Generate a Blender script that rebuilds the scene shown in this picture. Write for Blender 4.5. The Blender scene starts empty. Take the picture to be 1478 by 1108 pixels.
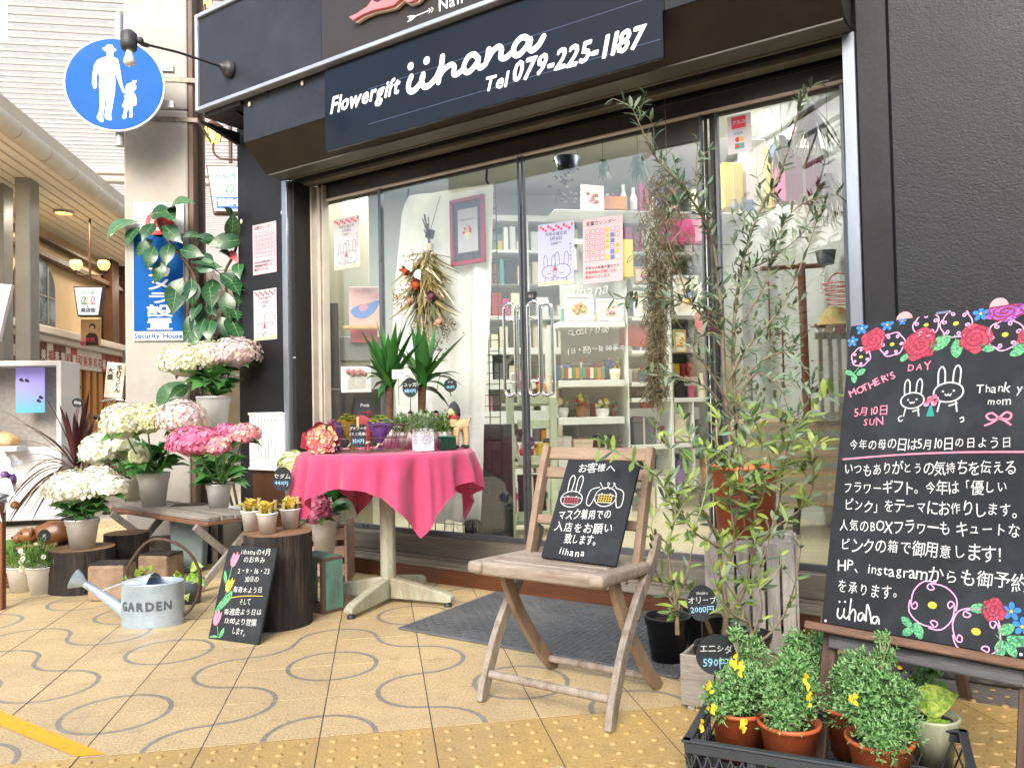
import bpy, bmesh, math, random
from mathutils import Vector, Matrix, Euler, noise
from math import sin, cos, pi, radians, atan2, sqrt, hypot
scene = bpy.context.scene
COL = scene.collection
random.seed(7)
# ---------------------------------------------------------------- camera, sky, sun, exposure
FL, YAW, PIT, ROL = 1145.194, 0.1668686, 0.0277232, -0.0200149
CAM = Vector((0.46877, -2.20387, 0.87262))
_f = Vector((sin(YAW)*cos(PIT), cos(YAW)*cos(PIT), sin(PIT)))
_r = Vector((cos(YAW), -sin(YAW), 0)); _u = _r.cross(_f)
_R = _r*cos(ROL)+_u*sin(ROL); _U = -_r*sin(ROL)+_u*cos(ROL)
cam = bpy.data.objects.new('camera', bpy.data.cameras.new('camera')); COL.objects.link(cam)
m3 = Matrix((_R, _U, -_f)).transposed()
cam.matrix_world = Matrix.Translation(CAM) @ m3.to_4x4()
cam.data.sensor_width = 36; cam.data.lens = FL/1478*36; cam.data.clip_start = .02; cam.data.clip_end = 500
scene.camera = cam
W = bpy.data.worlds.new('World'); scene.world = W; W.use_nodes = True
nt = W.node_tree; sky = nt.nodes.new('ShaderNodeTexSky'); sky.sky_type = 'NISHITA'; sky.sun_disc = False
SUN_EL, SUN_AZ = radians(34), radians(203)
sky.sun_elevation = SUN_EL; sky.sun_rotation = SUN_AZ; sky.dust_density = 4; sky.air_density = 1.0; sky.ozone_density = .6
nt.links.new(sky.outputs[0], nt.nodes['Background'].inputs[0]); nt.nodes['Background'].inputs[1].default_value = .15
sl = bpy.data.lights.new('sun', 'SUN'); sl.energy = 1.5; sl.angle = radians(30); sl.color = (1, .97, .93)
so = bpy.data.objects.new('sun', sl); COL.objects.link(so)
sdir = Vector((sin(SUN_AZ)*cos(SUN_EL), cos(SUN_AZ)*cos(SUN_EL), sin(SUN_EL)))
so.rotation_euler = sdir.to_track_quat('Z', 'Y').to_euler()
scene.view_settings.view_transform = 'Standard'; scene.view_settings.look = 'None'
scene.view_settings.gamma = 1; scene.view_settings.exposure = 1.42; scene.view_settings.use_curve_mapping = False
scene.render.engine = 'CYCLES'
scene.cycles.max_bounces = 7; scene.cycles.transparent_max_bounces = 12
# ---------------------------------------------------------------- where a point seen in the photo lies
def ray(x, y): return _R*((x-739)/FL) - _U*((y-554)/FL) + _f
def G(x, y, z=0.0):
    d = ray(x, y); return CAM + d*((z-CAM.z)/d.z)
def dist(x, y, d): return CAM + ray(x, y)*d
def project(p):
    d = Vector(p)-CAM; z = d.dot(_f); return 739+FL*d.dot(_R)/z, 554-FL*d.dot(_U)/z, z
FA = radians(43.5)
DV = Vector((cos(FA), -sin(FA), 0)); NV = Vector((sin(FA), cos(FA), 0)); O0 = Vector((.931, 1.595, 0))
def FW(s, t, z=0): return O0 + DV*s + NV*t + Vector((0, 0, z))
def ST(x, y, z=0):
    p = G(x, y, z)-O0; return p.dot(DV), p.dot(NV)
def SZ(x, y, t):
    d = ray(x, y); k = ((O0+NV*t-CAM).dot(NV))/d.dot(NV); p = CAM+d*k-O0; return p.dot(DV), p.z
# ---------------------------------------------------------------- materials
def lin(c):
    if isinstance(c, str):
        c = tuple(int(c[i:i+2], 16)/255 for i in (0, 2, 4))
        c = tuple(v/12.92 if v <= .04045 else ((v+.055)/1.055)**2.4 for v in c)
    return (c[0], c[1], c[2], 1)
MATS = {}
def mat(name, c1, c2=None, rough=.6, metal=0, sc=6, stretch=(1, 1, 1), bump=0, bsc=None, mask=(.3, .7), detail=5, coat=0,
        emit=0, transl=0, ramp3=None, space='Object', spec=.5, fine=0, dirt=None, dirtsc=3, sheen=0):
    if name in MATS: return MATS[name]
    m = bpy.data.materials.new(name); m.use_nodes = True; n = m.node_tree.nodes; l = m.node_tree.links
    b = n['Principled BSDF']; b.inputs['Roughness'].default_value = rough; b.inputs['Metallic'].default_value = metal
    b.inputs['Specular IOR Level'].default_value = spec
    if coat: b.inputs['Coat Weight'].default_value = coat; b.inputs['Coat Roughness'].default_value = .08
    if sheen: b.inputs['Sheen Weight'].default_value = sheen
    c1 = lin(c1); out = None
    tc = n.new('ShaderNodeTexCoord'); mp = n.new('ShaderNodeMapping'); mp.inputs['Scale'].default_value = stretch
    if space == 'World':
        g = n.new('ShaderNodeNewGeometry'); l.new(g.outputs['Position'], mp.inputs[0])
    else: l.new(tc.outputs[space], mp.inputs[0])
    def nz(scale, det=5, rg=.6):
        t = n.new('ShaderNodeTexNoise'); t.inputs['Scale'].default_value = scale; t.inputs['Detail'].default_value = det
        t.inputs['Roughness'].default_value = rg; l.new(mp.outputs[0], t.inputs[0]); return t.outputs[0]
    def mr(s, a, b_, c=0, d=1):
        r = n.new('ShaderNodeMapRange'); r.inputs[1].default_value = a; r.inputs[2].default_value = b_
        r.inputs[3].default_value = c; r.inputs[4].default_value = d; l.new(s, r.inputs[0]); return r.outputs[0]
    def mix(f, a, b_, bt='MIX'):
        x = n.new('ShaderNodeMix'); x.data_type = 'RGBA'; x.blend_type = bt
        for sck, v in ((x.inputs[0], f), (x.inputs[6], a), (x.inputs[7], b_)):
            if isinstance(v, (int, float)): sck.default_value = v
            elif isinstance(v, tuple): sck.default_value = v
            else: l.new(v, sck)
        return x.outputs[2]
    cur = c1
    if c2 is not None: cur = mix(mr(nz(sc, detail), *mask), c1, lin(c2))
    if fine:
        f = mr(nz(sc*9, 3, .7), .3, .7, 1-fine, 1+fine*.6)
        cur = mix(1.0, cur, f, 'MULTIPLY')
    if dirt is not None: cur = mix(mr(nz(dirtsc, 6, .7), .5, .75), cur, lin(dirt))
    # one plant, pot or board is never quite the colour of the next
    oi = n.new('ShaderNodeObjectInfo'); rv = mr(oi.outputs['Random'], 0, 1, .9, 1.08); cur = mix(1.0, cur, rv, 'MULTIPLY')
    l.new(cur, b.inputs['Base Color'])
    if emit:
        l.new(cur, b.inputs['Emission Color']); b.inputs['Emission Strength'].default_value = emit
    if bump:
        bp = n.new('ShaderNodeBump'); bp.inputs['Strength'].default_value = min(1, bump); bp.inputs['Distance'].default_value = .004*max(1, bump)
        l.new(nz(bsc or sc*4, 4), bp.inputs['Height']); l.new(bp.outputs[0], b.inputs['Normal'])
    if not emit:
        rr = mr(nz(sc*1.7, 3), .3, .7, max(.02, rough-.07), min(1, rough+.07)); l.new(rr, b.inputs['Roughness'])
    if transl:
        t = n.new('ShaderNodeBsdfTranslucent'); l.new(mix(1.0, cur, (1, 1, .7, 1), 'MULTIPLY') if transl < .4 else cur, t.inputs[0])
        ms = n.new('ShaderNodeMixShader'); ms.inputs[0].default_value = transl
        l.new(b.outputs[0], ms.inputs[1]); l.new(t.outputs[0], ms.inputs[2]); l.new(ms.outputs[0], n['Material Output'].inputs[0])
    MATS[name] = m; return m
def glass_mat(name, tint=(.93, .97, .95), ior=1.5, rough=0, base=.0):
    m = bpy.data.materials.new(name); m.use_nodes = True; n = m.node_tree.nodes; l = m.node_tree.links; n.clear()
    o = n.new('ShaderNodeOutputMaterial'); t = n.new('ShaderNodeBsdfTransparent'); t.inputs[0].default_value = (*tint, 1)
    g = n.new('ShaderNodeBsdfGlossy'); g.inputs['Roughness'].default_value = rough
    ge = n.new('ShaderNodeNewGeometry'); dt = n.new('ShaderNodeVectorMath'); dt.operation = 'DOT_PRODUCT'; l.new(ge.outputs['Incoming'], dt.inputs[0]); l.new(ge.outputs['Normal'], dt.inputs[1])
    def mt(op, a, b_):
        x = n.new('ShaderNodeMath'); x.operation = op
        for k, q in enumerate((a, b_)):
            if isinstance(q, (int, float)): x.inputs[k].default_value = q
            else: l.new(q, x.inputs[k])
        return x.outputs[0]
    cs = mt('ABSOLUTE', dt.outputs['Value'], 0); ad = n.new('ShaderNodeMath'); ad.operation = 'ADD'; ad.inputs[1].default_value = .04+base
    l.new(mt('MULTIPLY', mt('POWER', mt('SUBTRACT', 1.0, cs), 5.0), .9), ad.inputs[0])   # the same from either side of the pane
    ms = n.new('ShaderNodeMixShader'); l.new(ad.outputs[0], ms.inputs[0]); l.new(t.outputs[0], ms.inputs[1]); l.new(g.outputs[0], ms.inputs[2])
    l.new(ms.outputs[0], o.inputs[0]); MATS[name] = m; return m
# ---------------------------------------------------------------- mesh building
class MB:
    def __init__(s, T=None): s.v = []; s.f = []; s.mi = []; s.sm = []; s.T = T or Matrix(); s.uv = None
    def add(s, vs, fs, mi=0, sm=False, T=None):
        M = s.T @ T if T is not None else s.T; k = len(s.v)
        s.v += [tuple(M @ Vector(p)) for p in vs]
        for f in fs: s.f.append(tuple(i+k for i in f)); s.mi.append(mi); s.sm.append(sm)
    def box(s, c, sz, mi=0, T=None):
        x, y, z = c; a, b, d = sz[0]/2, sz[1]/2, sz[2]/2
        vs = [(x+i*a, y+j*b, z+k*d) for i in (-1, 1) for j in (-1, 1) for k in (-1, 1)]
        s.add(vs, [(0, 1, 3, 2), (4, 6, 7, 5), (0, 4, 5, 1), (2, 3, 7, 6), (0, 2, 6, 4), (1, 5, 7, 3)], mi, False, T)
    def bx(s, x0, x1, y0, y1, z0, z1, mi=0, T=None): s.box(((x0+x1)/2, (y0+y1)/2, (z0+z1)/2), (x1-x0, y1-y0, z1-z0), mi, T)
    def bar(s, a, b, w, d, mi=0, up=(0, 0, 1), T=None):   # a straight square bar from a to b
        a = Vector(a); b = Vector(b); z = (b-a); L = z.length; z.normalize(); x = Vector(up).cross(z)
        if x.length < 1e-4: x = Vector((1, 0, 0))
        x.normalize(); y = z.cross(x)
        M = Matrix((x, y, z)).transposed().to_4x4(); M.translation = (a+b)/2
        s.box((0, 0, 0), (w, d, L), mi, (T @ M) if T is not None else M)
    def prism(s, poly, y0, y1, mi=0, ax='y', T=None):      # a polygon in two axes, drawn out along the third
        n = len(poly); vs = []
        for h in (y0, y1):
            for a, b in poly: vs.append({'y': (a, h, b), 'x': (h, a, b), 'z': (a, b, h)}[ax])
        fs = [tuple(range(n)), tuple(range(2*n-1, n-1, -1))]+[(i, i+n, (i+1) % n+n, (i+1) % n) for i in range(n)]
        s.add(vs, fs, mi, False, T)
    def tube(s, pts, r, n=8, mi=0, caps=True, sm=True, T=None):
        pts = [Vector(p) for p in pts]; R = r if isinstance(r, (list, tuple)) else [r]*len(pts)
        t0 = (pts[1]-pts[0]).normalized(); x = t0.orthogonal().normalized(); vs = []; fs = []
        for i, p in enumerate(pts):
            t = (pts[min(i+1, len(pts)-1)]-pts[max(i-1, 0)])
            t = t.normalized() if t.length > 1e-9 else t0
            x = (x - t*x.dot(t)); x = x.normalized() if x.length > 1e-6 else t.orthogonal().normalized(); y = t.cross(x)
            for k in range(n):
                a = 2*pi*k/n; vs.append(p+(x*cos(a)+y*sin(a))*R[i])
        for i in range(len(pts)-1):
            for k in range(n): fs.append((i*n+k, i*n+(k+1) % n, (i+1)*n+(k+1) % n, (i+1)*n+k))
        s.add(vs, fs, mi, sm, T)
        if caps:
            L = (len(pts)-1)*n; s.add(vs[:n], [tuple(range(n-1, -1, -1))], mi, False, T); s.add(vs[L:L+n], [tuple(range(n))], mi, False, T)
    def lathe(s, prof, n=24, c=(0, 0, 0), mi=0, sm=True, sx=1, sy=1, T=None, wob=0, seed=0):
        vs = []; fs = []
        for j, (r, z) in enumerate(prof):
            for k in range(n):
                a = 2*pi*k/n; q = 1+(wob*noise.noise((cos(a)*2+seed, sin(a)*2, z*6)) if wob else 0)
                vs.append((c[0]+r*q*cos(a)*sx, c[1]+r*q*sin(a)*sy, c[2]+z))
        for j in range(len(prof)-1):
            for k in range(n): fs.append((j*n+k, j*n+(k+1) % n, (j+1)*n+(k+1) % n, (j+1)*n+k))
        s.add(vs, fs, mi, sm, T)
        for j, o in ((0, 0), (len(prof)-1, 1)):
            if prof[j][0] > 1e-5:
                q = vs[j*n:(j+1)*n]
                # open profiles (pots) end inside, closed ones are capped
                s.add(q, [tuple(range(n)) if o else tuple(range(n-1, -1, -1))], mi, False, T)
    def blob(s, c, r, mi=0, n=8, m=6, wob=.15, seed=0, sq=(1, 1, 1), T=None):
        vs = []; fs = []
        for j in range(m+1):
            th = pi*j/m
            for k in range(n):
                a = 2*pi*k/n; d = Vector((sin(th)*cos(a), sin(th)*sin(a), cos(th)))
                q = r*(1+wob*noise.noise(d*1.7+Vector((seed, seed*.7, 0))))
                vs.append((c[0]+d.x*q*sq[0], c[1]+d.y*q*sq[1], c[2]+d.z*q*sq[2]))
        for j in range(m):
            for k in range(n): fs.append((j*n+k, (j+1)*n+k, (j+1)*n+(k+1) % n, j*n+(k+1) % n))
        s.add(vs, fs, mi, True, T)
    def blade(s, base, tip, w, mi=0, bend=0, fold=.25, prof=(.35, .85, 1, .75, .35, .02), up=(0, 0, 1), seg=None, curl=0, T=None):
        """a leaf: a ribbon folded along its midrib, from base to tip, drooping by bend"""
        base = Vector(base); tip = Vector(tip); d = tip-base; L = d.length
        if L < 1e-6: return
        z = d/L; x = z.cross(Vector(up)); x = x.normalized() if x.length > 1e-3 else z.orthogonal().normalized(); nn = x.cross(z)
        if curl: x, nn = x*cos(curl)+nn*sin(curl), nn*cos(curl)-x*sin(curl)
        k = len(prof)-1; vs = []; fs = []
        for i, p in enumerate(prof):
            t = i/k; c = base+d*t+Vector(up)*(bend*L*4*t*(1-t)) 
            hw = w*.5*p; dz = nn*(fold*hw)
            vs += [c-x*hw+dz, c, c+x*hw+dz]
        for i in range(k): a = i*3; fs += [(a, a+1, a+4, a+3), (a+1, a+2, a+5, a+4)]
        s.add(vs, fs, mi, True, T)
    def build(s, name, mats, parent=None, bevel=0, loc=None, rz=None, kind=None, seg=1, uv=None):
        me = bpy.data.meshes.new(name); me.from_pydata(s.v, [], s.f)
        if not isinstance(mats, (list, tuple)): mats = [mats]
        for m in mats: me.materials.append(m)
        me.polygons.foreach_set('material_index', s.mi); me.polygons.foreach_set('use_smooth', s.sm)
        if uv:
            L = me.uv_layers.new(name='UVMap')
            for li, lp in enumerate(me.loops): L.data[li].uv = uv[lp.vertex_index]
        me.update(); o = bpy.data.objects.new(name, me); COL.objects.link(o)
        if parent: o.parent = parent
        if loc is not None: o.location = loc
        if rz is not None: o.rotation_euler = (0, 0, rz)
        if bevel:
            b = o.modifiers.new('edge', 'BEVEL'); b.width = bevel; b.segments = seg; b.limit_method = 'ANGLE'; b.angle_limit = radians(40)
        if kind: o['kind'] = kind
        return o
def tag(o, label, cat, group=None, kind=None):
    o['label'] = label; o['category'] = cat
    if group: o['group'] = group
    if kind: o['kind'] = kind
    return o
def thing(name, label, cat, loc=(0, 0, 0), rz=0, group=None):
    o = bpy.data.objects.new(name, None); COL.objects.link(o); o.location = loc; o.rotation_euler = (0, 0, rz); o.empty_display_size = .05
    return tag(o, label, cat, group)
def structure(o): o['kind'] = 'structure'; return o
def kids(o): return [c for c in bpy.data.objects if c.parent == o]
def dup(root, loc, rz=0, label=None, scale=None):
    def cp(o, par):
        c = o.copy(); COL.objects.link(c)
        if par: c.parent = par
        for ch in CH.get(o.name, []): cp(ch, c)
        return c
    CH = {}
    for o in bpy.data.objects:
        if o.parent: CH.setdefault(o.parent.name, []).append(o)
    r = cp(root, None); r.location = loc; r.rotation_euler = (0, 0, rz)
    if scale: r.scale = (scale,)*3
    if label: r['label'] = label
    return r
# ---------------------------------------------------------------- writing
_fc = bpy.data.curves.new('glyphs', 'FONT'); _fc.size = 1; _fc.resolution_u = 2
_fo = bpy.data.objects.new('glyphs', _fc); COL.objects.link(_fo); _GC = {}
def glyph(ch, off=.02):
    k = ch
    if k not in _GC:
        _fc.body = ch; bpy.context.view_layer.update()
        me = bpy.data.meshes.new_from_object(_fo.evaluated_get(bpy.context.evaluated_depsgraph_get()))
        vs = [(v.co.x, v.co.y) for v in me.vertices]; fs = [tuple(p.vertices) for p in me.polygons]
        x1 = max((v[0] for v in vs), default=.3); x0 = min((v[0] for v in vs), default=0)
        wide = ord(ch) > 0x2000; _GC[k] = (vs, fs, 1.0 if wide else x1+.06, x0); bpy.data.meshes.remove(me)
    return _GC[k]
def text(mb, s, x, y, size, mi=0, ang=0, off=.012, jit=.05, shear=0, track=0, align='l', z=0.0, sx=1, seed=1, asp=1, curve=None):
    """flat lettering in the builder's own x-y plane, each character a little uneven as if by hand"""
    R = random.Random(seed+len(s)); cx = 0; items = []
    for ch in s:
        if ch == ' ': cx += .38*sx; continue
        g = glyph(ch, off); items.append((g, cx)); cx += (g[2]+track)*sx
    x0 = {'l': 0, 'c': -cx/2, 'r': -cx}[align]; ca, sa = cos(ang), sin(ang)
    for g, px in items:
        sc = 1+R.uniform(-1, 1)*jit*1.6; ra = R.uniform(-1, 1)*jit; dy = R.uniform(-1, 1)*jit*.7
        vs = []
        for (a, b) in g[0]:
            a2 = (a-.4)*cos(ra)-(b-.35)*sin(ra); b2 = (a-.4)*sin(ra)+(b-.35)*cos(ra)
            X = (x0+px+(a2*sc+.4)*sx+b2*shear)*size; Y = (b2*sc*asp+.35+dy)*size
            vs.append((x+X*ca-Y*sa, y+X*sa+Y*ca, z))
        mb.add(vs, g[1], mi)
        if off > .005:      # heavier strokes: the same shape laid again a hair aside, each a hair higher
            o_ = off*size
            for q, (ex, ey) in enumerate(((1, .3), (-.9, .6), (.2, -1), (.5, 1), (-1, -.5))[:5 if off > .02 else 3]): mb.add([(a+ex*o_, b+ey*o_, c+.00006*(q+1)) for a, b, c in vs], g[1], mi)
    return cx*size
def smooth(pts, sub=5, closed=False):
    P = [Vector((p[0], p[1], p[2] if len(p) > 2 else 0)) for p in pts]; n = len(P); out = []
    for i in range(n if closed else n-1):
        a, b, c, d = (P[(i-1) % n], P[i], P[(i+1) % n], P[(i+2) % n]) if closed else (P[max(i-1, 0)], P[i], P[i+1], P[min(i+2, n-1)])
        for k in range(sub):
            t = k/sub; out.append(.5*((2*b)+(c-a)*t+(2*a-5*b+4*c-d)*t*t+(3*b-a-3*c+d)*t**3))
    if not closed: out.append(P[-1])
    return out
def stroke(mb, pts, w, mi=0, closed=False, sub=5, z=0.0, rough=0.0, seed=0):
    q = smooth(pts, sub, closed) if sub > 1 else [Vector((p[0], p[1], 0)) for p in pts]
    if closed: q.append(q[0])
    R = random.Random(seed); vs = []
    for i, p in enumerate(q):
        t = (q[min(i+1, len(q)-1)]-q[max(i-1, 0)])
        if closed and i in (0, len(q)-1): t = q[1]-q[-2]
        t = t.normalized() if t.length > 1e-9 else Vector((1, 0, 0)); nx = Vector((-t.y, t.x, 0))*w*.5*(1+R.uniform(-rough, rough))
        vs += [(p.x-nx.x, p.y-nx.y, z), (p.x+nx.x, p.y+nx.y, z)]
    mb.add(vs, [(2*i, 2*i+2, 2*i+3, 2*i+1)[::-1] for i in range(len(q)-1)], mi)
    if not closed:
        for p in (q[0], q[-1]): disc(mb, p.x, p.y, w*.5, mi, 8, z)
def disc(mb, x, y, r, mi=0, n=14, z=0.0, ry=None, ang=0):
    ry = ry or r
    mb.add([(x+r*cos(2*pi*k/n)*cos(ang)-ry*sin(2*pi*k/n)*sin(ang), y+r*cos(2*pi*k/n)*sin(ang)+ry*sin(2*pi*k/n)*cos(ang), z) for k in range(n)], [tuple(range(n))], mi)
def poly(mb, pts, mi=0, z=0.0, sub=0):
    q = smooth(pts, sub, True) if sub else pts
    # ear-clip through bmesh-free fan on the centroid is wrong for hollow shapes, so let Blender tessellate
    from mathutils.geometry import tessellate_polygon
    P = [Vector((p[0], p[1], 0)) for p in q]; tr = tessellate_polygon([P]); fs = []
    for t in tr:
        a, b, c = (P[i] for i in t); fs.append(tuple(t) if (b-a).cross(c-a).z > 0 else tuple(reversed(t)))
    mb.add([(p.x, p.y, z) for p in P], fs, mi)
def face_T(loc, x, up):      # plane of writing: x to the right, up upward, facing the reader
    x = Vector(x).normalized(); up = Vector(up); up = (up-x*up.dot(x)).normalized(); nrm = x.cross(up)
    M = Matrix((x, up, nrm)).transposed().to_4x4(); M.translation = Vector(loc); return M
# ================================================================ the ground
def tile_mat(name, c_a, c_b, c_arc, arcs=True):
    m = bpy.data.materials.new(name); m.use_nodes = True; n = m.node_tree.nodes; l = m.node_tree.links; b = n['Principled BSDF']
    geo = n.new('ShaderNodeNewGeometry')
    def nz(s, d=3, r=.6):
        t = n.new('ShaderNodeTexNoise'); t.inputs['Scale'].default_value = s; t.inputs['Detail'].default_value = d; t.inputs['Roughness'].default_value = r
        l.new(geo.outputs['Position'], t.inputs[0]); return t.outputs[0]
    def mr(s, a, b_, c=0, d=1):
        r = n.new('ShaderNodeMapRange'); r.inputs[1].default_value = a; r.inputs[2].default_value = b_
        r.inputs[3].default_value = c; r.inputs[4].default_value = d; l.new(s, r.inputs[0]); return r.outputs[0]
    def mix(f, a, b_, bt='MIX'):
        x = n.new('ShaderNodeMix'); x.data_type = 'RGBA'; x.blend_type = bt
        for sck, v in ((x.inputs[0], f), (x.inputs[6], a), (x.inputs[7], b_)):
            if isinstance(v, (int, float, tuple)): sck.default_value = v
            else: l.new(v, sck)
        return x.outputs[2]
    def mth(op, a, b_=0.0):
        x = n.new('ShaderNodeMath'); x.operation = op
        for sck, v in ((x.inputs[0], a), (x.inputs[1], b_)):
            if isinstance(v, (int, float)): sck.default_value = v
            else: l.new(v, sck)
        return x.outputs[0]
    cur = mix(mr(nz(140, 3, .7), .42, .62), lin(c_a), lin(c_b))
    cur = mix(1.0, cur, mr(nz(230, 2), .34, .46, .68, 1), 'MULTIPLY')
    cur = mix(mr(nz(2.2, 6, .7), .42, .75, 0, .42), cur, lin('8a7c66'))
    cur = mix(mr(nz(11, 6, .75), .54, .7, 0, .38), cur, lin('6e6250'))
    if arcs:
        uv = n.new('ShaderNodeUVMap'); uv.uv_map = 'UVMap'; ds = []
        for c in ((0, 0, 0), (1, 1, 0)):
            v = n.new('ShaderNodeVectorMath'); v.operation = 'DISTANCE'; v.inputs[1].default_value = c; l.new(uv.outputs[0], v.inputs[0])
            ds.append(mth('ABSOLUTE', mth('SUBTRACT', v.outputs['Value'], .49)))
        d = mth('MINIMUM', ds[0], ds[1]); band = mr(d, .029, .024)
        cur = mix(band, cur, mix(mr(nz(60, 4), .3, .7), lin(c_arc), lin('8f8a80')))
    oi = n.new('ShaderNodeObjectInfo'); cur = mix(1.0, cur, mr(oi.outputs['Random'], 0, 1, .93, 1.05), 'MULTIPLY')
    l.new(cur, b.inputs['Base Color']); l.new(mr(nz(9, 4), .3, .7, .38, .62), b.inputs['Roughness'])
    bp = n.new('ShaderNodeBump'); bp.inputs['Strength'].default_value = .25; bp.inputs['Distance'].default_value = .002
    l.new(nz(150, 3), bp.inputs['Height']); l.new(bp.outputs[0], b.inputs['Normal']); return m
TILE = tile_mat('terrazzo tile', 'cdb98e', 'ae966a', '6f6c66')
TACT = tile_mat('tactile block', 'bfa263', 'ac8c50', '76756f', False)
PALE = tile_mat('brightened street paving', 'cfc8bc', 'b8b1a6', '8f8d88')  # tile colour lightened to paint in the brighter light over the street
MORT = mat('joint mortar', '55514c', '413e3a', rough=.9, sc=30, bump=.5)
def slab(mb, x0, y0, x1, y1, z1=0, z0=-.004, b=.0006, flip=False, mi=0, uvs=None):
    k = [(x0, y0), (x1, y0), (x1, y1), (x0, y1)]; ib = [(x0+b, y0+b), (x1-b, y0+b), (x1-b, y1-b), (x0+b, y1-b)]
    mb.add([(*p, z0) for p in k]+[(*p, z1-b) for p in k]+[(*p, z1) for p in ib], [(4, 5, 9, 8), (5, 6, 10, 9), (6, 7, 11, 10), (7, 4, 8, 11), (0, 1, 5, 4), (1, 2, 6, 5), (2, 3, 7, 6), (3, 0, 4, 7), (8, 9, 10, 11)], mi)
    u = [(0, 0), (1, 0), (1, 1), (0, 1)] if not flip else [(1, 0), (0, 0), (0, 1), (1, 1)]
    if uvs is not None: uvs += u*3
def domes(mb, cx, cy, r=.0105, h=.005, n=5, pitch=.056, flat=False):
    for i in range(n):
        for j in range(n):
            x = cx+(i-(n-1)/2)*pitch; y = cy+(j-(n-1)/2)*pitch
            pr = [(r, -.001), (r*.86, h*.6), (r*.5, h), ] if not flat else [(r, -.001), (r*.85, h), ]
            mb.lathe(pr, 10, (x, y, 0), sm=True)
def grid_mesh(kind, flip=False):
    mb = MB(); uv = []; g = .1483; slab(mb, -g, -g, g, g, flip=flip, uvs=uv)
    if kind == 'dome': domes(mb, 0, 0)
    if kind == 'disc': domes(mb, 0, 0, .02, .004, 5, .058, True)
    uv += [(5, 5)]*(len(mb.v)-len(uv))
    o = mb.build('tile', TACT if kind != 'tile' else TILE, uv=uv); me = o.data; bpy.data.objects.remove(o); return me
TM = {'even': grid_mesh('tile', False), 'odd': grid_mesh('tile', True), 'dome': grid_mesh('dome'), 'disc': grid_mesh('disc')}
ground = MB(); ground.add([(-120, -60, -.0014), (120, -60, -.0014), (120, 160, -.0014), (-120, 160, -.0014)], [(0, 1, 2, 3)])
ground = structure(ground.build('ground', MORT))
pavement = bpy.data.objects.new('pavement', None); COL.objects.link(pavement); pavement['kind'] = 'structure'
ODD = {(1, 1), (0, 2), (1, 2), (0, 1), (0, 0), (1, 0), (-3, 2), (-4, 4), (-4, 5), (-3, 5), (-4, 6), (-3, 6)}
KNOWN = {(i, j) for i in range(-4, 5) for j in range(0, 4)}
rt = random.Random(5)
def in_shop(x, y):
    p = Vector((x, y, 0))-O0; s, t = p.dot(DV), p.dot(NV); return t > .22 and s > -1.9
cells = []
for i in range(-16, 16):
    for j in range(-9, 16):
        x, y = (i+.5)*.3, (j+.5)*.3
        if in_shop(x, y) or (x < -1.65 and y > 3.9): continue
        if j == -1: k = 'dome'
        elif j == -2 and i >= 3: k = 'disc'
        else:
            # an even node of the pattern lies at a cell's own corner or its neighbour's
            par = (i+j) % 2 == 0; odd = (i, j) in ODD or ((i, j) not in KNOWN and rt.random() < .34)
            k = 'even' if (par != odd) else 'odd'
        cells.append((i, j, x, y, k))
def seen(c):
    u, v, z = project((c[2], c[3], 0)); return z > .3 and -110 < u < 1590 and 560 < v < 1230
vis = sorted([c for c in cells if seen(c)], key=lambda c: (Vector((c[2], c[3], 0))-CAM).length)[:300]
vs_ = {(c[0], c[1]) for c in vis}
for c in vis:
    o = bpy.data.objects.new('tactile_block' if c[4] in ('dome', 'disc') else 'tile', TM[c[4]]); COL.objects.link(o); o.parent = pavement
    o.location = (c[2], c[3], rt.uniform(-.0004, .0004)); o.rotation_euler = (rt.uniform(-.002, .002), rt.uniform(-.002, .002), 0)
rest = MB(); ruv = []
for c in cells:
    if (c[0], c[1]) in vs_: continue
    slab(rest, c[2]-.1483, c[3]-.1483, c[2]+.1483, c[3]+.1483, uvs=ruv, flip=c[4] == 'odd')
rest.build('tile_field', TILE, pavement, uv=ruv, kind='stuff')
far = MB(); fuv = []
for i in range(-60, 20):
    for j in range(9, 130):
        x, y = (i+.5)*.3, (j+.5)*.3
        if (x < -1.65 and y > 3.9) or y > 4.8:
            if in_shop(x, y) and x > -.4: continue
            slab(far, x-.1483, y-.1483, x+.1483, y+.1483, uvs=fuv, flip=rt.random() < .5)
far.build('street_tile_field', PALE, pavement, uv=fuv, kind='stuff')
# yellow painted line
ln = MB(); a, b, c, d = G(-160, 958, .002), G(152, 1088, .002), G(109.7, 1090.6, .002), G(-175, 966, .002)
b = a+(G(152, 1088)-G(0, 1024.5)).normalized()*(G(152, 1088)-a).length
ln.add([G(-180, 950, .002), G(152, 1087.5, .002), G(110, 1090.8, .002), G(-180, 973, .002)], [(3, 2, 1, 0)])
structure(ln.build('painted_line', mat('yellow road paint', 'f0a818', 'd99a20', rough=.6, sc=20, space='World', fine=.15), pavement))
# concrete apron by the wall foot
ap = MB(T=Matrix.Translation(O0) @ Matrix.Rotation(-FA, 4, 'Z')); ap.bx(1.72, 6, -.44, .05, -.01, .004)
structure(ap.build('apron', mat('dirty concrete', '7d776c', '5d574d', rough=.85, sc=7, bump=.6, fine=.3, space='World', dirt='3c372f', dirtsc=5), pavement))

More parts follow.
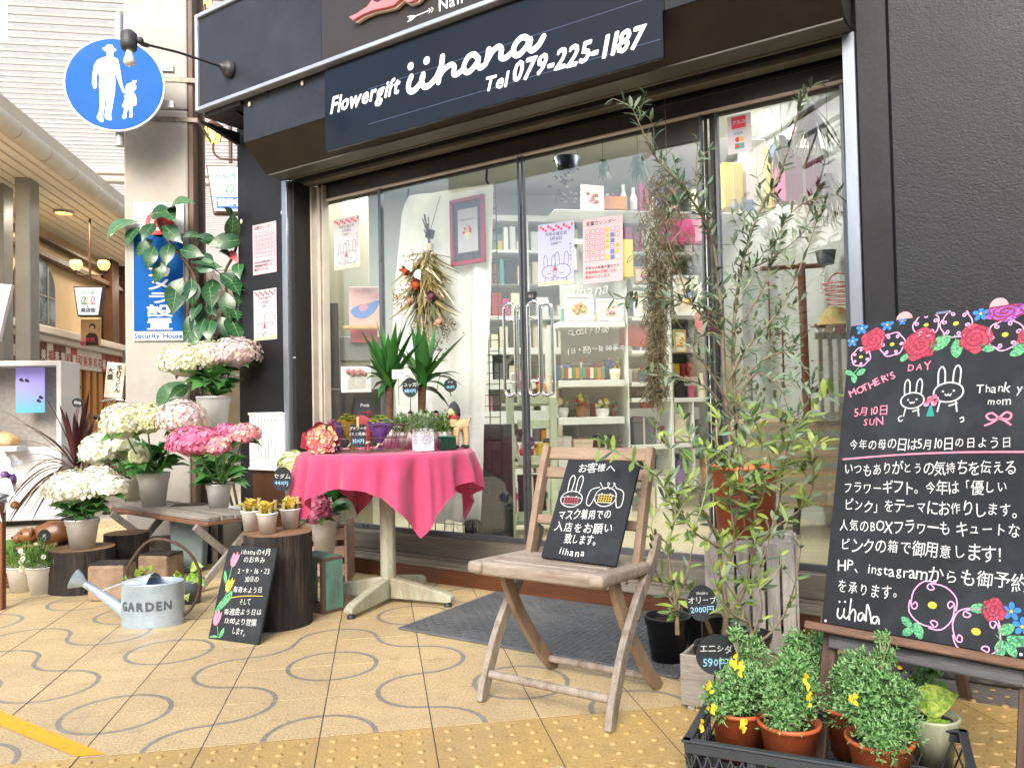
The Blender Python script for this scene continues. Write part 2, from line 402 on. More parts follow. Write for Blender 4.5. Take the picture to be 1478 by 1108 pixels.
# ================================================================ the shop front
FT = -FA
shop = thing('flower_shop', 'black painted flower shop front with wide glass doors under a dark boxed canopy', 'shop', O0, FT)
BLK = mat('black wall paint', '202227', '17181b', rough=.42, sc=2.5, bump=.15, bsc=60, fine=.12, dirt='2c2e33', dirtsc=1.7, spec=.35)
BLKS = mat('black sheet metal', '23252a', '191a1e', rough=.3, sc=3, fine=.08, dirt='303238', dirtsc=1.3, spec=.35)
BRN = mat('dark brown soffit', '261d14', '1a130d', rough=.5, sc=4)
STEEL = mat('brushed grey steel', 'a3aab4', '8d949e', rough=.3, metal=.75, sc=5, stretch=(1, 1, .1), fine=.08)
DARKF = mat('dark shutter slot', '151413', rough=.6)
RAIL = mat('aluminium rail', '8c8778', '6f6b60', rough=.4, metal=.4, sc=4)
HEAD = mat('bronze header', '4b4744', '393634', rough=.35, metal=.4, sc=5)
STUC = None
def stucco():
    m = mat('black stucco', '23262c', '16181d', rough=.4, sc=1.6, fine=.1, spec=.4)
    n = m.node_tree.nodes; l = m.node_tree.links; b = n['Principled BSDF']
    g = n.new('ShaderNodeTexCoord'); t = n.new('ShaderNodeTexNoise'); t.inputs['Scale'].default_value = 105; t.inputs['Detail'].default_value = 3
    t.inputs['Distortion'].default_value = .8; mp = n.new('ShaderNodeMapping'); mp.inputs['Scale'].default_value = (1, 1, 1.4)
    l.new(g.outputs['Object'], mp.inputs[0]); l.new(mp.outputs[0], t.inputs[0])
    bp = n.new('ShaderNodeBump'); bp.inputs['Strength'].default_value = .55; bp.inputs['Distance'].default_value = .0022
    l.new(t.outputs[0], bp.inputs['Height']); l.new(bp.outputs[0], b.inputs['Normal']); return m
STUC = stucco()
def P(name, m, f, bevel=.002, parent=None, kind=None, seg=1):
    mb = MB(); f(mb); o = mb.build(name, m, parent or shop, bevel=bevel, kind=kind, seg=seg); return o
SL, SR, GT = -1.353, 1.7, .2      # door opening in s, depth of the glass
P('wall', BLK, lambda b: b.bx(-1.785, SL-.02, 0, .22, 0, 3.6))
P('wall', BLK, lambda b: b.bx(1.745, 1.85, .0, .25, 0, 3.6), bevel=.004)
P('wall', STUC, lambda b: b.bx(1.852, 5.2, -.006, .25, 0, 3.6), bevel=.006)
P('pipe', BLKS, lambda b: b.tube([(2.73, -.03, 0), (2.73, -.03, 3.6)], .03, 12))
P('wall_base', mat('grime stone base', '4a4642', '2a2826', rough=.75, sc=8, bump=1, fine=.4, dirt='6d665c', dirtsc=14), lambda b: b.bx(1.86, 5.2, -.29, -.008, 0, .075), bevel=.012)
for s in (SL-.018, SR):
    P('steel_post', STEEL, lambda b, s=s: b.bx(s, s+.043, -.012, .12, 0.02, 2.205), bevel=.002)
# boxed canopy: vertical face, sloping soffit, level underside
P('canopy_soffit', BRN, lambda b: b.prism([(-.278, 2.352), (-.13, 2.212), (-.004, 2.212), (-.004, 2.45), (-.278, 2.45)], SL, 1.735, ax='x'), bevel=0)
P('canopy_face', BLKS, lambda b: b.bx(SL, 1.735, -.283, -.002, 2.352, 3.5), bevel=.002)
P('canopy_strip', mat('grey canopy strip', '5c5a52', '4a4841', rough=.45, sc=4), lambda b: b.bx(SL+.01, 1.73, -.128, -.02, 2.204, 2.2115), bevel=0)
P('shutter_slot', DARKF, lambda b: b.bx(SL+.02, SR, .0, .24, 2.26, 2.34), bevel=0)
P('shutter_guide', mat('grey guide', '6a665e', rough=.4, metal=.3), lambda b: b.bx(SL+.02, SR, .02, .035, 2.215, 2.262), bevel=.001)
P('shutter_rail', RAIL, lambda b: b.bx(SL+.02, SR, .09, .15, 2.195, 2.235), bevel=.002)
P('shutter_slat', DARKF, lambda b: b.bx(SL+.02, SR, .052, .068, 2.2, 2.262), bevel=.002)
P('header_slot', DARKF, lambda b: b.bx(SL+.02, SR, .152, .18, 2.205, 2.262), bevel=0)
P('header', HEAD, lambda b: (b.bx(SL+.02, SR, .182, .235, 2.113, 2.175), b.bx(SL+.02, SR, .19, .235, 2.182, 2.2), b.bx(SL+.02, SR, .176, .235, 2.1755, 2.1815)), bevel=.002)
P('header_trim', mat('pale trim', 'c9b7ae', rough=.4), lambda b: b.bx(SL+.02, SR, .178, .2, 2.104, 2.1125), bevel=.001)
P('step', mat('step wood', '6b3e1f', '4d2c17', rough=.5, sc=5, stretch=(.25, 3, 6), bump=.4, fine=.3, dirt='2d2119', dirtsc=7), lambda b: b.bx(SL, 1.70, .0, .03, 0, .072), bevel=.003)
SW = mat('weathered step board', '8d8476', '5f564a', rough=.75, sc=5, stretch=(.3, 5, 5), bump=.6, fine=.35, dirt='3f372e', dirtsc=8)
for k, (a, c_, z) in enumerate(((.002, .066, .084), (.07, .125, .086), (.132, .19, .093))):
    P('step_board', SW, lambda b, a=a, c_=c_, z=z: b.bx(SL+.004*k, 1.695-.004*k, a+(.0 if k else -.006), c_, .073, z), bevel=.003)
P('threshold', mat('threshold sill', '857f74', '6a645a', rough=.5, metal=.3, sc=6, stretch=(.3, 3, 3), fine=.2), lambda b: b.bx(SL+.02, SR, .17, .24, .0935, .192), bevel=.003)
P('threshold_track', RAIL, lambda b: b.bx(SL+.02, SR, .186, .194, .192, .197), bevel=.001)
P('header_back', DARKF, lambda b: b.bx(SL+.02, SR, .2365, .262, 2.104, 2.5), bevel=0)
# panes and mullions
GLS = glass_mat('clear shop glass', (.945, .965, .955), 1.5, .0, .04)
ML = mat('grey mullion', '6d7078', '565961', rough=.3, metal=.6, sc=5, stretch=(1, 1, .2))
DOOR = []
def pane(name, s0, s1, t, z0=.2, z1=2.104, frame=.008, fd=.02, dark=False):
    d = MB(); d.bx(s0, s1, t, t+.006, z0, z1); p = d.build(name, GLS, shop)
    f = MB()
    f.bx(s0-.003, s0+frame, t-fd/2, t+fd/2+.006, z0-.003, z1+.002); f.bx(s1-frame, s1+.003, t-fd/2, t+fd/2+.006, z0-.003, z1+.002)
    f.bx(s0+frame, s1-frame, t-fd/2, t+fd/2+.006, z0-.004, z0+.022)
    f.build('door_frame', ML, p, bevel=.001); return p
pL2 = pane('glass_pane', SL+.03, -.80, .21, frame=.012)
pL1 = pane('glass_door', -.785, .150, .195, frame=.009)
pR1 = pane('glass_door', .168, 1.085, .195, frame=.006)
pR2 = pane('glass_pane', 1.145, SR-.045, .21, frame=.01)
P('door_bracket', HEAD, lambda b: b.bx(.86, 1.08, .186, .206, 1.995, 2.09), bevel=.002, parent=pR1)
P('door_mullion', mat('dark mullion', '33322f', rough=.35, metal=.5), lambda b: (b.bx(1.095, 1.103, .2, .225, .2, 2.104), b.bx(1.12, 1.135, .2, .225, .2, 2.104)), bevel=.001)
P('window_jamb', mat('pale jamb', 'b7b0a2', '9a948a', rough=.45, sc=5), lambda b: (b.bx(SL+.052, SL+.066, .14, .2, .196, 2.19), b.bx(SL+.10, SL+.125, .15, .2, .196, 2.18), b.bx(SL+.14, SL+.148, .15, .2, .196, 2.19)), bevel=.001)
P('window_jamb', DARKF, lambda b: (b.bx(SL+.025, SL+.05, .02, .2, .09, 2.2),), bevel=.001)
P('window_jamb', mat('white jamb', 'd6d0c8', rough=.4), lambda b: b.bx(SR-.02, SR-.012, .1, .2, .1, 2.19), bevel=.001)
P('window_jamb', mat('pink jamb', 'b06a72', rough=.4), lambda b: b.bx(SR-.0115, SR-.004, .09, .2, .1, 2.19), bevel=.001)
CHR = mat('polished chrome', 'e6e6e8', rough=.07, metal=1)
for s, par in ((.105, pL1), (.245, pR1)):
    hm = MB()
    for dy in (-.055, .065):
        y = .2+dy; r = .0095
        pts = [(s, .198, 1.365), (s, y, 1.365), (s, y, 1.33), (s, y, .97), (s, y, .935), (s, .198, .935)]
        pts = [(s-.035, y, 1.30), (s-.035, y, 1.0)]
        hm.tube(smooth([(s-.032, y, .955), (s-.032, y, 1.15), (s-.032, y, 1.335), (s-.025, y, 1.363), (s, y, 1.372), (s+.025, y, 1.363), (s+.032, y, 1.335), (s+.032, y, 1.15), (s+.032, y, .955), (s+.025, y, .93), (s, y, .921), (s-.025, y, .93), (s-.032, y, .955)], 4), r*.85, 10)
        for z in (1.30, .99):
            if dy < 0: hm.tube([(s-.032, y, z), (s-.032, .2, z)], .006, 8); 
    hm.build('door_handle', CHR, par)
# shells and screws stuck on the black wall
SHL = mat('white shell', 'e8e0d2', 'cfc4b4', rough=.5, sc=60)
for (u, v), t in (((408, 307), -.002), ((349, 320), -.002), ((437, 121), -.285), ((361, 151), -.285), ((426, 516), -.002)):
    s, z = SZ(u, v, t); mb = MB(); mb.blob((s, t-.004, z), .0125, n=12, m=8, wob=.3, seed=u, sq=(.8, .5, 1.15 if u != 426 else .3)); mb.build('shell', SHL, shop)
# bright fascia above with grey frame
fas = thing('fascia_sign', 'dark upper fascia board in a pale grey metal frame with pink raised letters', 'sign', FW(0, 0, 0), FT)
FR = mat('pale grey frame', 'b3bac4', '9aa1ab', rough=.35, metal=.4, sc=5)
FB = mat('fascia slate board', '2b2d33', '222328', rough=.4, sc=2, fine=.1, spec=.35, dirt='33363c', dirtsc=1.5)
FB2 = mat('fascia brown board', '302b27', '27221f', rough=.45, sc=3, fine=.12)
t0 = -.33
def fz(u, v): return SZ(u, v, t0)
sA, zA = SZ(284, 162, t0); zB = 3.16; sB = 1.1
sDiv = SZ(463, 60, t0)[0]
mb = MB(); mb.bx(sA+.02, sDiv, t0+.004, t0+.04, zA+.022, zB-.025); mb.build('board', FB, fas)
mb = MB(); mb.bx(sDiv+.002, sB+.02, t0+.004, t0+.04, zA+.022, 3.6); mb.build('board', FB2, fas)
zT = SZ(277, 26, t0)[1]
mb = MB(); mb.bx(sA, sA+.022, t0-.012, t0+.042, zA, zT); mb.bx(sA+.0225, sB+.02, t0-.012, t0+.042, zA-.001, zA+.021)
mb.bx(sA+.0225, sDiv+.5, t0-.012, t0+.042, zT-.024, zT); mb.build('frame', FR, fas, bevel=.003)
mb = MB(); mb.bx(1.135, 1.72, t0+.005, t0+.045, zA, 3.4); mb.build('board', BRN, fas)
mb = MB(); mb.bx(sA+.03, SL-.002, t0+.03, -.02, zA-.03, zA-.002); mb.build('bracket', DARKF, fas)
mb = MB(); mb.prism([(t0+.05, zA-.03), (-.02, zA-.03), (-.02, zA-.1), (-.06, zA-.09)], SL-.12, SL-.09, ax='x'); mb.prism([(t0+.05, zA-.03), (-.02, zA-.03), (-.02, zA-.1), (-.06, zA-.09)], -1.76, -1.73, ax='x'); mb.build('bracket', DARKF, fas)
PINK = mat('pink acrylic', 'ef7f84', 'e87379', rough=.35, sc=5); CREAM = mat('cream acrylic edge', 'cdb8a2', rough=.5); INK = mat('navy ink', '2b2434', rough=.5)
def fpoly(pts, m, name, t, th=.0):
    q = [SZ(u, v, t0) for u, v in pts]; mb = MB()
    if th: mb.prism(q, t-th, t)
    else: mb.T = Matrix(((1, 0, 0, 0), (0, 0, -1, t), (0, 1, 0, 0), (0, 0, 0, 1))); poly(mb, q)
    return mb.build(name, m, fas)
L1 = [(511, 29), (522, 24), (537, 14), (545, 3), (549, -14), (556, -30), (600, -38), (622, -10), (606, -2), (585, 3), (575, 12), (560, 16), (545, 19), (530, 25), (517, 33)]
fpoly([(u+1.5, v+2.5) for u, v in L1], CREAM, 'letter_back', t0-.002, .016); fpoly(L1, PINK, 'letter', t0-.02, .014)
fpoly([(545, -6), (552, -14), (562, -12), (562, 2), (553, 8), (546, 6)], INK, 'letter_hole', t0-.0345)
fpoly([(549, -4), (554, -10), (558, -6), (557, 1), (552, 4)], PINK, 'letter_hole', t0-.0355)
L2 = [(588, 4), (592, -6), (612, -20), (628, -20), (607, 4), (596, 8)]
fpoly([(u+1, v+2.5) for u, v in L2], CREAM, 'letter_back', t0-.002, .016); fpoly(L2, PINK, 'letter', t0-.02, .014)
WH = mat('white vinyl', 'e9ecf4', rough=.45)
T_f = Matrix(((1, 0, 0, 0), (0, 0, -1, t0+.0025), (0, 1, 0, 0), (0, 0, 0, 1)))
mb = MB(T_f); s, z = SZ(632, 17, t0); text(mb, 'Nail', s, z, .075, off=.015, jit=.01, track=.07); s, z = SZ(677, 0, t0); text(mb, 'Salon', s+.02, z, .075, off=.015, jit=.01, track=.07)
s1, z1 = SZ(590, 27, t0); s2, z2 = SZ(622, 18, t0); stroke(mb, [(s1, z1), (s2, z1+.003)], .004, sub=1)
for dx in (0, .014, .03): stroke(mb, [(s1+dx*.5-.01, z1+.012), (s1+dx+.012, z1), (s1+dx*.5-.01, z1-.012)], .003, sub=2)
for dx in (-.015, 0): stroke(mb, [(s2+dx, z1+.012), (s2+dx+.012, z1+.002), (s2+dx, z1-.01)], .003, sub=2)
mb.build('lettering', WH, fas)
# the glossy name board
sb = thing('name_board', 'glossy blue-black shop name board with white handwritten script and phone number', 'sign', FW(0, 0, 0), FT)
s0_, z0_ = -.686, 2.166; s1_, z1_ = 1.13, 2.585
NB = mat('glossy navy board', '080f1b', '060b14', rough=.22, sc=2, coat=.08, fine=.05, spec=.3)
mb = MB(); mb.bx(s0_, s1_, -.305, -.288, z0_, z1_); mb.build('board', NB, sb, bevel=.002)
TS = Matrix(((1, 0, 0, 0), (0, 0, -1, -.3065), (0, 1, 0, 0), (0, 0, 0, 1)))
mb = MB(TS)
def b2(u, v): return SZ(u, v, -.305)
def bstroke(pts, w): stroke(mb, [b2(u, v) for u, v in pts], w, sub=6)
# crease seams are fine relief lines
W1 = .029
bstroke([(594, 111), (590, 122), (591, 131), (598, 131), (607, 121), (611, 112)], W1)
bstroke([(611, 108), (609, 117), (612, 125), (619, 124), (630, 112), (636, 98)], W1)
for u, v in ((593, 96), (616, 88)): x, y = b2(u, v); disc(mb, x, y, .019, n=16)
bstroke([(639, 82), (637, 98), (634, 112), (633, 119)], W1); bstroke([(634, 112), (641, 101), (651, 94), (656, 97), (655, 107), (661, 107), (670, 99)], W1*.9)
bstroke([(690, 84), (684, 79), (676, 83), (670, 95), (672, 104), (679, 103), (688, 92), (691, 84), (690, 94), (694, 98), (702, 92)], W1*.9)
bstroke([(706, 72), (704, 84), (702, 91)], W1); bstroke([(702, 91), (711, 75), (720, 68), (724, 72), (723, 83), (730, 84), (738, 77)], W1*.9)
bstroke([(764, 58), (757, 54), (749, 58), (742, 69), (743, 79), (750, 79), (760, 68), (766, 57), (764, 69), (769, 73), (778, 65), (785, 53)], W1*.9)
def along(s, p, q, size, off, shear=.25, asp=1.0, squeeze=1, tr=0):
    a = b2(*p); b_ = b2(*q); w = text(MB(), s, 0, 0, 1, off=off, jit=0, track=tr); L = hypot(b_[0]-a[0], b_[1]-a[1])
    text(mb, s, a[0], a[1], size, ang=atan2(b_[1]-a[1], b_[0]-a[0]), off=off, jit=.03, shear=shear, sx=L/w/size, asp=asp, track=tr)
mb.build('script_lettering', WH, sb); mb = MB(TS)
along('Flowergift', (478, 165), (579, 134), .115, .03, asp=1.0)
mb.build('tagline_lettering', WH, sb); mb = MB(TS)
along('Tel', (700, 133), (735, 124), .088, .03); along('079-225-1187', (741, 119), (932, 66), .118, .035, asp=1.0)
mb.build('phone_lettering', WH, sb)
sm = MB(TS)
for v in (.245, .075): stroke(sm, [(s0_+.3, z0_+v), (s1_-.01, z0_+v-.004)], .0022, sub=1, z=-.0008)
sm.build('seam', mat('board seam', '4a5a74', rough=.3), sb)
# ================================================================ the arcade behind, left of the shop
def AY(u, v, Y):
    d = ray(u, v); p = CAM+d*((Y-CAM.y)/d.y); return p.x, p.z
def AX(u, v, X):
    d = ray(u, v); p = CAM+d*((X-CAM.x)/d.x); return p.y, p.z
def lit(name, c, e): return mat(name, c, rough=.5, emit=e*.65)
def TY(Y): return Matrix(((1, 0, 0, 0), (0, 0, -1, Y), (0, 1, 0, 0), (0, 0, 0, 1)))   # writing plane facing -Y, x and z kept
CONC = mat('painted concrete', 'a9a6a0', '97938b', rough=.7, sc=2.2, fine=.06, bump=.15, bsc=40, dirt='a3998a', dirtsc=1.6)
# louvred arcade roof
roof = structure(bpy.data.objects.new('arcade_ceiling', None)); COL.objects.link(roof)
LV = mat('white louvre', 'f8f8f6', 'f0efec', rough=.5, sc=2, transl=.75)
mb = MB(); y = 5.2
while y < 34:
    if not (13.35 < y < 14.2):
        T = Matrix.Translation((0, y, 5.5)) @ Matrix.Rotation(radians(-38), 4, 'X'); mb.box((-3, 0, 0), (18, .168, .012), 0, T)
    y += .2
mb.build('louvre_field', LV, roof, kind='stuff'); mb = MB(); y = 5.2
while y < 34:
    if not (13.35 < y < 14.2): mb.bx(-12, 6, y+.052, y+.08, 5.42, 5.452)
    y += .2
mb.build('louvre_gap_bars', mat('louvre gap grey', 'a9a9a8', rough=.6), roof, kind='stuff')  # grey bars added under the slats to draw the shaded lines between them
for yy in (13.5, 14.05, 24): mb = MB(); mb.bx(-12, 6, yy, yy+.16, 5.35, 5.62); mb.build('beam', mat('grey beam', 'bdb9b0', 'a9a59c', sc=3), roof, bevel=.01)
# concrete pillar
px0, px1 = AY(179, 300, 3)[0], AY(272, 300, 3)[0]
pil = thing('concrete_pillar', 'pale concrete arcade pillar with steel straps and a dark conduit along its corner', 'pillar', ((px0+px1)/2, 3.2, 0))
hw = (px1-px0)/2
mb = MB(); mb.bx(-hw, hw, -.2, .25, 0, 2.77); mb.bx(-hw, hw, -.2, .25, 2.775, 5.4); mb.build('shaft', CONC, pil, bevel=.012, seg=2)
mb = MB(); mb.bx(hw+.001, hw+.03, -.19, -.05, .3, 5.4); mb.bx(hw+.001, hw+.055, -.03, .03, 0, 5.4); mb.build('corner_strip', mat('brown strip', '6e5a48', '57463a', rough=.6, sc=4), pil, bevel=.003)
mb = MB(); mb.bx(hw+.001, hw+.04, .05, .11, 0, 5.4); mb.build('corner_strip', CONC, pil, bevel=.003)
STRAP = mat('steel strap', '8c857a', '5e564c', rough=.5, metal=.5, sc=30)
for v in (116, 173):
    z = AY(260, v, 3)[1]; mb = MB(); mb.bx(-hw-.004, hw+.06, -.206, -.2005, z-.014, z+.014); mb.bx(hw+.057, hw+.062, -.2, .2, z-.014, z+.014); mb.build('strap', STRAP, pil)
mb = MB(); mb.bx(-hw-.01, hw+.07, -.215, .255, 0, .12); mb.build('foot', mat('dark foot', '4a453f', rough=.8), pil, bevel=.004)
# round pedestrian sign
SY = 2.72
cx, cz = AY(165.5, 122, SY); rr = (AY(239, 122, SY)[0]-AY(92, 122, SY)[0])/2
rs = thing('pedestrian_sign', 'round blue sign of a white adult holding the hand of a child', 'sign', (0, 0, 0))
BLUE = mat('sign blue', '0459a8', '045099', rough=.45, sc=2, spec=.12); SW_ = mat('sign white', 'd5d8da', rough=.4)
mb = MB(); q = [(cx+rr*cos(a*pi/32), cz+rr*sin(a*pi/32)) for a in range(64)]; mb.prism(q, SY-.002, SY+.012); mb.build('disc', SW_, rs, bevel=.002)
mb = MB(TY(SY-.0035)); disc(mb, cx, cz, rr*.962, n=64); mb.build('face', BLUE, rs)
def sg(pts): return [AY(x/3.462, y/3.462, SY) for x, y in pts]
mb = MB(TY(SY-.005))
poly(mb, sg([(530, 286), (536, 272), (528, 258), (515, 250), (514, 240), (528, 239), (538, 226), (562, 226), (571, 243), (583, 250), (580, 258), (570, 260), (566, 275), (570, 288), (590, 298), (598, 330), (606, 380), (614, 430), (624, 452), (640, 462), (634, 472), (614, 464), (600, 430), (584, 390), (574, 350), (578, 410), (576, 455), (568, 510), (556, 575), (560, 602), (545, 604), (526, 594), (524, 582), (532, 520), (536, 475), (528, 500), (522, 550), (516, 585), (520, 608), (508, 614), (488, 598), (484, 588), (496, 560), (500, 520), (496, 430), (498, 390), (492, 350), (484, 390), (486, 430), (480, 447), (470, 445), (461, 420), (464, 370), (472, 325), (488, 302), (508, 292)]))
poly(mb, sg([(646, 462), (634, 458), (628, 440), (634, 424), (650, 417), (664, 414), (664, 402), (672, 408), (684, 403), (682, 416), (672, 420), (682, 430), (681, 448), (668, 460), (680, 482), (685, 505), (681, 530), (674, 530), (670, 505), (670, 530), (662, 540), (664, 565), (664, 585), (655, 592), (648, 588), (650, 570), (644, 545), (634, 565), (633, 590), (622, 598), (612, 590), (618, 570), (622, 545), (610, 532), (618, 515), (626, 492), (620, 478), (634, 476)]))
mb.build('figure', SW_, rs)
mb = MB(); x, z = AY(168, 60, SY); mb.tube([(x, SY+.05, AY(168, 14, SY)[1]), (x, SY+.05, cz-.35)], .024, 12); mb.bx(x-.02, x+.3, SY+.06, SY+.1, cz-.1, cz-.06); mb.bx(x-.02, x+.3, SY+.06, SY+.1, cz+.12, cz+.16)
mb.build('pole', mat('grey pole', 'a7a9a9', rough=.45, metal=.3), rs)
# swan-neck spot lamp on the fascia
lamp = thing('wall_spot_lamp', 'black arm lamp with bare bulb reaching out in front of the round sign', 'lamp', (0, 0, 0))
sx, sz = SZ(331, 101, -.335); base = FW(sx, -.335, sz); tipY = 1.75
hx, hz = AY(186, 58, tipY); tip = Vector((hx, tipY, hz))
LBK = mat('sooty grey metal', '4a4a4c', '38383a', rough=.5, metal=.2, sc=20)
mb = MB(); M = Matrix.Translation(base) @ Matrix.Rotation(-FA, 4, 'Z') @ Matrix.Rotation(radians(90), 4, 'X'); mb.lathe([(.045, 0), (.045, .02), (.036, .03), (.02, .04), (.016, .06), (.0, .062)], 20, T=M); mb.build('mount', LBK, lamp)
p0 = base-NV*.05; mb = MB(); mid = p0.lerp(tip, .5)+Vector((0, 0, .01)); mb.tube([p0, mid, tip+Vector((.05, .01, -.008))], .0065, 8); k = p0.lerp(tip, .82); mb.tube([k, k+(tip-p0).normalized()*.04], .012, 8); mb.build('arm', LBK, lamp)
mb = MB(T=Matrix.Translation(tip)); mb.lathe([(.018, .045), (.036, .03), (.038, -.02), (.034, -.045), (.02, -.046)], 20); mb.blob((.05, 0, .0), .017, n=10, m=6, wob=0); mb.build('socket', LBK, lamp)
mb = MB(T=Matrix.Translation(tip+Vector((.002, 0, -.046)))); mb.lathe([(.014, 0), (.016, -.018), (.019, -.03), (.026, -.052), (.027, -.062), (.022, -.072), (.0, -.076)], 18); mb.build('bulb', mat('frosted bulb', 'd9d6cc', rough=.12, coat=.5), lamp)
# security plates on the pillar
sec = thing('security_plate', 'blue and white security camera notice plate on the concrete pillar', 'sign', (0, 0, 0))
PY = 2.99
xa, za = AY(192, 338, PY); xb, zb = AY(266.5, 491.5, PY); zm = AY(230, 478, PY)[1]
mb = MB(); mb.bx(xa, xb, PY-.004, PY+.006, zb, za); mb.build('plate', SW_, sec, bevel=.001)
mb = MB(); mb.bx(xa+.003, xb-.003, PY-.006, PY-.0041, zm, za-.002); mb.build('blue_field', BLUE, sec)
mb = MB(TY(PY-.0075))
for ch, v in (('カ', 391), ('メ', 410), ('ラ', 429), ('設', 448), ('置', 467)):
    x, z = AY(231, v, PY); text(mb, ch, x, z-.032, .078, off=.03, jit=0, align='c', sx=2.1)
mb.build('lettering', SW_, sec)
mb = MB(TY(PY-.006)); x, z = AY(229, 488, PY); text(mb, 'Security House', x, z, .043, off=.025, jit=0, align='c'); mb.build('lettering', BLUE, sec)
rp = thing('emblem_plate', 'white plate with a red round swirl emblem above the blue notice', 'sign', (0, 0, 0))
xa, za = AY(193, 292, PY); xb, zb = AY(266, 337, PY)
mb = MB(); mb.bx(xa, xb, PY-.004, PY+.006, zb, za); mb.build('plate', SW_, rp, bevel=.001)
RED = mat('sign red', 'd23a3c', rough=.4)
mb = MB(TY(PY-.006)); x, z = AY(231, 323, PY); disc(mb, x, z, .085, n=32); mb.build('emblem', RED, rp)
mb = MB(TY(PY-.0075)); stroke(mb, [(x+.05*cos(a)*(1-k*.1), z+.05*sin(a)*(1-k*.1)) for k, a in enumerate((2.4, 3.2, 4.0, 4.8, 5.6, 6.4))], .02); mb.build('swirl', SW_, rp)

# ---------------------------------------------------------------- left arcade building
BX = -3.25
bl = thing('arcade_shop', 'beige shop across the arcade with arched window, white ledge and amber wooden slats', 'building', (BX, 0, 0))
BEI = mat('beige plaster', 'd9be94', 'c9ac80', rough=.7, sc=1.5, fine=.05); CRM = mat('cream soffit', 'f4ecda', 'ebe2cf', rough=.6, sc=2)
AMB = mat('amber wood', 'c98c42', 'a96f30', rough=.5, sc=4, stretch=(4, 4, .3), fine=.2); DBR = mat('dark brown wood', '5b3a22', '432a19', rough=.5, sc=4, stretch=(4, 4, .3))
GRYC = mat('grey column', '96958f', '83827c', rough=.45, sc=3, fine=.05); WHL = mat('white ledge', 'e6ddd0', 'd6ccbd', rough=.5, sc=3)
mb = MB(); mb.bx(-.6, -.02, 3.2, 30, 0, 3.35); mb.build('wall', BEI, bl)
mb = MB(); mb.bx(-.02, 1.02, 3.2, 30, 3.0, 3.06); mb.build('canopy', CRM, bl)
for k in range(1, 9): mb = MB(); mb.bx(-.01+k*.11, .0+k*.11, 3.3, 30, 2.99, 2.9995); mb.build('soffit_board', mat('soffit joint', 'cdbd9e', rough=.7), bl)
mb = MB()
for k in range(34):
    y0 = 2.6+k*.55; mb.tube([(1.03, y0, 3.03), (1.03, y0+.535, 3.03)], .075, 12)
mb.bx(.98, 1.06, 2.6, 30, 3.1, 3.2)
mb.build('gutter', mat('ivory gutter', 'd8cfbd', 'c9bfab', rough=.45, sc=3), bl)
mb = MB(); mb.bx(0, .12, 4, 30, 2.62, 2.68); mb.bx(0, .1, 4, 30, 2.82, 2.85); mb.build('cornice', DBR, bl, bevel=.004)
mb = MB(); mb.bx(0, .2, 4.2, 30, 1.76, 1.84); mb.bx(0, .14, 4.2, 30, 1.69, 1.755); mb.build('ledge', WHL, bl, bevel=.006)
# arched windows with dark glass
DG = mat('dark window glass', '3c4a52', '8ca3b4', rough=.08, sc=2.2, mask=(.45, .6)); WF = mat('grey window frame', '8d8a82', rough=.5)
for y0, y1 in ((5.1, 5.95), (6.75, 7.75)):
    n = 14; ym = (y0+y1)/2; r = (y1-y0)/2
    q = [(y0, 1.86), (y1, 1.86)]+[(ym+r*cos(a*pi/n), 2.3+.33*sin(a*pi/n)) for a in range(n+1)]
    mb = MB(); mb.prism(q, .0, .03, ax='x'); w = mb.build('window', WF, bl, bevel=.004)
    q2 = [(ym+(a-ym)*.92, 1.9+(b-1.86)*.93) for a, b in q]; mb = MB(); mb.prism(q2, .031, .036, ax='x'); mb.build('pane', DG, w)
    for k in range(1, 4): mb = MB(); yy = y0+(y1-y0)*k/4; mb.bx(.037, .05, yy-.008, yy+.008, 1.9, 2.55); mb.build('glazing_bar', WF, w)
    mb = MB(); mb.bx(.037, .048, y0+.06, y1-.06, 2.2, 2.215); mb.build('glazing_bar', WF, w)
for k in range(3): mb = MB(); y0 = 9.4+k*.55; mb.bx(.02, .14, y0, y0+.28, 1.84, 3.0); mb.build('brown_post', DBR, bl, bevel=.005)
# frieze of little name plaques: small ones far off stay one mesh each colour
R = random.Random(3); PLQ = [mat('plaque red', 'b8473a', rough=.5), mat('plaque white', 'e9e2d6', rough=.5), mat('plaque brown', '7a3b28', rough=.5)]
y = 4.3
while y < 12:
    wd = R.uniform(.16, .2); c = R.choice((0, 1, 1, 2) if y < 8 else (0, 2, 1)); mb = MB(); mb.bx(.0, .05, y, y+wd*.9, 1.44, 1.685); p = mb.build('plaque', PLQ[c], bl, bevel=.003)
    mb = MB(Matrix(((0, 0, 1, .0515), (1, 0, 0, y+wd*.45), (0, 1, 0, 1.5), (0, 0, 0, 1)))); text(mb, R.choice('菓茶花福寿和美'), 0, 0, .13, off=.03, jit=.02, align='c'); mb.build('mark', PLQ[1 if c != 1 else 0], p)
    y += wd
y = 4.3
while y < 12:
    mb = MB(); mb.bx(.0, .04, y, y+.14, .1, 1.43); mb.build('slat', AMB if R.random() < .75 else DBR, bl, bevel=.004); y += R.choice((.2, .24, .3))
mb = MB(); mb.bx(-.019, -.005, 4.2, 12, .05, 1.44); mb.build('backing', mat('grey-brown backing', '6b6258', rough=.7), bl)
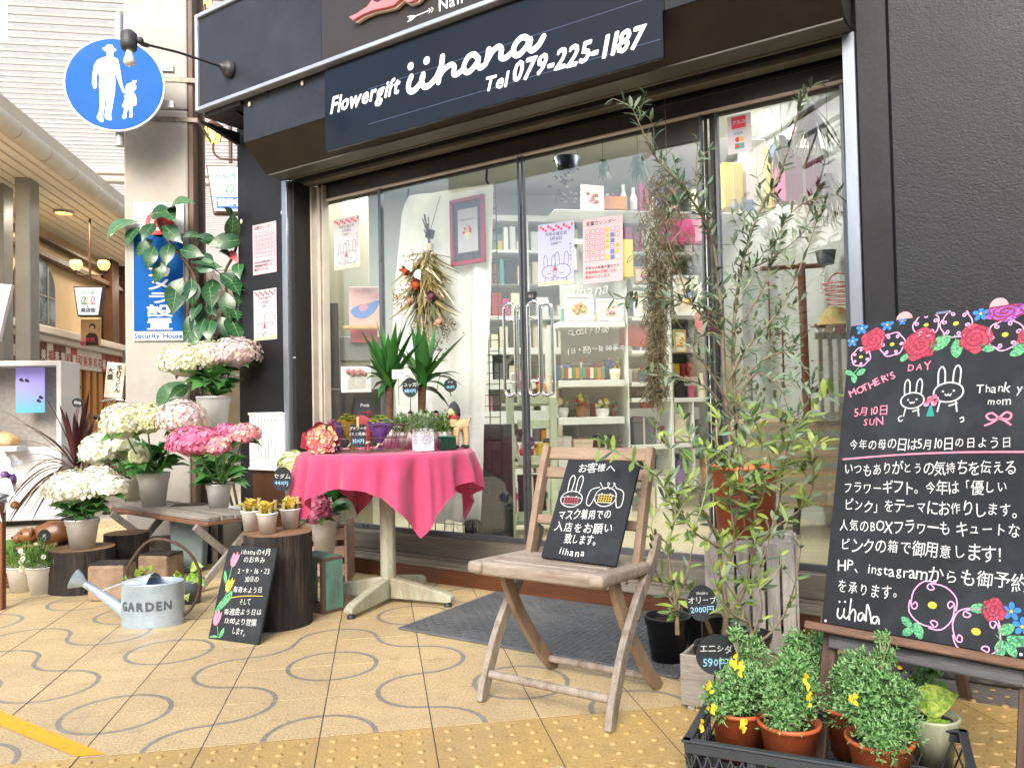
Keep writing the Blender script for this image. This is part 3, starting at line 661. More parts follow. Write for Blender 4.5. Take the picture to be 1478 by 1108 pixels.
for X, Y, w in ((-2.64, 5.55, .125), (-2.93, 5.75, .1)):
    c = thing('arcade_column', 'wider square grey column holding up the arcade canopy' if w > .11 else 'narrow square grey column at the left edge under the canopy', 'column', (X, Y, 0))
    mb = MB(); mb.bx(-w/2, w/2, -.1, .1, 0, 3.0); mb.build('shaft', GRYC, c, bevel=.006); mb = MB(); mb.bx(-w/2-.012, w/2+.012, -.112, .112, .98, 1.0); mb.build('collar', GRYC, c); mb = MB(); mb.bx(-w/2-.02, w/2+.02, -.12, .12, 0, .08); mb.build('foot', GRYC, c, bevel=.004)
# hanging lamp sign under the canopy
IRON = mat('dark bronze iron', '5a4433', '453426', rough=.45, metal=.4, sc=10)
GLOW = lit('lamp globe glow', 'ffcf6a', 1.6); SGW = lit('lit sign white', 'd8ddea', .45)
def trapsign(mbT, w0, w1, h, d=.1):
    mb = MB(mbT); q = [(-w0/2, h/2), (-w1/2, -h/2), (w1/2, -h/2), (w0/2, h/2)]; mb.prism(q, -d/2, d/2); return mb
def lamp_sign(loc, sc_, label, kind):
    t = thing('hanging_lamp_sign', label, 'lamp', loc); 
    mb = MB(); mb.tube([(0, 0, .02), (0, 0, 1.1 if kind else .6)], .012*sc_, 8); mb.build('pole', IRON, t)
    mb = trapsign(Matrix(), .29*sc_, .21*sc_, .31*sc_); mb.T = Matrix(); f = mb.build('sign_frame', IRON, t, loc=(0, 0, -.17*sc_), bevel=.003)
    mb = MB(); q = [(-.13*sc_, .14*sc_), (-.093*sc_, -.14*sc_), (.093*sc_, -.14*sc_), (.13*sc_, .14*sc_)]; mb.prism(q, -.054*sc_, -.0505); p = mb.build('face', SGW, f)
    return t, f
tx, tz = AY(130, 412, 7.0)
t, f = lamp_sign((tx, 7.0, tz), 1.05, 'bronze double lamp on a pole with a lit tapered sign hanging beneath it', 1)
tz0 = t.location.z
for sgn in (-1, 1):
    mb = MB(); mb.tube(smooth([(0, 0, .12), (sgn*.08, 0, .11), (sgn*.13, 0, .13), (sgn*.14, 0, .18)], 4), .009, 8); mb.build('arm', IRON, t)
    mb = MB(); mb.lathe([(.03, .17), (.055, .2), (.065, .24), (.05, .27), (.0, .28)], 14, (sgn*.14, 0, 0)); mb.build('globe', GLOW, t)
C3 = [mat('print green', '3fa566', rough=.5), mat('print pink', 'e0708c', rough=.5), mat('print grey', '55555a', rough=.5), mat('print yellow', 'd8c25a', rough=.5)]
mb = MB(TY(-.059))
text(mb, 'みゆき通り', 0, .075, .04, mi=0, align='c', jit=0); 
for k, (x, c) in enumerate(((-.05, 0), (-.02, 3), (.045, 1))): stroke(mb, [(x-.02, -.01), (x, .045), (x+.02, .03), (x+.005, -.01), (x-.015, -.03), (x+.03, -.03)], .011, mi=c)
text(mb, '商店街', 0, -.115, .05, mi=2, align='c', jit=0, off=.04); text(mb, '※', 0, -.07, .035, mi=2, align='c', jit=0)
mb.build('print', C3, f)
po = thing('portrait_poster', 'small sepia portrait poster hanging below the tapered lamp sign', 'poster', (0, 0, 0))
(x0, z0), (x1, z1) = AY(116.5, 461, 7.0), AY(145, 499, 7.0)
mb = MB(); mb.bx(x0, x1, 7.0, 7.012, z1, z0); mb.build('sheet', mat('sepia print', 'a98257', 'c8a878', rough=.5, sc=8), po)
mb = MB(TY(6.998)); xm = (x0+x1)/2; zm = (z0+z1)/2
poly(mb, [(xm-.05, z1+.004), (xm-.045, zm-.03), (xm-.01, zm), (xm+.05, zm-.01), (xm+.075, zm-.05), (xm+.08, z1+.004)]); disc(mb, xm+.018, zm+.062, .032, ry=.038); mb.build('figure', mat('dark print', '2c211b', rough=.5), po)
mb = MB(TY(6.996)); disc(mb, xm+.016, zm+.048, .022, ry=.03); mb.build('face_patch', mat('face print', 'd0a987', rough=.5), po)
mb = MB(TY(6.996)); text(mb, '写真', xm-.055, z1+.05, .05, off=.05, jit=.1); disc(mb, x0+.02, z1+.03, .03, ry=.02); mb.build('print', mat('crimson print', 'a53048', rough=.5), po)
# second lamp sign and a lantern seen between pillar and shop
tx, tz = AY(333, 238, 6.0)
t2, f2 = lamp_sign((tx, 6.0, tz), 1.55, 'large lit tapered sign with blue panel partly hidden by the black shop wall', 0)
mb = MB(TY(-.09)); text(mb, 'みゆき', -.14, .1, .07, mi=0, jit=0, off=.03); stroke(mb, [(-.03, -.02), (.0, .04), (.04, .02), (.01, -.05), (-.03, -.03)], .014); mb.build('print', C3, f2)
mb = MB(TY(-.092)); poly(mb, [(-.125, -.2), (.12, -.2), (.12, -.08), (-.125, -.08)]); bp_ = mb.build('blue_panel', lit('lit blue', '2358d8', .5), f2)
mb = MB(TY(-.094)); text(mb, '営業中', 0, -.165, .075, align='c', jit=0, off=.05); mb.build('print', SW_, f2)
for (u, v, nm) in ((308, 192, 'small amber lantern on a curled bracket beside the black shop wall'), (296, -8, 'topmost amber lantern on a curled bracket by the pillar head')):
    x, z = AY(u, v, 5.2); t = thing('street_lantern', nm, 'lamp', (x, 5.2, z))
    mb = MB(); mb.lathe([(.035, -.09), (.055, -.085), (.075, .05), (.0, .06)], 6, sm=False); mb.build('lamp_glass', GLOW, t)
    mb = MB(); mb.lathe([(.085, .05), (.09, .06), (.03, .1), (.008, .12), (.006, .16), (0, .165)], 6, sm=False)
    for a in range(6): mb.bar((.056*cos(a*pi/3), .056*sin(a*pi/3), -.085), (.078*cos(a*pi/3), .078*sin(a*pi/3), .05), .008, .008)
    mb.build('cage', IRON, t)
    mb = MB(); mb.tube(smooth([(0, 0, -.09), (.0, 0, -.17), (.05, 0, -.225), (.14, 0, -.235), (.7, .05, -.235)], 5), .01, 8); mb.build('bracket', IRON, t)
# far cross-street buildings closing the view
fb = thing('far_shops', 'pale row of shop fronts at the far end of the arcade', 'building', (0, 33, 0))
mb = MB(); mb.bx(-9, 5, 0, .4, 0, 5.3); mb.build('wall', mat('far pale wall', 'd9d4ca', 'c4bfb4', rough=.6, sc=.8), fb)
for k in range(9):
    mb = MB(); mb.bx(-8.7+k*1.5, -7.5+k*1.5, -.05, -.01, .1, 2.4); w = mb.build('window', mat('far window', '7f8a90', 'b9b3a4', rough=.2, sc=1), fb); mb = MB(); mb.bx(-8.7+k*1.5, -7.5+k*1.5, -.12, -.055, 2.5, 3.0); mb.build('shop_sign', PLQ[k % 3], fb, bevel=.01)
rb = thing('side_street_building', 'light grey building behind the pillar on the right side of the arcade', 'building', (0, 0, 0))
mb = MB(); mb.bx(.9, 3, 6.6, 22, 0, 5.4); mb.build('wall', mat('light grey facade', 'cfcac2', 'bdb7ae', rough=.6, sc=1), rb)
for k in range(4): mb = MB(); mb.bx(.88, .898, 7+k*3.2, 9.4+k*3.2, .2, 2.3); mb.build('window', DG, rb)
mb = MB(); mb.bx(.4, .9, 6.6, 22, 2.6, 2.72); mb.build('canopy', WHL, rb)
# lit display case by the left edge
dx0, dz0 = AY(-60, 520, 4.6); dx1, dz1 = AY(88, 520, 4.6)
dc = thing('display_case', 'white framed lit display case with a blue and violet poster', 'display case', (dx1, 4.6, 0)); wD = dx1-dx0
WP = mat('white lacquer', 'c9cbcf', rough=.35)
mb = MB(); mb.bx(-wD, 0, 0, .45, .05, .62); mb.build('counter', WP, dc, bevel=.006)
mb = MB(); h = dz1; mb.bx(-.035, 0, 0, .4, .62, h); mb.bx(-wD, -wD+.03, 0, .4, .62, h); mb.bx(-wD+.031, -.036, 0, .4, h-.04, h); mb.build('frame', WP, dc, bevel=.003)
mb = MB(); mb.bx(-wD+.03, -.036, .3, .32, .62, h-.04); mb.build('back_panel', mat('grey terrazzo panel', '8d8984', 'a8a49f', rough=.5, sc=30), dc)
def m_grad():
    m = bpy.data.materials.new('violet to blue print'); m.use_nodes = True; n = m.node_tree.nodes; l = m.node_tree.links
    g = n.new('ShaderNodeTexCoord'); s = n.new('ShaderNodeSeparateXYZ'); l.new(g.outputs['Generated'], s.inputs[0])
    r = n.new('ShaderNodeValToRGB'); r.color_ramp.elements[0].color = lin('4aa5c8'); r.color_ramp.elements[1].color = lin('8e86d0'); r.color_ramp.elements.new(.5).color = lin('8f8fdc')
    l.new(s.outputs[2], r.inputs[0]); b = n['Principled BSDF']; l.new(r.outputs[0], b.inputs[0]); l.new(r.outputs[0], b.inputs['Emission Color']); b.inputs['Emission Strength'].default_value = .15; return m
(x0, z0), (x1, z1) = AY(24, 531, 4.75), AY(66, 595, 4.75)
mb = MB(); mb.bx(x0-dx1, x1-dx1, .13, .14, z1, z0); pp = mb.build('poster', m_grad(), dc)
mb = MB(TY(.128)); R = random.Random(9)
for u, v in ((32, 548), (40, 549), (57, 578), (60, 573)):
    x, z = AY(u, v, 4.75); disc(mb, x-dx1, z, .014, n=8); disc(mb, x-dx1+.012, z-.008, .01, n=8)
mb.build('print', mat('dark print', '2c211b'), pp)
mb = MB(); mb.lathe([(0, 0), (.09, 0), (.12, .03), (.1, .07), (.04, .11), (0, .12)], 14, (AY(8, 590, 4.75)[0]-dx1, .12, .63), wob=.2); mb.build('model_food', mat('cream food', 'e8d2a8', 'c99a5c', rough=.5, sc=20), dc)
mb = MB(); mb.bx(-wD, -.25, -.18, .0, .6, .64); mb.build('shelf', WP, dc, bevel=.004)
(x0, z0), (x1, z1) = AY(93, 558, 5.0), AY(111, 624, 5.0)
lp = thing('floor_lantern', 'glowing amber upright lantern box beside the white display case', 'lamp', ((x0+x1)/2, 5, 0)); w = x1-x0
mb = MB(); mb.bx(-w/2, w/2, -.06, .06, z1, z0-.02); mb.build('lamp_shade', lit('amber paper glow', 'f0a638', 1.1), lp, bevel=.004)
mb = MB(); mb.bx(-w/2-.01, w/2+.01, -.07, .07, 0, z1-.001); mb.bx(-w/2-.01, w/2+.01, -.07, .07, z0-.019, z0+.005); mb.build('stand', DBR, lp)
mb = MB(TY(-.0615)); text(mb, '福', 0, z0-.15, .08, align='c', jit=0); mb.build('print', C3[2], lp)
# leaning banner and bicycle
(x0, z0), (x1, z1) = AY(150, 514, 5.2), AY(182, 582, 5.2)
bn = thing('shop_banner', 'tilted white banner stand with black brush lettering', 'sign', ((x0+x1)/2, 5.2, 0))
mb = MB(TY(0)); xm = 0; hw2 = .075; T = Matrix.Translation((0, 0, (z0+z1)/2)) @ Matrix.Rotation(radians(6), 4, 'Y'); mb = MB(T); mb.bx(-hw2, hw2, -.01, .01, -.16, .15); bnp = mb.build('panel', mat('white paper board', 'e2dcd2', 'b59f8c', rough=.6, sc=7, mask=(.5, .8)), bn, bevel=.003)
mb = MB(T @ TY(-.012))
for k, ch in enumerate('手打うどん'): text(mb, ch, .03, .09-.048*k, .045, align='c', off=.04)
for k, ch in enumerate('大盛'): text(mb, ch, -.04, .06-.055*k, .05, align='c', off=.04)
mb.build('print', mat('dark print', '2c211b'), bnp)
mb = MB(); mb.tube([(.085, 0, 0), (.07, 0, z0+.05)], .008, 8); mb.tube([(-.12, .05, 0.01), (.2, -.05, .01)], .012, 8); mb.build('pole', IRON, bn)
bx_, bz_ = AY(166, 640, 6.6)
bi = thing('bicycle', 'dark parked bicycle half hidden behind the plants', 'bicycle', (bx_, 6.6, 0), radians(78))
BIKM = mat('black bike paint', '1c1b1d', rough=.35)
for x in (-.5, .5):
    mb = MB(); mb.tube([(x+.31*cos(a*pi/14), 0, .33+.31*sin(a*pi/14)) for a in range(29)], .017, 6, caps=False); w = mb.build('wheel', BIKM, bi)
    mb = MB()
    for a in range(14): mb.bar((x, 0, .33), (x+.3*cos(a*pi/7), 0, .33+.3*sin(a*pi/7)), .003, .003, up=(0, 1, 0))
    mb.build('spokes', CHR, w)
mb = MB()
for a, b in (((-.5, 0, .33), (-.1, 0, .3)), ((-.1, 0, .3), (-.22, 0, .78)), ((-.5, 0, .33), (-.2, 0, .7)), ((-.1, 0, .3), (.38, 0, .72)), ((-.2, 0, .68), (.36, 0, .8)), ((.35, 0, .9), (.5, 0, .33)), ((.35, 0, .9), (.33, 0, 1.0))): mb.tube([a, b], .015, 8)
mb.build('frame', BIKM, bi); mb = MB(); mb.blob((-.24, 0, .84), .1, sq=(1.3, .6, .35)); mb.build('saddle', BIKM, bi)
mb = MB(); mb.tube(smooth([(.18, -.26, 1.0), (.3, -.2, 1.03), (.34, 0, 1.0), (.3, .2, 1.03), (.18, .26, 1.0)], 4), .012, 8); mb.build('handlebar', CHR, bi)
mb = MB()
for k in range(6): mb.tube([(.42+.05*k, -.15, .75), (.42+.05*k, -.15, .98)], .004, 5); mb.tube([(.42+.05*k, .15, .75), (.42+.05*k, .15, .98)], .004, 5)
for z in (.75, .86, .98): mb.tube([(.42, -.15, z), (.7, -.15, z), (.7, .15, z), (.42, .15, z), (.42, -.15, z)], .004, 5)
mb.build('basket', IRON, bi)
# slanted white board and hanging banner at the left edge
wbd = thing('white_side_board', 'slanted white board jutting in at the left edge below the grey column', 'sign', (0, 0, 0))
q = [AY(-60, 405, 4.0), AY(17, 411, 4.0), AY(6, 455, 4.0), AY(-2, 492, 4.0), AY(-60, 500, 4.0)]
mb = MB(); mb.prism(q, 4.0, 4.05); mb.build('board', WP, wbd, bevel=.003)
mb = MB(); x, z = AY(-20, 480, 4); mb.tube([(x, 4.07, 0), (x, 4.07, z)], .015, 8); mb.build('pole', GRYC, wbd)
ban = thing('hanging_banner', 'white hanging banner cut off at the top left corner', 'banner', (0, 0, 0))
q = [AY(-40, -40, 4.5), AY(12.5, -40, 4.5), AY(10, 62, 4.5), AY(-40, 62, 4.5)]
mb = MB(); mb.prism(q, 4.5, 4.506); mb.build('cloth', WP, ban)

# downlights set in the canopy soffit
for k, y in enumerate((4.4, 6.7, 9.0, 11.5)):
    d = thing('downlight', ('nearest', 'second', 'third', 'farthest')[k]+' round downlight in the cream canopy soffit', 'lamp', (-2.75, y, 2.985), group='downlights in the canopy soffit')
    mb = MB(); mb.lathe([(.1, .003), (.1, -.012), (.085, -.014), (.08, 0)], 18); mb.build('ring', WP, d); mb = MB(); mb.lathe([(0, -.004), (.08, -.004)], 18); mb.build('lens', GLOW, d)
    L = bpy.data.lights.new('downlight_light', 'AREA'); L.shape = 'DISK'; L.size = .5; L.energy = 10; L.color = (1, .88, .7); lo = bpy.data.objects.new('downlight_light', L); COL.objects.link(lo); lo.parent = d; lo.location = (.1, 0, -.03)
# the other side of the crossing, behind the photographer
opp = thing('opposite_shops', 'pale shop fronts across the street behind the photographer', 'building', (0, -9, 0))
mb = MB(); mb.bx(-16, 16, -.5, 0, 0, 4.6); mb.build('wall', mat('opposite wall', 'efeee8', 'd9d7cf', rough=.7, sc=.5), opp)
for k in range(8):
    mb = MB(); mb.bx(-15+k*3.8, -12.2+k*3.8, .001, .05, .1, 2.6); mb.build('window', mat('opposite window', '39403f', 'a3a59a', rough=.15, sc=.9, mask=(.4, .6)), opp)
    mb = MB(); mb.bx(-15+k*3.8, -12+k*3.8, .001, .2, 2.9, 3.6); mb.build('shop_sign', [PLQ[1], PLQ[0], BLUE][k % 3], opp)

# white roof trusses of the crossing, overhead behind the photographer; the glass mirrors them
TRW = mat('white truss steel', 'e9ebec', rough=.5)
for k in range(6):
    y = -3.2-k*1.7; mb = MB()
    for z in (5.5, 6.1): mb.tube([(-9, y, z), (10, y, z)], .05, 6)
    for j in range(19): mb.tube([(-9+j, y, 5.5), (-8.5+j, y, 6.1), (-8+j, y, 5.5)], .025, 5)
    mb.build('truss', TRW, roof)
# ================================================================ inside the shop
IC = mat('cream interior wall', 'c6c9c2', 'b8bcb4', rough=.6, sc=1.2, fine=.03); IF = mat('pale shop floor', 'c4bb9c', 'aea486', rough=.35, sc=3, fine=.1)
OLV = mat('olive grey partition', 'a29d84', '86826c', rough=.6, sc=1.5, dirt='75705e', dirtsc=2.5)
room = structure(bpy.data.objects.new('shop_room', None)); COL.objects.link(room)
def R2(name, m, f, bevel=0): mb = MB(); f(mb); o = mb.build(name, m, room, bevel=bevel); o['kind'] = 'structure'; return o
A_, B_, C_ = FW(-1.75, .245), FW(1.9, .245), FW(5.2, .245)
R2('floor', IF, lambda b: b.prism([(A_.x, A_.y), (C_.x, C_.y), (5.5, 4.6), (A_.x, 4.6)], .02, .095, ax='z'))
R2('ceiling', IC, lambda b: b.prism([(A_.x, A_.y), (C_.x, C_.y), (5.5, 4.6), (A_.x, 4.6)], 2.72, 2.8, ax='z'))
R2('wall', IC, lambda b: b.bx(A_.x-.1, 5.5, 4.6, 4.75, 0, 3.6)); R2('wall', IC, lambda b: b.bx(A_.x-.12, A_.x, A_.y-.02, 4.6, 0, 3.6))
R2('wall', IC, lambda b: b.bx(3.2, 3.3, 1.5, 4.6, 0, 2.72))
R2('partition', OLV, lambda b: b.bx(A_.x+.01, .42, 3.15, 3.2, .096, 2.3), .004)
def R3(nm, m, u0, v0, u1, v1, Y, d, parent, bevel=.002, ox=0, oy=0):
    """a box whose front face fills the pixel rectangle on the plane Y, depth d behind it"""
    xa, za = AY(u0, v0, Y); xb, zb = AY(u1, v1, Y); mb = MB(); mb.bx(xa-ox, xb-ox, Y-oy, Y+d-oy, zb, za); return mb.build(nm, m, parent, bevel=bevel)
SHW = mat('off-white shelf board', 'eceee6', 'dfe2d8', rough=.45, sc=4); SHG = mat('pale green shelf board', 'c3cdb4', 'b2bea4', rough=.5, sc=4)
YS = 3.3
su = thing('shelf_unit', 'tall off-white shelf unit full of framed flowers behind the glass door', 'shelf', (0, 0, 0))
for u in (802, 907): R3('upright', SHW, u-4, 349 if u > 850 else 470, u+5, 752, YS, .3, su)
for v in (349, 468, 553, 607, 668): R3('shelf_board', SHW, 806.5 if v > 400 else 826, v-4, 902, v+4, YS+.002, .29, su)
R3('back_panel', IC, 806.5, 360, 902, 750, YS+.295, .004, su, 0)
cu = thing('cube_shelf', 'off-white open cube shelf with small gifts right of the tall shelf unit', 'shelf', (0, 0, 0))
for u in (970,): R3('upright', SHW, u-3, 385, u+3, 752, YS, .3, cu)
for v in (413, 460, 508, 554, 577, 645): R3('shelf_board', SHW, 912.5, v-2.5, 966.5, v+2.5, YS+.002, .29, cu)
R3('shelf_board', SHW, 973.5, 574, 1040, 579, YS+.002, .29, cu); R3('upright', SHW, 1000, 580, 1005, 700, YS, .29, cu); R3('shelf_board', SHW, 973.5, 640, 999, 645, YS+.002, .29, cu)
ts = thing('wall_shelf', 'long cream wall shelf running high across the shop', 'shelf', (0, 0, 0))
R3('shelf_board', SHW, 800, 303, 1215, 311, YS, .35, ts)
gs = thing('green_shelf', 'pale green slatted shelf behind the door handles', 'shelf', (0, 0, 0))
for u, Y in ((739, 2.45), (801, 2.45)): R3('upright', SHG, u-8, 572, u+7, 790, Y, .035, gs, .004)
for v in (575, 612, 664, 745): R3('rail', SHG, 747.5, v-6, 792.5, v+6, 2.455, .025, gs, .003)
for v in (575, 664, 745): R3('shelf_board', SHG, 733, v+7, 806, v+10, 2.4905, .25, gs, .002)
# things on shelves
R = random.Random(21)
CLS = {k: mat('gift '+k, c, rough=.5) for k, c in dict(red='b0303c', pink='d98aa0', magenta='c0407c', orange='d88a3c', yellow='dcc24a', blue='5a78b8', green='5c8c5a', teal='4a9a94', brown='8a5a36', grey='6d6c6c', cream='e6dcc0', white='eeeee8', violet='7a5a98', black='2a282a').items()}
WOODF = mat('light wood frame', 'c9a76c', 'b08d52', rough=.5, sc=8); REDF = mat('crimson frame', 'a81238', '90102f', rough=.35, sc=5)
def frame_pic(u0, v0, u1, v1, Y, fm, label, cols, tilt=0):
    (xa, za), (xb, zb) = AY(u0, v0, Y), AY(u1, v1, Y); w, h = xb-xa, za-zb
    t = thing('picture_frame', label, 'picture', (xa, Y, zb), 0, 'framed flower pictures on the shop shelves'); t.rotation_euler = (radians(-8), tilt, 0)
    bw = min(w, h)*.1; mb = MB(); mb.bx(0, bw, 0, .015, 0, h); mb.bx(w-bw, w, 0, .015, 0, h); mb.bx(bw+.0005, w-bw-.0005, 0, .015, 0, bw); mb.bx(bw+.0005, w-bw-.0005, 0, .015, h-bw, h); mb.build('frame', fm, t)
    mb = MB(); mb.bx(bw, w-bw, .006, .012, bw, h-bw); p = mb.build('mount', CLS['cream'], t)
    RR = random.Random(u0); mb = MB()
    for k in range(9): mb.blob((w*RR.uniform(.3, .7), .004, h*RR.uniform(.3, .72)), w*.09, mi=RR.randrange(len(cols)), n=6, m=4, wob=.3, seed=k)
    mb.build('flowers', [CLS[c] for c in cols], p); return t
frame_pic(838, 264, 872, 302, YS, CLS['white'], 'white frame with wooden picture standing on the high shelf', ['pink', 'brown'], .05)
frame_pic(815, 424, 858, 463, YS, CLS['white'], 'frame with orange bear-like flower shape on the upper shelf', ['orange', 'yellow'])
frame_pic(862, 430, 899, 462, YS, CLS['white'], 'frame with pink and cream panels beside the orange one', ['pink', 'cream'])
frame_pic(916, 384, 950, 408, YS, WOODF, 'small wood frame in the top cube', ['yellow', 'pink'])
frame_pic(915, 418, 958, 456, YS, CLS['white'], 'grey-white frame in the second cube', ['grey', 'white'])
frame_pic(974, 395, 1016, 455, YS-.1, CLS['white'], 'white frame with blue and yellow bouquet right of the cubes', ['blue', 'yellow', 'white'])
frame_pic(974, 475, 992, 508, YS-.1, WOODF, 'small brown frame with orange spots beside the cube shelf', ['orange', 'yellow'])
frame_pic(806, 350, 836, 392, YS, CLS['grey'], 'dark grey frame behind the left glass poster', ['grey'])
def gift(u0, v0, u1, v1, Y, c, label, shape='box', grp='gifts on the shop shelves'):
    (xa, za), (xb, zb) = AY(u0, v0, Y), AY(u1, v1, Y); w, h = xb-xa, za-zb; x = (xa+xb)/2
    if shape == 'box':
        t = thing('gift_box', label, 'box', (x, Y+.05, zb), R.uniform(-.2, .2), grp); mb = MB(); mb.bx(-w/2, w/2, -.05, .05, 0, h*.8); mb.build('box', CLS[c], t, bevel=.003); mb = MB(); mb.bx(-w/2-.003, w/2+.003, -.053, .053, h*.8+.001, h); mb.build('lid', CLS[c], t, bevel=.002); mb = MB(); mb.bx(-.006, .006, -.0545, -.0531, 0, h); mb.build('ribbon', CLS['cream'], t)
    elif shape == 'pot':
        t = thing('flower_bowl', label, 'flowers', (x, Y+.05, zb), 0, grp); mb = MB(); mb.lathe([(w*.3, 0), (w*.42, h*.3), (w*.4, h*.5), (w*.36, h*.45)], 14); mb.build('bowl', CLS[c], t); mb = MB()
        for k in range(12): mb.blob((R.uniform(-.35, .35)*w, R.uniform(-.3, .3)*w, h*R.uniform(.5, .95)), w*.15, mi=k % 3, n=6, m=4, wob=.4, seed=k)
        mb.build('flowers', [CLS['green'], CLS[R.choice(('pink', 'orange', 'yellow', 'white'))], CLS[R.choice(('red', 'cream', 'violet'))]], t)
    return t
rows = [(553, [(812, 24, 22, 'blue', 'box'), (838, 30, 26, 'grey', 'box'), (868, 20, 20, 'orange', 'pot'), (890, 20, 34, 'cream', 'pot')]),
        (468+84, []), (607, [(815, 20, 30, 'white', 'pot'), (842, 26, 34, 'brown', 'pot'), (872, 24, 28, 'white', 'pot')]), (668, [(812, 26, 34, 'white', 'box'), (842, 28, 30, 'cream', 'box'), (874, 26, 36, 'black', 'box')])]
names = iter(['blue gift box on the middle shelf', 'grey gift box on the middle shelf', 'orange flower bowl on the middle shelf', 'cream flower bowl at the right end of the middle shelf', 'left white flower bowl on the lower shelf', 'brown flower bowl between two white ones', 'right white flower bowl on the lower shelf', 'white box on the bottom shelf', 'cream box on the bottom shelf', 'black box at the end of the bottom shelf'])
for v, lst in rows:
    for (u, w, h, c, sh) in lst: gift(u-w/2, v-4-h, u+w/2, v-4, YS+.06, c, next(names), sh)
for (u, v, w, h, c, sh, lb) in ((926, 505, 18, 30, 'violet', 'box', 'violet box in the third cube'), (944, 505, 14, 16, 'teal', 'pot', 'teal cup of flowers in the third cube'), (958, 505, 12, 22, 'yellow', 'pot', 'yellow cup of flowers in the third cube'), (930, 551, 16, 22, 'blue', 'pot', 'blue vase in the fourth cube'), (952, 551, 18, 26, 'white', 'pot', 'white cup of green flowers in the fourth cube'), (938, 574, 40, 14, 'black', 'box', 'flat black box on the cube shelf'), (930, 642, 30, 40, 'grey', 'box', 'grey box on the lowest cube'), (985, 637, 20, 40, 'cream', 'box', 'cream box right of the cube shelf')):
    gift(u-w/2, v-h, u+w/2, v, YS+.06, c, lb, sh)
for (u, v, w, h, c, sh, lb) in ((758, 568, 22, 20, 'red', 'box', 'red box on the green shelf'), (783, 568, 18, 30, 'orange', 'pot', 'orange flower cup on the green shelf'), (762, 662, 26, 28, 'red', 'pot', 'red flower bowl on the green shelf'), (785, 660, 18, 20, 'yellow', 'box', 'small yellow box on the green shelf'), (770, 742, 40, 55, 'black', 'box', 'black checked box low on the green shelf')):
    gift(u-w/2, v-h, u+w/2, v, 2.55, c, lb, sh)
RX = random.Random(77); CN = list(CLS)
FILL = thing('shelf_goods', 'many small wrapped goods crowding the shelves behind the right door', 'goods', (0, 0, 0))
for (u0, u1, v, Y, hh) in ((812, 900, 464, YS+.16, 30), (812, 900, 549, YS+.18, 34), (812, 900, 603, YS+.18, 30), (812, 900, 664, YS+.18, 36), (812, 900, 748, YS+.1, 60), (915, 966, 410, YS+.16, 20), (915, 966, 457, YS+.18, 26), (915, 966, 505, YS+.18, 28), (915, 966, 551, YS+.16, 24), (915, 966, 642, YS+.16, 44), (915, 966, 748, YS+.1, 70), (976, 1036, 574, YS+.1, 40), (976, 1036, 700, YS+.1, 70), (830, 1010, 303, YS+.12, 40), (1045, 1120, 303, 2.5, 30), (1176, 1226, 480, 1.98, 26), (738, 800, 571, 2.62, 34), (738, 800, 661, 2.62, 34), (738, 800, 741, 2.62, 40)):
    u = u0
    while u < u1-6:
        w = RX.uniform(7, 17); h = hh*RX.uniform(.45, 1); c = CLS[RX.choice(CN+['white', 'cream', 'cream', 'pink', 'white'])]
        q = RX.random(); (ga, gz), (gb_, gz2) = AY(u, v-h, Y), AY(u+w-1.5, v, Y); gx, gw = (ga+gb_)/2, gb_-ga
        if q < .4: R3('goods', c, u, v-h, u+w-1.5, v, Y+RX.uniform(-.03, .03), .05, FILL, .003)
        elif q < .62: mb = MB(); mb.lathe([(gw*.4, 0), (gw*.45, (gz-gz2)*.5), (gw*.2, (gz-gz2)*.75), (gw*.22, gz-gz2)], 10, (gx, Y, gz2)); mb.build('goods', c, FILL)
        elif q < .85:
            mb = MB(); mb.lathe([(gw*.3, 0), (gw*.42, (gz-gz2)*.45)], 10, (gx, Y, gz2))
            for e_ in range(5): mb.blob((gx+RX.gauss(0, gw*.25), Y+RX.gauss(0, gw*.2), gz2+(gz-gz2)*RX.uniform(.5, .95)), gw*.22, mi=1+e_ % 2, n=6, m=4, wob=.5, seed=e_)
            mb.build('goods', [c, CLS['green'], CLS[RX.choice(('pink', 'yellow', 'cream', 'red'))]], FILL)
        u += w
RK = thing('display_rack', 'white grid rack filling the back wall of the shop', 'shelf', (0, 0, 0)); YB = 4.3
for u in range(700, 1300, 62): R3('upright', SHW, u, 318, u+4, 735, YB, .25, RK, 0)
for v in range(318, 740, 46): R3('shelf_board', SHW, 690, v, 1300, v+4, YB-.003, .25, RK, 0)
for v in range(318, 700, 46):
    u = 700
    while u < 1290:
        w = RX.uniform(8, 22); h = RX.uniform(14, 38); c = CLS[RX.choice(CN+['white']*4+['cream']*4+['pink', 'grey'])]
        if RX.random() < .72: R3('goods', c, u, v+46-h, u+w-2, v+46, YB+RX.uniform(-.0, .1), .05, RK, 0)
        u += w
# printed packets row on the middle shelf
pk = thing('seed_packets', 'row of green and red printed packets on the middle shelf', 'packets', (0, 0, 0)); x0, z0 = AY(808, 546, YS+.03)
for k in range(12):
    mb = MB(); mb.box((x0+.02+k*.027, YS+.03, z0+.035), (.025, .02, .075)); mb.build('packet', CLS[('green', 'red', 'cream', 'green', 'orange', 'teal')[k % 6]], pk, bevel=.002)
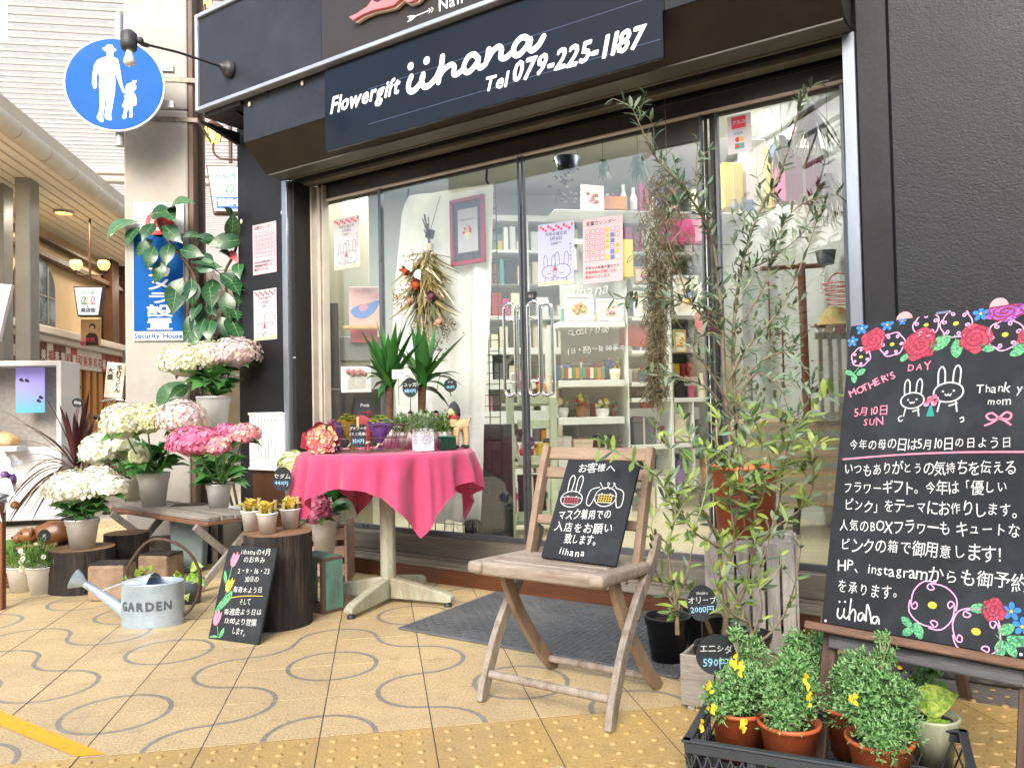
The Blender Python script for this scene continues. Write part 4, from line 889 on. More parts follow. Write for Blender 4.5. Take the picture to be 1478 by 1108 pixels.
# coloured boxes and cloths high on the right
for (u0, v0, u1, v1, Y, c, lb) in ((1044, 234, 1074, 300, 2.5, 'yellow', 'tall yellow box high on the right shelf'), (1076, 200, 1108, 305, 2.52, 'white', 'tall pale blue-white box beside the yellow one'), (1111, 208, 1121, 300, 2.45, 'yellow', 'thin yellow roll between the tall boxes'), (1124, 200, 1150, 222, 2.3, 'blue', 'blue parcel on the sloping pile'), (1132, 226, 1190, 290, 2.3, 'magenta', 'magenta paper stack under the white band'), (1136, 212, 1190, 224, 2.27, 'white', 'white band laid over the magenta stack'), (960, 316, 1034, 350, 3.1, 'magenta', 'magenta sheet hanging below the high shelf'), (1012, 312, 1036, 346, 2.95, 'pink', 'bright pink sale card below the high shelf'), (1012, 448, 1036, 480, 2.95, 'red', 'red sale card on the white post'), (880, 345, 915, 400, 3.25, 'yellow', 'yellow and pink print behind the moss'), (900, 470, 940, 500, 3.35, 'red', 'dark red carton on the shelf behind the glass lettering'), (850, 282, 905, 302, 3.35, 'orange', 'orange wicker tray on the high shelf')):
    t = thing('paper_parcel' if v1-v0 > 40 else 'parcel', lb, 'parcel', (0, 0, 0), 0, 'coloured parcels inside the shop'); R3('body', CLS[c], u0, v0, u1, v1, Y, .12, t, .004)
    if v1-v0 > 50: R3('band', CLS['cream'], u0+(u1-u0)*.45, v0+1, u0+(u1-u0)*.55, v1-1, Y-.002, .0015, t, 0)
wp = thing('white_post', 'white interior post beside the cube shelf', 'post', (0, 0, 0)); R3('shaft', SHW, 1020, 190, 1036, 770, 2.9, .12, wp, .004)
# ceiling lamp
fx, fz_ = AY(1088, 172, 2.75)
cl = thing('ceiling_lamp', 'bright round ceiling lamp glaring through the right window', 'lamp', (fx, 2.75, fz_))
mb = MB(); mb.blob((0, 0, 0), .14, n=20, m=10, wob=0, sq=(1.2, 1, .32)); mb.build('diffuser', lit('ceiling lamp glow', 'fffaf0', 4), cl); mb = MB(); mb.tube([(0, 0, .04), (0, 0, 2.72-fz_)], .012, 8); mb.build('cord', CLS['white'], cl)
def area(name, loc, size, e, col=(1, .985, .965), parent=None, rot=(0, 0, 0)):
    L = bpy.data.lights.new(name, 'AREA'); L.shape = 'RECTANGLE'; L.size, L.size_y = size; L.energy = e; L.color = col
    o = bpy.data.objects.new(name, L); COL.objects.link(o); o.location = loc; o.rotation_euler = rot
    if parent: o.parent = parent
    return o
area('ceiling_lamp_light', (fx, 2.75, fz_-.08), (.35, .35), 5)
ft = thing('ceiling_tube_lamp', 'flat white ceiling light panel over the shop shelves', 'lamp', (1.0, 2.9, 2.7)); mb = MB(); mb.bx(-.6, .6, -.1, .1, -.03, .0); mb.build('panel', lit('tube lamp glow', 'fffaf0', 3), ft)
area('ceiling_area_light', (1.0, 2.9, 2.655), (1.2, .25), 21); area('ceiling_area_light', (2.2, 2.3, 2.655), (.8, .3), 7.5)
area('ceiling_area_light', (.35, 2.75, 2.655), (.4, .25), 9)  # added fill light for the dark left end of the shop; no fixture here
# posters on the glass
PAP = mat('white printed paper', 'bdbabf', rough=.6); PINKP = mat('print rose', 'b85f6c', rough=.6); PRED = mat('print red', 'c9384a', rough=.6); PGRY = mat('print grey ink', '3c3a42', rough=.6); PGOL = mat('print gold', 'd8b060', rough=.6); PGRN = mat('print pale green', 'd9dca0', rough=.6); PLIL = mat('pale lilac paper', 'b3b7d4', 'a3aacb', rough=.6, sc=4); PPNK = mat('pale pink paper', 'cdb0b6', rough=.6)
def poster(kind, s, z, w, h, t, label, paper=PAP, tilt=0, name='poster'):
    o = thing(name, label, 'poster', FW(s, t, z), FT); T0 = Matrix.Rotation(tilt, 4, 'Y')
    mb = MB(T0); mb.bx(0, w, -.0008, .0004, 0, h); sh = mb.build('sheet', paper, o)
    TT = T0 @ TY(-.0015); RR = random.Random(int(abs(s)*1000)); mb = MB(TT); P_ = [PINKP, PRED, PGRY, PGOL, PGRN, CLS['blue'], CLS['orange']]
    if kind == 'bunny':
        for k in range(13): disc(mb, w*(.07+.072*k), h*(.95-.03*(k % 3)), w*.04, mi=k % 2, n=7)
        poly(mb, [(.002, .002), (w-.002, .002), (w-.002, h*.07), (.002, h*.07)], mi=4)
        for k, s_ in enumerate(('今年の母の日', '5月10日', '1,500～')): text(mb, s_, w*.5, h*(.8-.075*k), w*.1, mi=2, align='c')
        for x, q in ((.32, 1), (.66, 1.15)): bunny(mb, w*x, h*.22, w*.22*q, 2, w*.012)
        disc(mb, w*.48, h*.26, w*.05, mi=1, n=8)
        for k in range(5): text(mb, 'ギフト'[k % 3], w*.9, h*(.62-.06*k), w*.07, mi=2, align='c')
    else:
        text(mb, '営業カレンダー', w*.08, h*.9, w*.11, mi=2)
        for r in range(6):
            for c in range(7):
                x, y = w*(.07+.125*c), h*(.80-.085*r); m_ = (5 if c == 5 else 3 if c == 4 or (c == 6 and r > 1) else 0) if kind == 'calendar2' else 0
                poly(mb, [(x, y-h*.035), (x+w*.105, y-h*.035), (x+w*.105, y+h*.035), (x, y+h*.035)], mi=m_)
                poly(mb, [(x+w*.012, y-h*.026), (x+w*.093, y-h*.026), (x+w*.093, y+h*.026), (x+w*.012, y+h*.026)], mi=m_ if (m_ == 5 or m_ == 3) and RR.random() < .6 else 7, z=.0003)
                text(mb, str(r*7+c+1 if r*7+c < 31 else ''), x+w*.03, y-h*.012, w*.05, mi=2, z=.0006)
        for k, s_ in enumerate(('お休みは毎週木曜日です', '営業時間は変更になる', '場合がございます')): text(mb, s_, w*.06, h*(.22-.07*k), w*.078, mi=1 if k and kind != 'wall' else 2)
        P_ = P_+[PAP]
    mb.build('print', P_, sh); return o
def bunny(mb, x, y, r, mi, w, face=True):
    stroke(mb, [(x+r*.95*cos(a), y+r*.68*sin(a)) for a in [k*pi/6 for k in range(12)]], w, mi, closed=True)
    for sx in (-1, 1): stroke(mb, [(x+sx*r*.25, y+r*.62), (x+sx*r*.3, y+r*1.5), (x+sx*r*.52, y+r*1.85), (x+sx*r*.72, y+r*1.45), (x+sx*r*.68, y+r*.5)], w, mi)
    for sx in (-1, 1): disc(mb, x+sx*r*.35, y+r*.08, w*.75, mi, 8)
    stroke(mb, [(x-r*.2, y-r*.12), (x-r*.1, y-r*.25), (x, y-r*.12), (x+r*.1, y-r*.25), (x+r*.2, y-r*.12)], w*.8, mi, sub=4)
    stroke(mb, [(x-r*.5, y-r*.6), (x-r*.62, y-r*1.3)], w, mi); stroke(mb, [(x+r*.5, y-r*.6), (x+r*.62, y-r*1.35)], w, mi); stroke(mb, [(x+r*.6, y-r*.8), (x+r*.1, y-r*.95)], w, mi)
poster('bunny', -1.150, 1.684, .208, .297, .187, 'white bunny poster on the leftmost glass pane')
poster('bunny', .250, 1.448, .2, .3, .187, 'lilac bunny poster on the glass right of the door handles', PLIL, .03)
poster('calendar2', .498, 1.435, .206, .3, .187, 'pink calendar poster with blue and orange boxes on the glass', PPNK, .02)
poster('wall', -1.640, 1.684, .213, .3, -.004, 'upper calendar sheet pinned on the black wall', PPNK)
poster('bunny', -1.638, 1.291, .207, .3, -.004, 'lower bunny sheet pinned on the black wall')
# card stickers
cd = thing('payment_sticker', 'white strip sticker with red square and card marks on the right window', 'sticker', FW(1.197, .206, 1.912), FT)
mb = MB(); mb.bx(0, .1, -.001, .0005, 0, .162); mb.build('sheet', PAP, cd)
mb = MB(TY(-.0015)); poly(mb, [(.018, .105), (.078, .105), (.078, .155), (.018, .155)]); mb.build('print', PRED, cd)
mb = MB(TY(-.002)); text(mb, 'アルコ', .022, .124, .018, off=.05, jit=0); mb.build('print', PAP, cd)
mb = MB(TY(-.0015)); text(mb, 'VISA', .027, .078, .019, mi=0, off=.03, jit=0); stroke(mb, [(.025, .1), (.075, .1)], .0015, 0, sub=1); disc(mb, .042, .058, .011, 1); disc(mb, .058, .058, .011, 2, z=.0003); poly(mb, [(.03, .018), (.07, .018), (.07, .042), (.03, .042)], mi=3); disc(mb, .042, .03, .008, 1, z=.0004); mb.build('print', [CLS['blue'], PRED, PGOL, CLS['teal']], cd)
dl = thing('door_label', 'tiny black pull label above the right door handle', 'sticker', FW(.185, .19, 1.38), FT); mb = MB(); mb.bx(0, .045, -.001, 0, 0, .05); mb.build('plate', CLS['black'], dl); mb = MB(TY(-.002)); text(mb, '引く', .006, .02, .016, jit=0); mb.build('print', PAP, dl)
gl = thing('glass_lettering', 'white handwritten opening hours on the right door glass', 'lettering', FW(0, .19, 0), FT)
mb = MB(TY(-.002))
def gt(s_, u, v, size, **k): a, b = SZ(u, v, .19); text(mb, s_, a, b, size, **k)
gt('iihana', 826, 430, .085, off=.0, shear=.3); gt('OPEN / 10:00', 818, 464, .038, off=0, jit=.1); gt('CLOSE / 17:00', 820, 484, .034, off=0, jit=.1); gt('(日・祝)～18:00まで)', 820, 510, .034, off=0, jit=.1); a, b = SZ(875, 503, .19); stroke(mb, [(a, b), (a+.13, b)], .003)
mb.build('print', mat('white glass marker', 'aeb2ae', rough=.5), gl)
# wire grid panel with white cloth, dried swag and red frame inside the left door
TG = .34
gp = thing('wire_grid_panel', 'black wire grid display panel standing inside the left glass door', 'grid panel', FW(0, TG, 0), FT)
gsL, gsR = SZ(583, 300, TG)[0], SZ(716, 300, TG)[0]; gz1 = SZ(700, 272, TG)[1]
mb = MB(); n = 22
for k in range(11): s = gsL+(gsR-gsL)*k/10; mb.bar((s, 0, .1), (s, 0, gz1), .004, .004)
for k in range(34): z = .12+(gz1-.12)*k/33; mb.bar((gsL, .004, z), (gsR, .004, z), .0035, .0035, up=(0, 1, 0))
mb.build('wire_grid', CLS['black'], gp)
mb = MB(); zc = SZ(710, 612, TG)[1]; mb.bx(gsR-.26, gsR+.06, .01, .02, .14, zc); mb.build('black_board', mat('black felt board', '1a1c20', rough=.8, sc=6), gp, bevel=.003)
for u, v in ((590, 277), (703, 246)):
    s, z = SZ(u, v, TG-.02); mb = MB(); mb.tube([(s, -.02, z+.02), (s-.006, -.02, z-.05), (s+.01, -.02, z-.08)], .007, 6); mb.build('hook', CLS['black'], gp)
cloth = MB(); ns, nz_ = 90, 30; vs = []; CT = TG-.035
def cedge(v):   # left and right outline of the cloth at a photo row
    L = [(270, 592), (300, 580), (400, 570), (480, 566), (560, 572), (690, 578), (752, 590)]; Rr = [(268, 712), (420, 708), (600, 700), (752, 692)]
    f = lambda T_: next((a[1]+(b[1]-a[1])*(v-a[0])/(b[0]-a[0]) for a, b in zip(T_, T_[1:]) if a[0] <= v <= b[0]), T_[-1][1])
    return f(L), f(Rr)
for j in range(nz_+1):
    v = 274+(752-274)*j/nz_; uL, uR = cedge(v)
    for i in range(ns+1):
        k = i/ns; u = uL+(uR-uL)*k; vv = v-(18*(k-.5) if j == 0 else 10*(k-.5)*(1-j/nz_))+(3*sin(k*19) if j == nz_ else 0); s, z = SZ(u, vv, CT)
        fold = .010*sin(k*26+1.5*sin(j*.25))*(.3+j/nz_)+.022*math.exp(-((k-.87)/.05)**2)*(-1 if j > 1 else 0)+.012*math.exp(-((k-.1)/.07)**2)*-1
        vs.append((s, fold, z))
cloth.add(vs, [(j*(ns+1)+i, (j+1)*(ns+1)+i, (j+1)*(ns+1)+i+1, j*(ns+1)+i+1) for j in range(nz_) for i in range(ns)], 0, True)
co = cloth.build('white_cloth', mat('white muslin', 'e8e8ea', 'dcdce0', rough=.8, sc=12, transl=.2, fine=.05), None, loc=FW(0, CT, 0), rz=FT)
tag(co, 'long white muslin cloth draped over the wire grid inside the door', 'cloth')
mb = MB(); RR = random.Random(2)
for k in range(46): s, z = SZ(640+k*1.1, 752+RR.uniform(-1, 1), CT); mb.tube([(s, 0, z+.01), (s+RR.uniform(-.006, .006), 0, z-.02), (s+RR.uniform(-.012, .012), 0, z-RR.uniform(.03, .06))], .0009, 3, caps=False)
mb.build('fringe', CLS['white'], co)
rf = thing('red_picture_frame', 'crimson framed picture with dark mat and small flower drawing on the white cloth', 'picture', FW(0, CT-.045, 0), FT)
(s0, zt), (s1, zb) = SZ(650, 290, CT-.045), SZ(701, 378, CT-.045)
mb = MB(); bw = .022
mb.bx(s0, s1, -.012, .01, zt-bw, zt); mb.bx(s0, s1, -.012, .01, zb, zb+bw); mb.bx(s0, s0+bw, -.0125, .009, zb+bw, zt-bw); mb.bx(s1-bw, s1, -.0125, .009, zb+bw, zt-bw); mb.build('frame', REDF, rf, bevel=.003)
mb = MB(); mb.bx(s0+bw, s1-bw, 0, .006, zb+bw, zt-bw); mb.build('dark_mat', mat('dark mat board', '2c2a2e', '403d40', rough=.25, sc=9), rf)
mb = MB(); mb.bx(s0+.05, s1-.045, -.004, -.001, zb+.065, zt-.06); cdp = mb.build('card', PAP, rf)
mb = MB(TY(-.006)); xm = (s0+s1)/2; zm = (zb+zt)/2; text(mb, 'いつもありがとう', xm, zm+.055, .014, mi=2, align='c')
for k in range(7): disc(mb, xm+.022*cos(k), zm+.005+.015*sin(k*1.7), .009, mi=(0, 1, 3)[k % 3], n=8)
poly(mb, [(xm-.02, zm-.01), (xm, zm-.055), (xm+.02, zm-.01)], mi=4); mb.build('print', [PRED, PINKP, PGRY, PGOL, PGRN], cdp)
# dried flower swag
sw = thing('dried_flower_swag', 'dried flower swag hanging upside down on the white cloth', 'dried flowers', FW(*[SZ(620, 345, CT-.09)[0], CT-.09, SZ(620, 345, CT-.09)[1]]), FT)
RR = random.Random(11); ox, oz = SZ(620, 345, CT-.09); k_ = .0024
def sp(u, v): a, b = SZ(u, v, CT-.09); return a-ox, b-oz
DRY = [mat('dry '+n, a, b, rough=.8, sc=30, fine=.2) for n, a, b in (('straw', 'a0945f', '756c40'), ('sage', '7d7f5e', '55583f'), ('cream', 'd8d2b4', 'b9b18c'), ('brown', '6b5a42', '4a3c2c'), ('mustard', 'b98a34', '8f6a28'), ('grey', '7c7770', '5a5650'))]
mb = MB()
for k in range(9): a = sp(616+RR.uniform(-6, 8), 312+RR.uniform(-3, 20)); mb.tube([(a[0], RR.uniform(-.01, .01), a[1]), (RR.uniform(-.008, .008), 0, -.02), (RR.uniform(-.015, .015), 0, -.07)], .0035, 5)
mb.build('stems', DRY[3], sw)
mb = MB(); a = sp(619, 338); mb.box((a[0], 0, a[1]), (.045, .03, .05), 0, Matrix.Rotation(.3, 4, 'Y')); mb.build('black_ribbon', CLS['black'], sw, bevel=.008, seg=2)
mb = MB(); a = sp(621, 357); mb.lathe([(.016, -.02), (.02, 0), (.017, .02)], 12, (a[0], 0, a[1])); mb.build('raffia', DRY[2], sw)
for mi_, cnt, nm in ((0, 150, 'straw_leaves'), (1, 120, 'sage_leaves'), (2, 60, 'cream_ribbons'), (3, 70, 'dark_twigs')):
    mb = MB()
    for k in range(cnt):
        a = sp(620+RR.uniform(-8, 8), 360+RR.uniform(0, 75)); th = RR.gauss(0, .5); L = RR.uniform(.1, .3); e = (a[0]+sin(th)*L, RR.uniform(-.09, .02), a[1]-cos(th)*L*.9)
        mb.blade((a[0], RR.uniform(-.05, .02), a[1]), e, RR.uniform(.009, .022) if mi_ < 3 else .005, bend=RR.uniform(-.1, .25), up=(RR.uniform(-1, 1), -.4, .2))
    mb.build(nm, DRY[mi_], sw)
for nm, mi_, pts in (('mustard_sprig', 4, [(584, 440), (578, 430), (640, 420), (612, 470), (620, 490), (616, 478), (628, 415)]), ('grey_sprig', 5, [(596, 420), (640, 500), (648, 480), (655, 470), (600, 378), (635, 495)])):
    mb = MB()
    for u, v in pts:
        a = sp(u, v)
        for q in range(26): mb.blob((a[0]+RR.gauss(0, .02), RR.uniform(-.07, 0), a[1]+RR.gauss(0, .025)), .0045, n=5, m=3, wob=.3)
    mb.build(nm, DRY[mi_], sw, kind='stuff')
for u, v, r, c, nm in ((600, 394, .03, mat('dried orange', 'b0522a', '8f3c1e', rough=.7, sc=20), 'orange_bloom'), (614, 413, .032, MATS['dried orange'], 'orange_bloom'), (637, 430, .034, mat('dried plum', '6b3f4a', '4f2c35', rough=.8, sc=25), 'plum_bloom'), (606, 436, .028, mat('dried blush', 'b58f7a', '97735f', rough=.8, sc=25), 'blush_bloom'), (648, 466, .03, MATS['dried blush'], 'blush_bloom'), (609, 388, .026, mat('waxy cream', 'e0dfc0', rough=.4), 'cream_petal'), (621, 400, .026, MATS['waxy cream'], 'cream_petal')):
    a = sp(u, v); mb = MB()
    if nm == 'cream_petal': mb.blade((a[0]-.02, -.085, a[1]+.03), (a[0]+.015, -.1, a[1]-.03), .05, fold=.3, prof=(.2, .9, 1, .8, .3, .02), up=(0, -1, .2))
    else:
        for q in range(16): t_ = RR.uniform(0, 2*pi); mb.blade((a[0]+cos(t_)*r*.2, -.07, a[1]+sin(t_)*r*.2), (a[0]+cos(t_)*r*RR.uniform(.7, 1.1), -.09+RR.uniform(-.02, .02), a[1]+sin(t_)*r), r*.8, fold=.4, up=(0, -1, 0))
        mb.blob((a[0], -.075, a[1]), r*.7, wob=.4, seed=u)
    mb.build(nm, c, sw)
mb = MB(); a = sp(620, 345); b = (SZ(632, 282, CT-.09)[0]-ox, SZ(632, 282, CT-.09)[1]-oz); mb.tube([(a[0], 0, a[1]+.03), (b[0], .02, b[1])], .002, 5); mb.build('string', DRY[3], sw)
# behind the leftmost pane: easel print, dark shelf, ornate frame
pe = thing('bird_print', 'pink book print of a blue bird on a small wooden rest behind the left pane', 'picture', (0, 0, 0)); YP = 2.62
R3('board', mat('pink print board', 'd9b3a8', 'c79a92', rough=.5, sc=6), 503, 414, 547, 470, YP, .012, pe, .002)
mb = MB(TY(YP-.002)); xm, zm = AY(526, 445, YP)
poly(mb, [(xm-.08, zm-.01), (xm-.03, zm+.02), (xm+.03, zm+.03), (xm+.09, zm+.05), (xm+.06, zm-.02), (xm, zm-.06), (xm-.06, zm-.05)], sub=4); mb.build('bird', CLS['blue'], pe)
mb = MB(TY(YP-.0035)); disc(mb, xm-.005, zm+.005, .028, ry=.02, ang=.4); disc(mb, xm+.075, zm+.075, .014); text(mb, 'みゆき', xm-.05, zm+.09, .03); mb.build('print', CLS['pink'], pe)
R3('rest', WOODF, 495, 470, 552, 474, YP-.02, .05, pe); 
ds = thing('dark_display_shelf', 'dark grey display shelf behind the left pane', 'shelf', (0, 0, 0))
R3('panel', CLS['black'], 476, 437, 490, 560, 2.72, .02, ds); R3('panel', CLS['grey'], 490.5, 486, 552, 520, 2.74, .2, ds); R3('panel', CLS['black'], 476, 562, 560, 690, 2.7, .2, ds)
R3('goods', CLS['red'], 506, 475, 545, 494, 2.7, .04, ds)
fr = thing('ornate_white_frame', 'white frame with pink roses and an arrow-mirrored card behind the yucca', 'picture', (0, 0, 0))
R3('frame', CLS['white'], 492, 529, 536, 566, 2.5, .02, fr, .004); R3('card', mat('silver card', 'a9a8a4', 'c6c4bf', rough=.3, sc=30), 502, 545, 528, 561, 2.497, .002, fr, 0)
mb = MB(); 
for k in range(9): x, z = AY(502+k*3, 535+(k % 3)*2, 2.48); mb.blob((x, 2.49, z), .015, n=7, m=5, wob=.4, seed=k)
mb.build('roses', mat('dusty rose', 'b07a74', '94605c', rough=.6, sc=30), fr)
# strings of reflected light along the left jamb: a blue and red lit shop sign across the way is left to the glass itself
# right side of the shop: rustic frame, crate, bench with striped cloth
RW = mat('rustic log', '8f5b3c', '6b4029', rough=.7, sc=5, stretch=(3, 3, .4), bump=.5, fine=.2); WWD = mat('worn white wood', 'c2bdb2', '8c867a', rough=.75, sc=6, stretch=(4, 4, .5), fine=.2, bump=.4)
lf = thing('rustic_wood_stand', 'brown log stand inside the right window', 'stand', (0, 0, 0)); YR = 2.3
def tb(p, q, Y, r, nm, par, m=RW, Y2=None): a = AY(*p, Y); b = AY(*q, Y2 or Y); mb = MB(); mb.tube([(a[0], Y, a[1]), (b[0], Y2 or Y, b[1])], r, 10); return mb.build(nm, m, par)
tb((1156, 380), (1166, 612), YR, .024, 'post', lf); tb((1098, 388), (1222, 381), YR, .016, 'rail', lf); tb((1172, 562), (1226, 567), YR, .016, 'rail', lf); tb((1118, 290), (1210, 283), YR+.1, .014, 'rail', lf); tb((1200, 470), (1232, 478), YR, .014, 'rail', lf)
cr = thing('white_slat_crate', 'worn white slatted crate on the bench inside the right window', 'crate', (0, 0, 0)); YC = 2.0
for u in (1186, 1200, 1213, 1227, 1240): R3('slat', WWD, u-5, 486, u+5, 604, YC, .012, cr, .002)
for v in (484, 600): R3('rail', WWD, 1176, v-5, 1250, v+5, YC-.013, .012, cr, .002)
bnch = thing('indoor_bench', 'low wooden bench under a striped cloth inside the shop', 'bench', (0, 0, 0))
def stripes():
    m = bpy.data.materials.new('striped cloth'); m.use_nodes = True; n = m.node_tree.nodes; l = m.node_tree.links; tc = n.new('ShaderNodeNewGeometry'); s = n.new('ShaderNodeSeparateXYZ'); l.new(tc.outputs['Position'], s.inputs[0])
    mu = n.new('ShaderNodeMath'); mu.operation = 'MULTIPLY'; mu.inputs[1].default_value = 5.5; l.new(s.outputs[2], mu.inputs[0]); fr_ = n.new('ShaderNodeMath'); fr_.operation = 'FRACT'; l.new(mu.outputs[0], fr_.inputs[0])
    r = n.new('ShaderNodeValToRGB'); r.color_ramp.interpolation = 'LINEAR'; e = r.color_ramp.elements; e[0].color = lin('b3a493'); e[1].color = lin('a89683')
    for p, c in ((.18, 'c2ab8c'), (.3, '9fae9c'), (.42, 'c9b27a'), (.55, 'b09a88'), (.75, '93a39a'), (.85, 'c4a98a')): x = e.new(p); x.color = lin(c)
    l.new(fr_.outputs[0], r.inputs[0]); b = n['Principled BSDF']; b.inputs['Roughness'].default_value = .85; l.new(r.outputs[0], b.inputs[0]); return m
STRP = stripes(); R3('cloth', STRP, 1060, 607, 1262, 728, 2.05, .35, bnch, .012)
for u in (1128, 1152, 1250): tb((u, 729), (u-6, 800), 2.1, .02, 'leg', bnch, mat('dark bench leg', '3a3430', rough=.6))
R3('rail', MATS['dark bench leg'], 1100, 800, 1262, 818, 2.1, .04, bnch); R3('rail', MATS['dark bench leg'], 1100, 838, 1262, 850, 2.0, .04, bnch)
hb = thing('straw_hat', 'yellow-green straw hat on the crate inside the right window', 'hat', (0, 0, 0)); x, z = AY(1206, 470, 1.98); mb = MB(); mb.lathe([(.14, 0), (.1, .012), (.085, .05), (.05, .1), (0, .115)], 20, (x, 1.98, z)); mb.build('crown', mat('straw green', 'a8a75c', 'c78f54', rough=.7, sc=15), hb)
rb_ = thing('red_wire_basket', 'red wire basket inside the right window', 'basket', (0, 0, 0)); x, z = AY(1213, 438, 1.95); mb = MB()
for k in range(5): mb.tube([(x+.07*cos(a*pi/8)*(1+k*.1), 1.95+.07*sin(a*pi/8), z+k*.028) for a in range(17)], .003, 5, caps=False)
mb.tube(smooth([(x-.09, 1.95, z+.1), (x-.03, 1.95, z+.17), (x+.06, 1.95, z+.16), (x+.09, 1.95, z+.1)], 4), .004, 6); mb.build('wires', mat('red wire', 'd33a3a', rough=.4), rb_)
cg = thing('white_wire_cage', 'small white wire birdcage inside the right window', 'cage', (0, 0, 0)); x, z = AY(1198, 420, 2.05); mb = MB()
for k in range(12): a = k*pi/6; mb.tube(smooth([(x+.06*cos(a), 2.05+.06*sin(a), z), (x+.06*cos(a), 2.05+.06*sin(a), z+.1), (x, 2.05, z+.15)], 3), .002, 4)
for h in (0, .05, .1): mb.tube([(x+.06*cos(a*pi/8), 2.05+.06*sin(a*pi/8), z+h) for a in range(17)], .002, 4, caps=False)
mb.build('wires', CLS['white'], cg)
# hanging things
LEAFD = mat('hanging leaf', '5b6b45', '3f4d30', rough=.6, sc=10, transl=.2); MOSS = mat('tillandsia moss', '8a8262', '5c5540', rough=.9, sc=30, fine=.2)
ms = thing('hanging_moss', 'long olive-brown strand of moss hanging from the header behind the olive branches', 'plant', (0, 0, 0)); YM = FW(SZ(957, 300, .1)[0], .1).y; RR = random.Random(4); mb = MB()
for k in range(1900):
    tt = RR.random()**.8; v = 240+tt*330; wd = 12+24*math.exp(-((v-330)/60)**2)+8*(v < 470)+(3 if v > 480 else 0); u = 957-(v-250)*.04+RR.gauss(0, wd*.38); x, z = AY(u, v, YM); y = YM+RR.gauss(0, .022); r_ = RR.uniform(.008, .022)
    pts = [(x, y, z)]
    for q in range(4): x += RR.uniform(-r_, r_); y += RR.uniform(-r_, r_); z -= RR.uniform(0, .022); pts.append((x, y, z))
    mb.tube(pts, .0016, 3, caps=False)
x0, z0 = AY(962, 236, YM); mb.tube([(x0, YM, z0-.03), (x0, YM, 2.2)], .0015, 4); mb.build('moss_strands', MOSS, ms, kind='stuff')
for (u, v, n_, L, lb, yy) in ((1128, 195, 46, .30, 'pale dried grass bunch hanging left in the right window', 2.2), (1168, 150, 70, .42, 'large dried straw bunch hanging in the right window', 1.9), (1196, 250, 60, .34, 'brown dried leaf bunch hanging at the right jamb', 2.0), (920, 225, 40, .2, 'dark green leaves hanging along the header inside', 2.2), (870, 230, 26, .16, 'trailing green plant hanging at the left of the header', 2.3)):
    t = thing('hanging_bunch', lb, 'dried flowers', (0, 0, 0), 0, 'bunches hanging inside the shop'); x, z = AY(u, v, yy); RR = random.Random(u); mb = MB()
    mt = LEAFD if 'green' in lb else (DRY[3] if 'brown' in lb else DRY[0])
    for k in range(n_): a = RR.gauss(0, .28); b = RR.gauss(0, .28); l_ = L*RR.uniform(.6, 1); e = (x+sin(a)*l_, yy+sin(b)*l_, z-l_*cos(a)); mb.blade((x+RR.gauss(0, .012), yy, z), e, RR.uniform(.008, .022), bend=RR.uniform(-.05, .2), up=(RR.uniform(-1, 1), RR.uniform(-1, 1), .1))
    mb.build('leaves', [mt], t); mb = MB(); mb.tube([(x, yy, z), (x, yy, 2.7)], .002, 4); mb.build('string', DRY[3], t)
hp = thing('hanging_pot', 'dark blue hanging pot with trailing leaves at the upper left of the glass', 'plant', (0, 0, 0)); x, z = AY(818, 228, 2.2); mb = MB(); mb.lathe([(.05, -.08), (.075, 0), (.07, .0), (.05, -.07)], 16, (x, 2.2, z)); mb.build('pot', mat('slate blue pot', '45536a', rough=.4), hp); mb = MB(); RR = random.Random(6)
for k in range(60): u = 812+RR.gauss(0, 9); v = 235+RR.random()*60; a = AY(u, v, 2.2); mb.blade((a[0], 2.15, a[1]), (a[0]+RR.uniform(-.02, .02), 2.13, a[1]-.02), .016, up=(0, -1, 0))
mb.build('leaves', LEAFD, hp); mb = MB(); 
for a in (-.07, .07): mb.tube([(x+a, 2.2, z), (x, 2.2, 2.7)], .002, 4)
mb.build('string', DRY[3], hp)
sp_ = thing('small_hanging_pot', 'small black pot held on a rail inside the right window', 'plant', (0, 0, 0)); x, z = AY(1192, 372, 2.1); mb = MB(); mb.lathe([(.045, -.04), (.06, .04), (.055, .04), (.04, -.03)], 16, (x, 2.1, z)); mb.build('pot', CLS['black'], sp_)
# small leafy shop plants behind the right glass
for (u, v, n_, c, lb) in ((1110, 430, 60, '9ab84a', 'lime green plant hanging behind the olive tree'), (1130, 500, 90, '8f8430', 'mustard green bush on the bench inside'), (1085, 560, 60, '7b7a3a', 'dull green bush low inside the window')):
    t = thing('indoor_plant', lb, 'plant', (0, 0, 0), 0, 'plants inside the right window'); RR = random.Random(u+1); mb = MB(); x, z = AY(u, v, 2.25)
    for k in range(n_): a = (x+RR.gauss(0, .07), 2.25+RR.gauss(0, .06), z+RR.gauss(0, .09)); d_ = Vector((RR.uniform(-1, 1), RR.uniform(-1, 1), RR.uniform(-.4, .8))).normalized()*.045; mb.blade(a, Vector(a)+d_, .022, bend=.1)
    mb.build('leaves', mat('leaf '+c, c, '5f6a30', rough=.5, sc=9, transl=.25), t); mb = MB(); mb.tube([(x, 2.25, z+.1), (x, 2.25, z-.25)], .006, 5); mb.build('stem', RW, t)
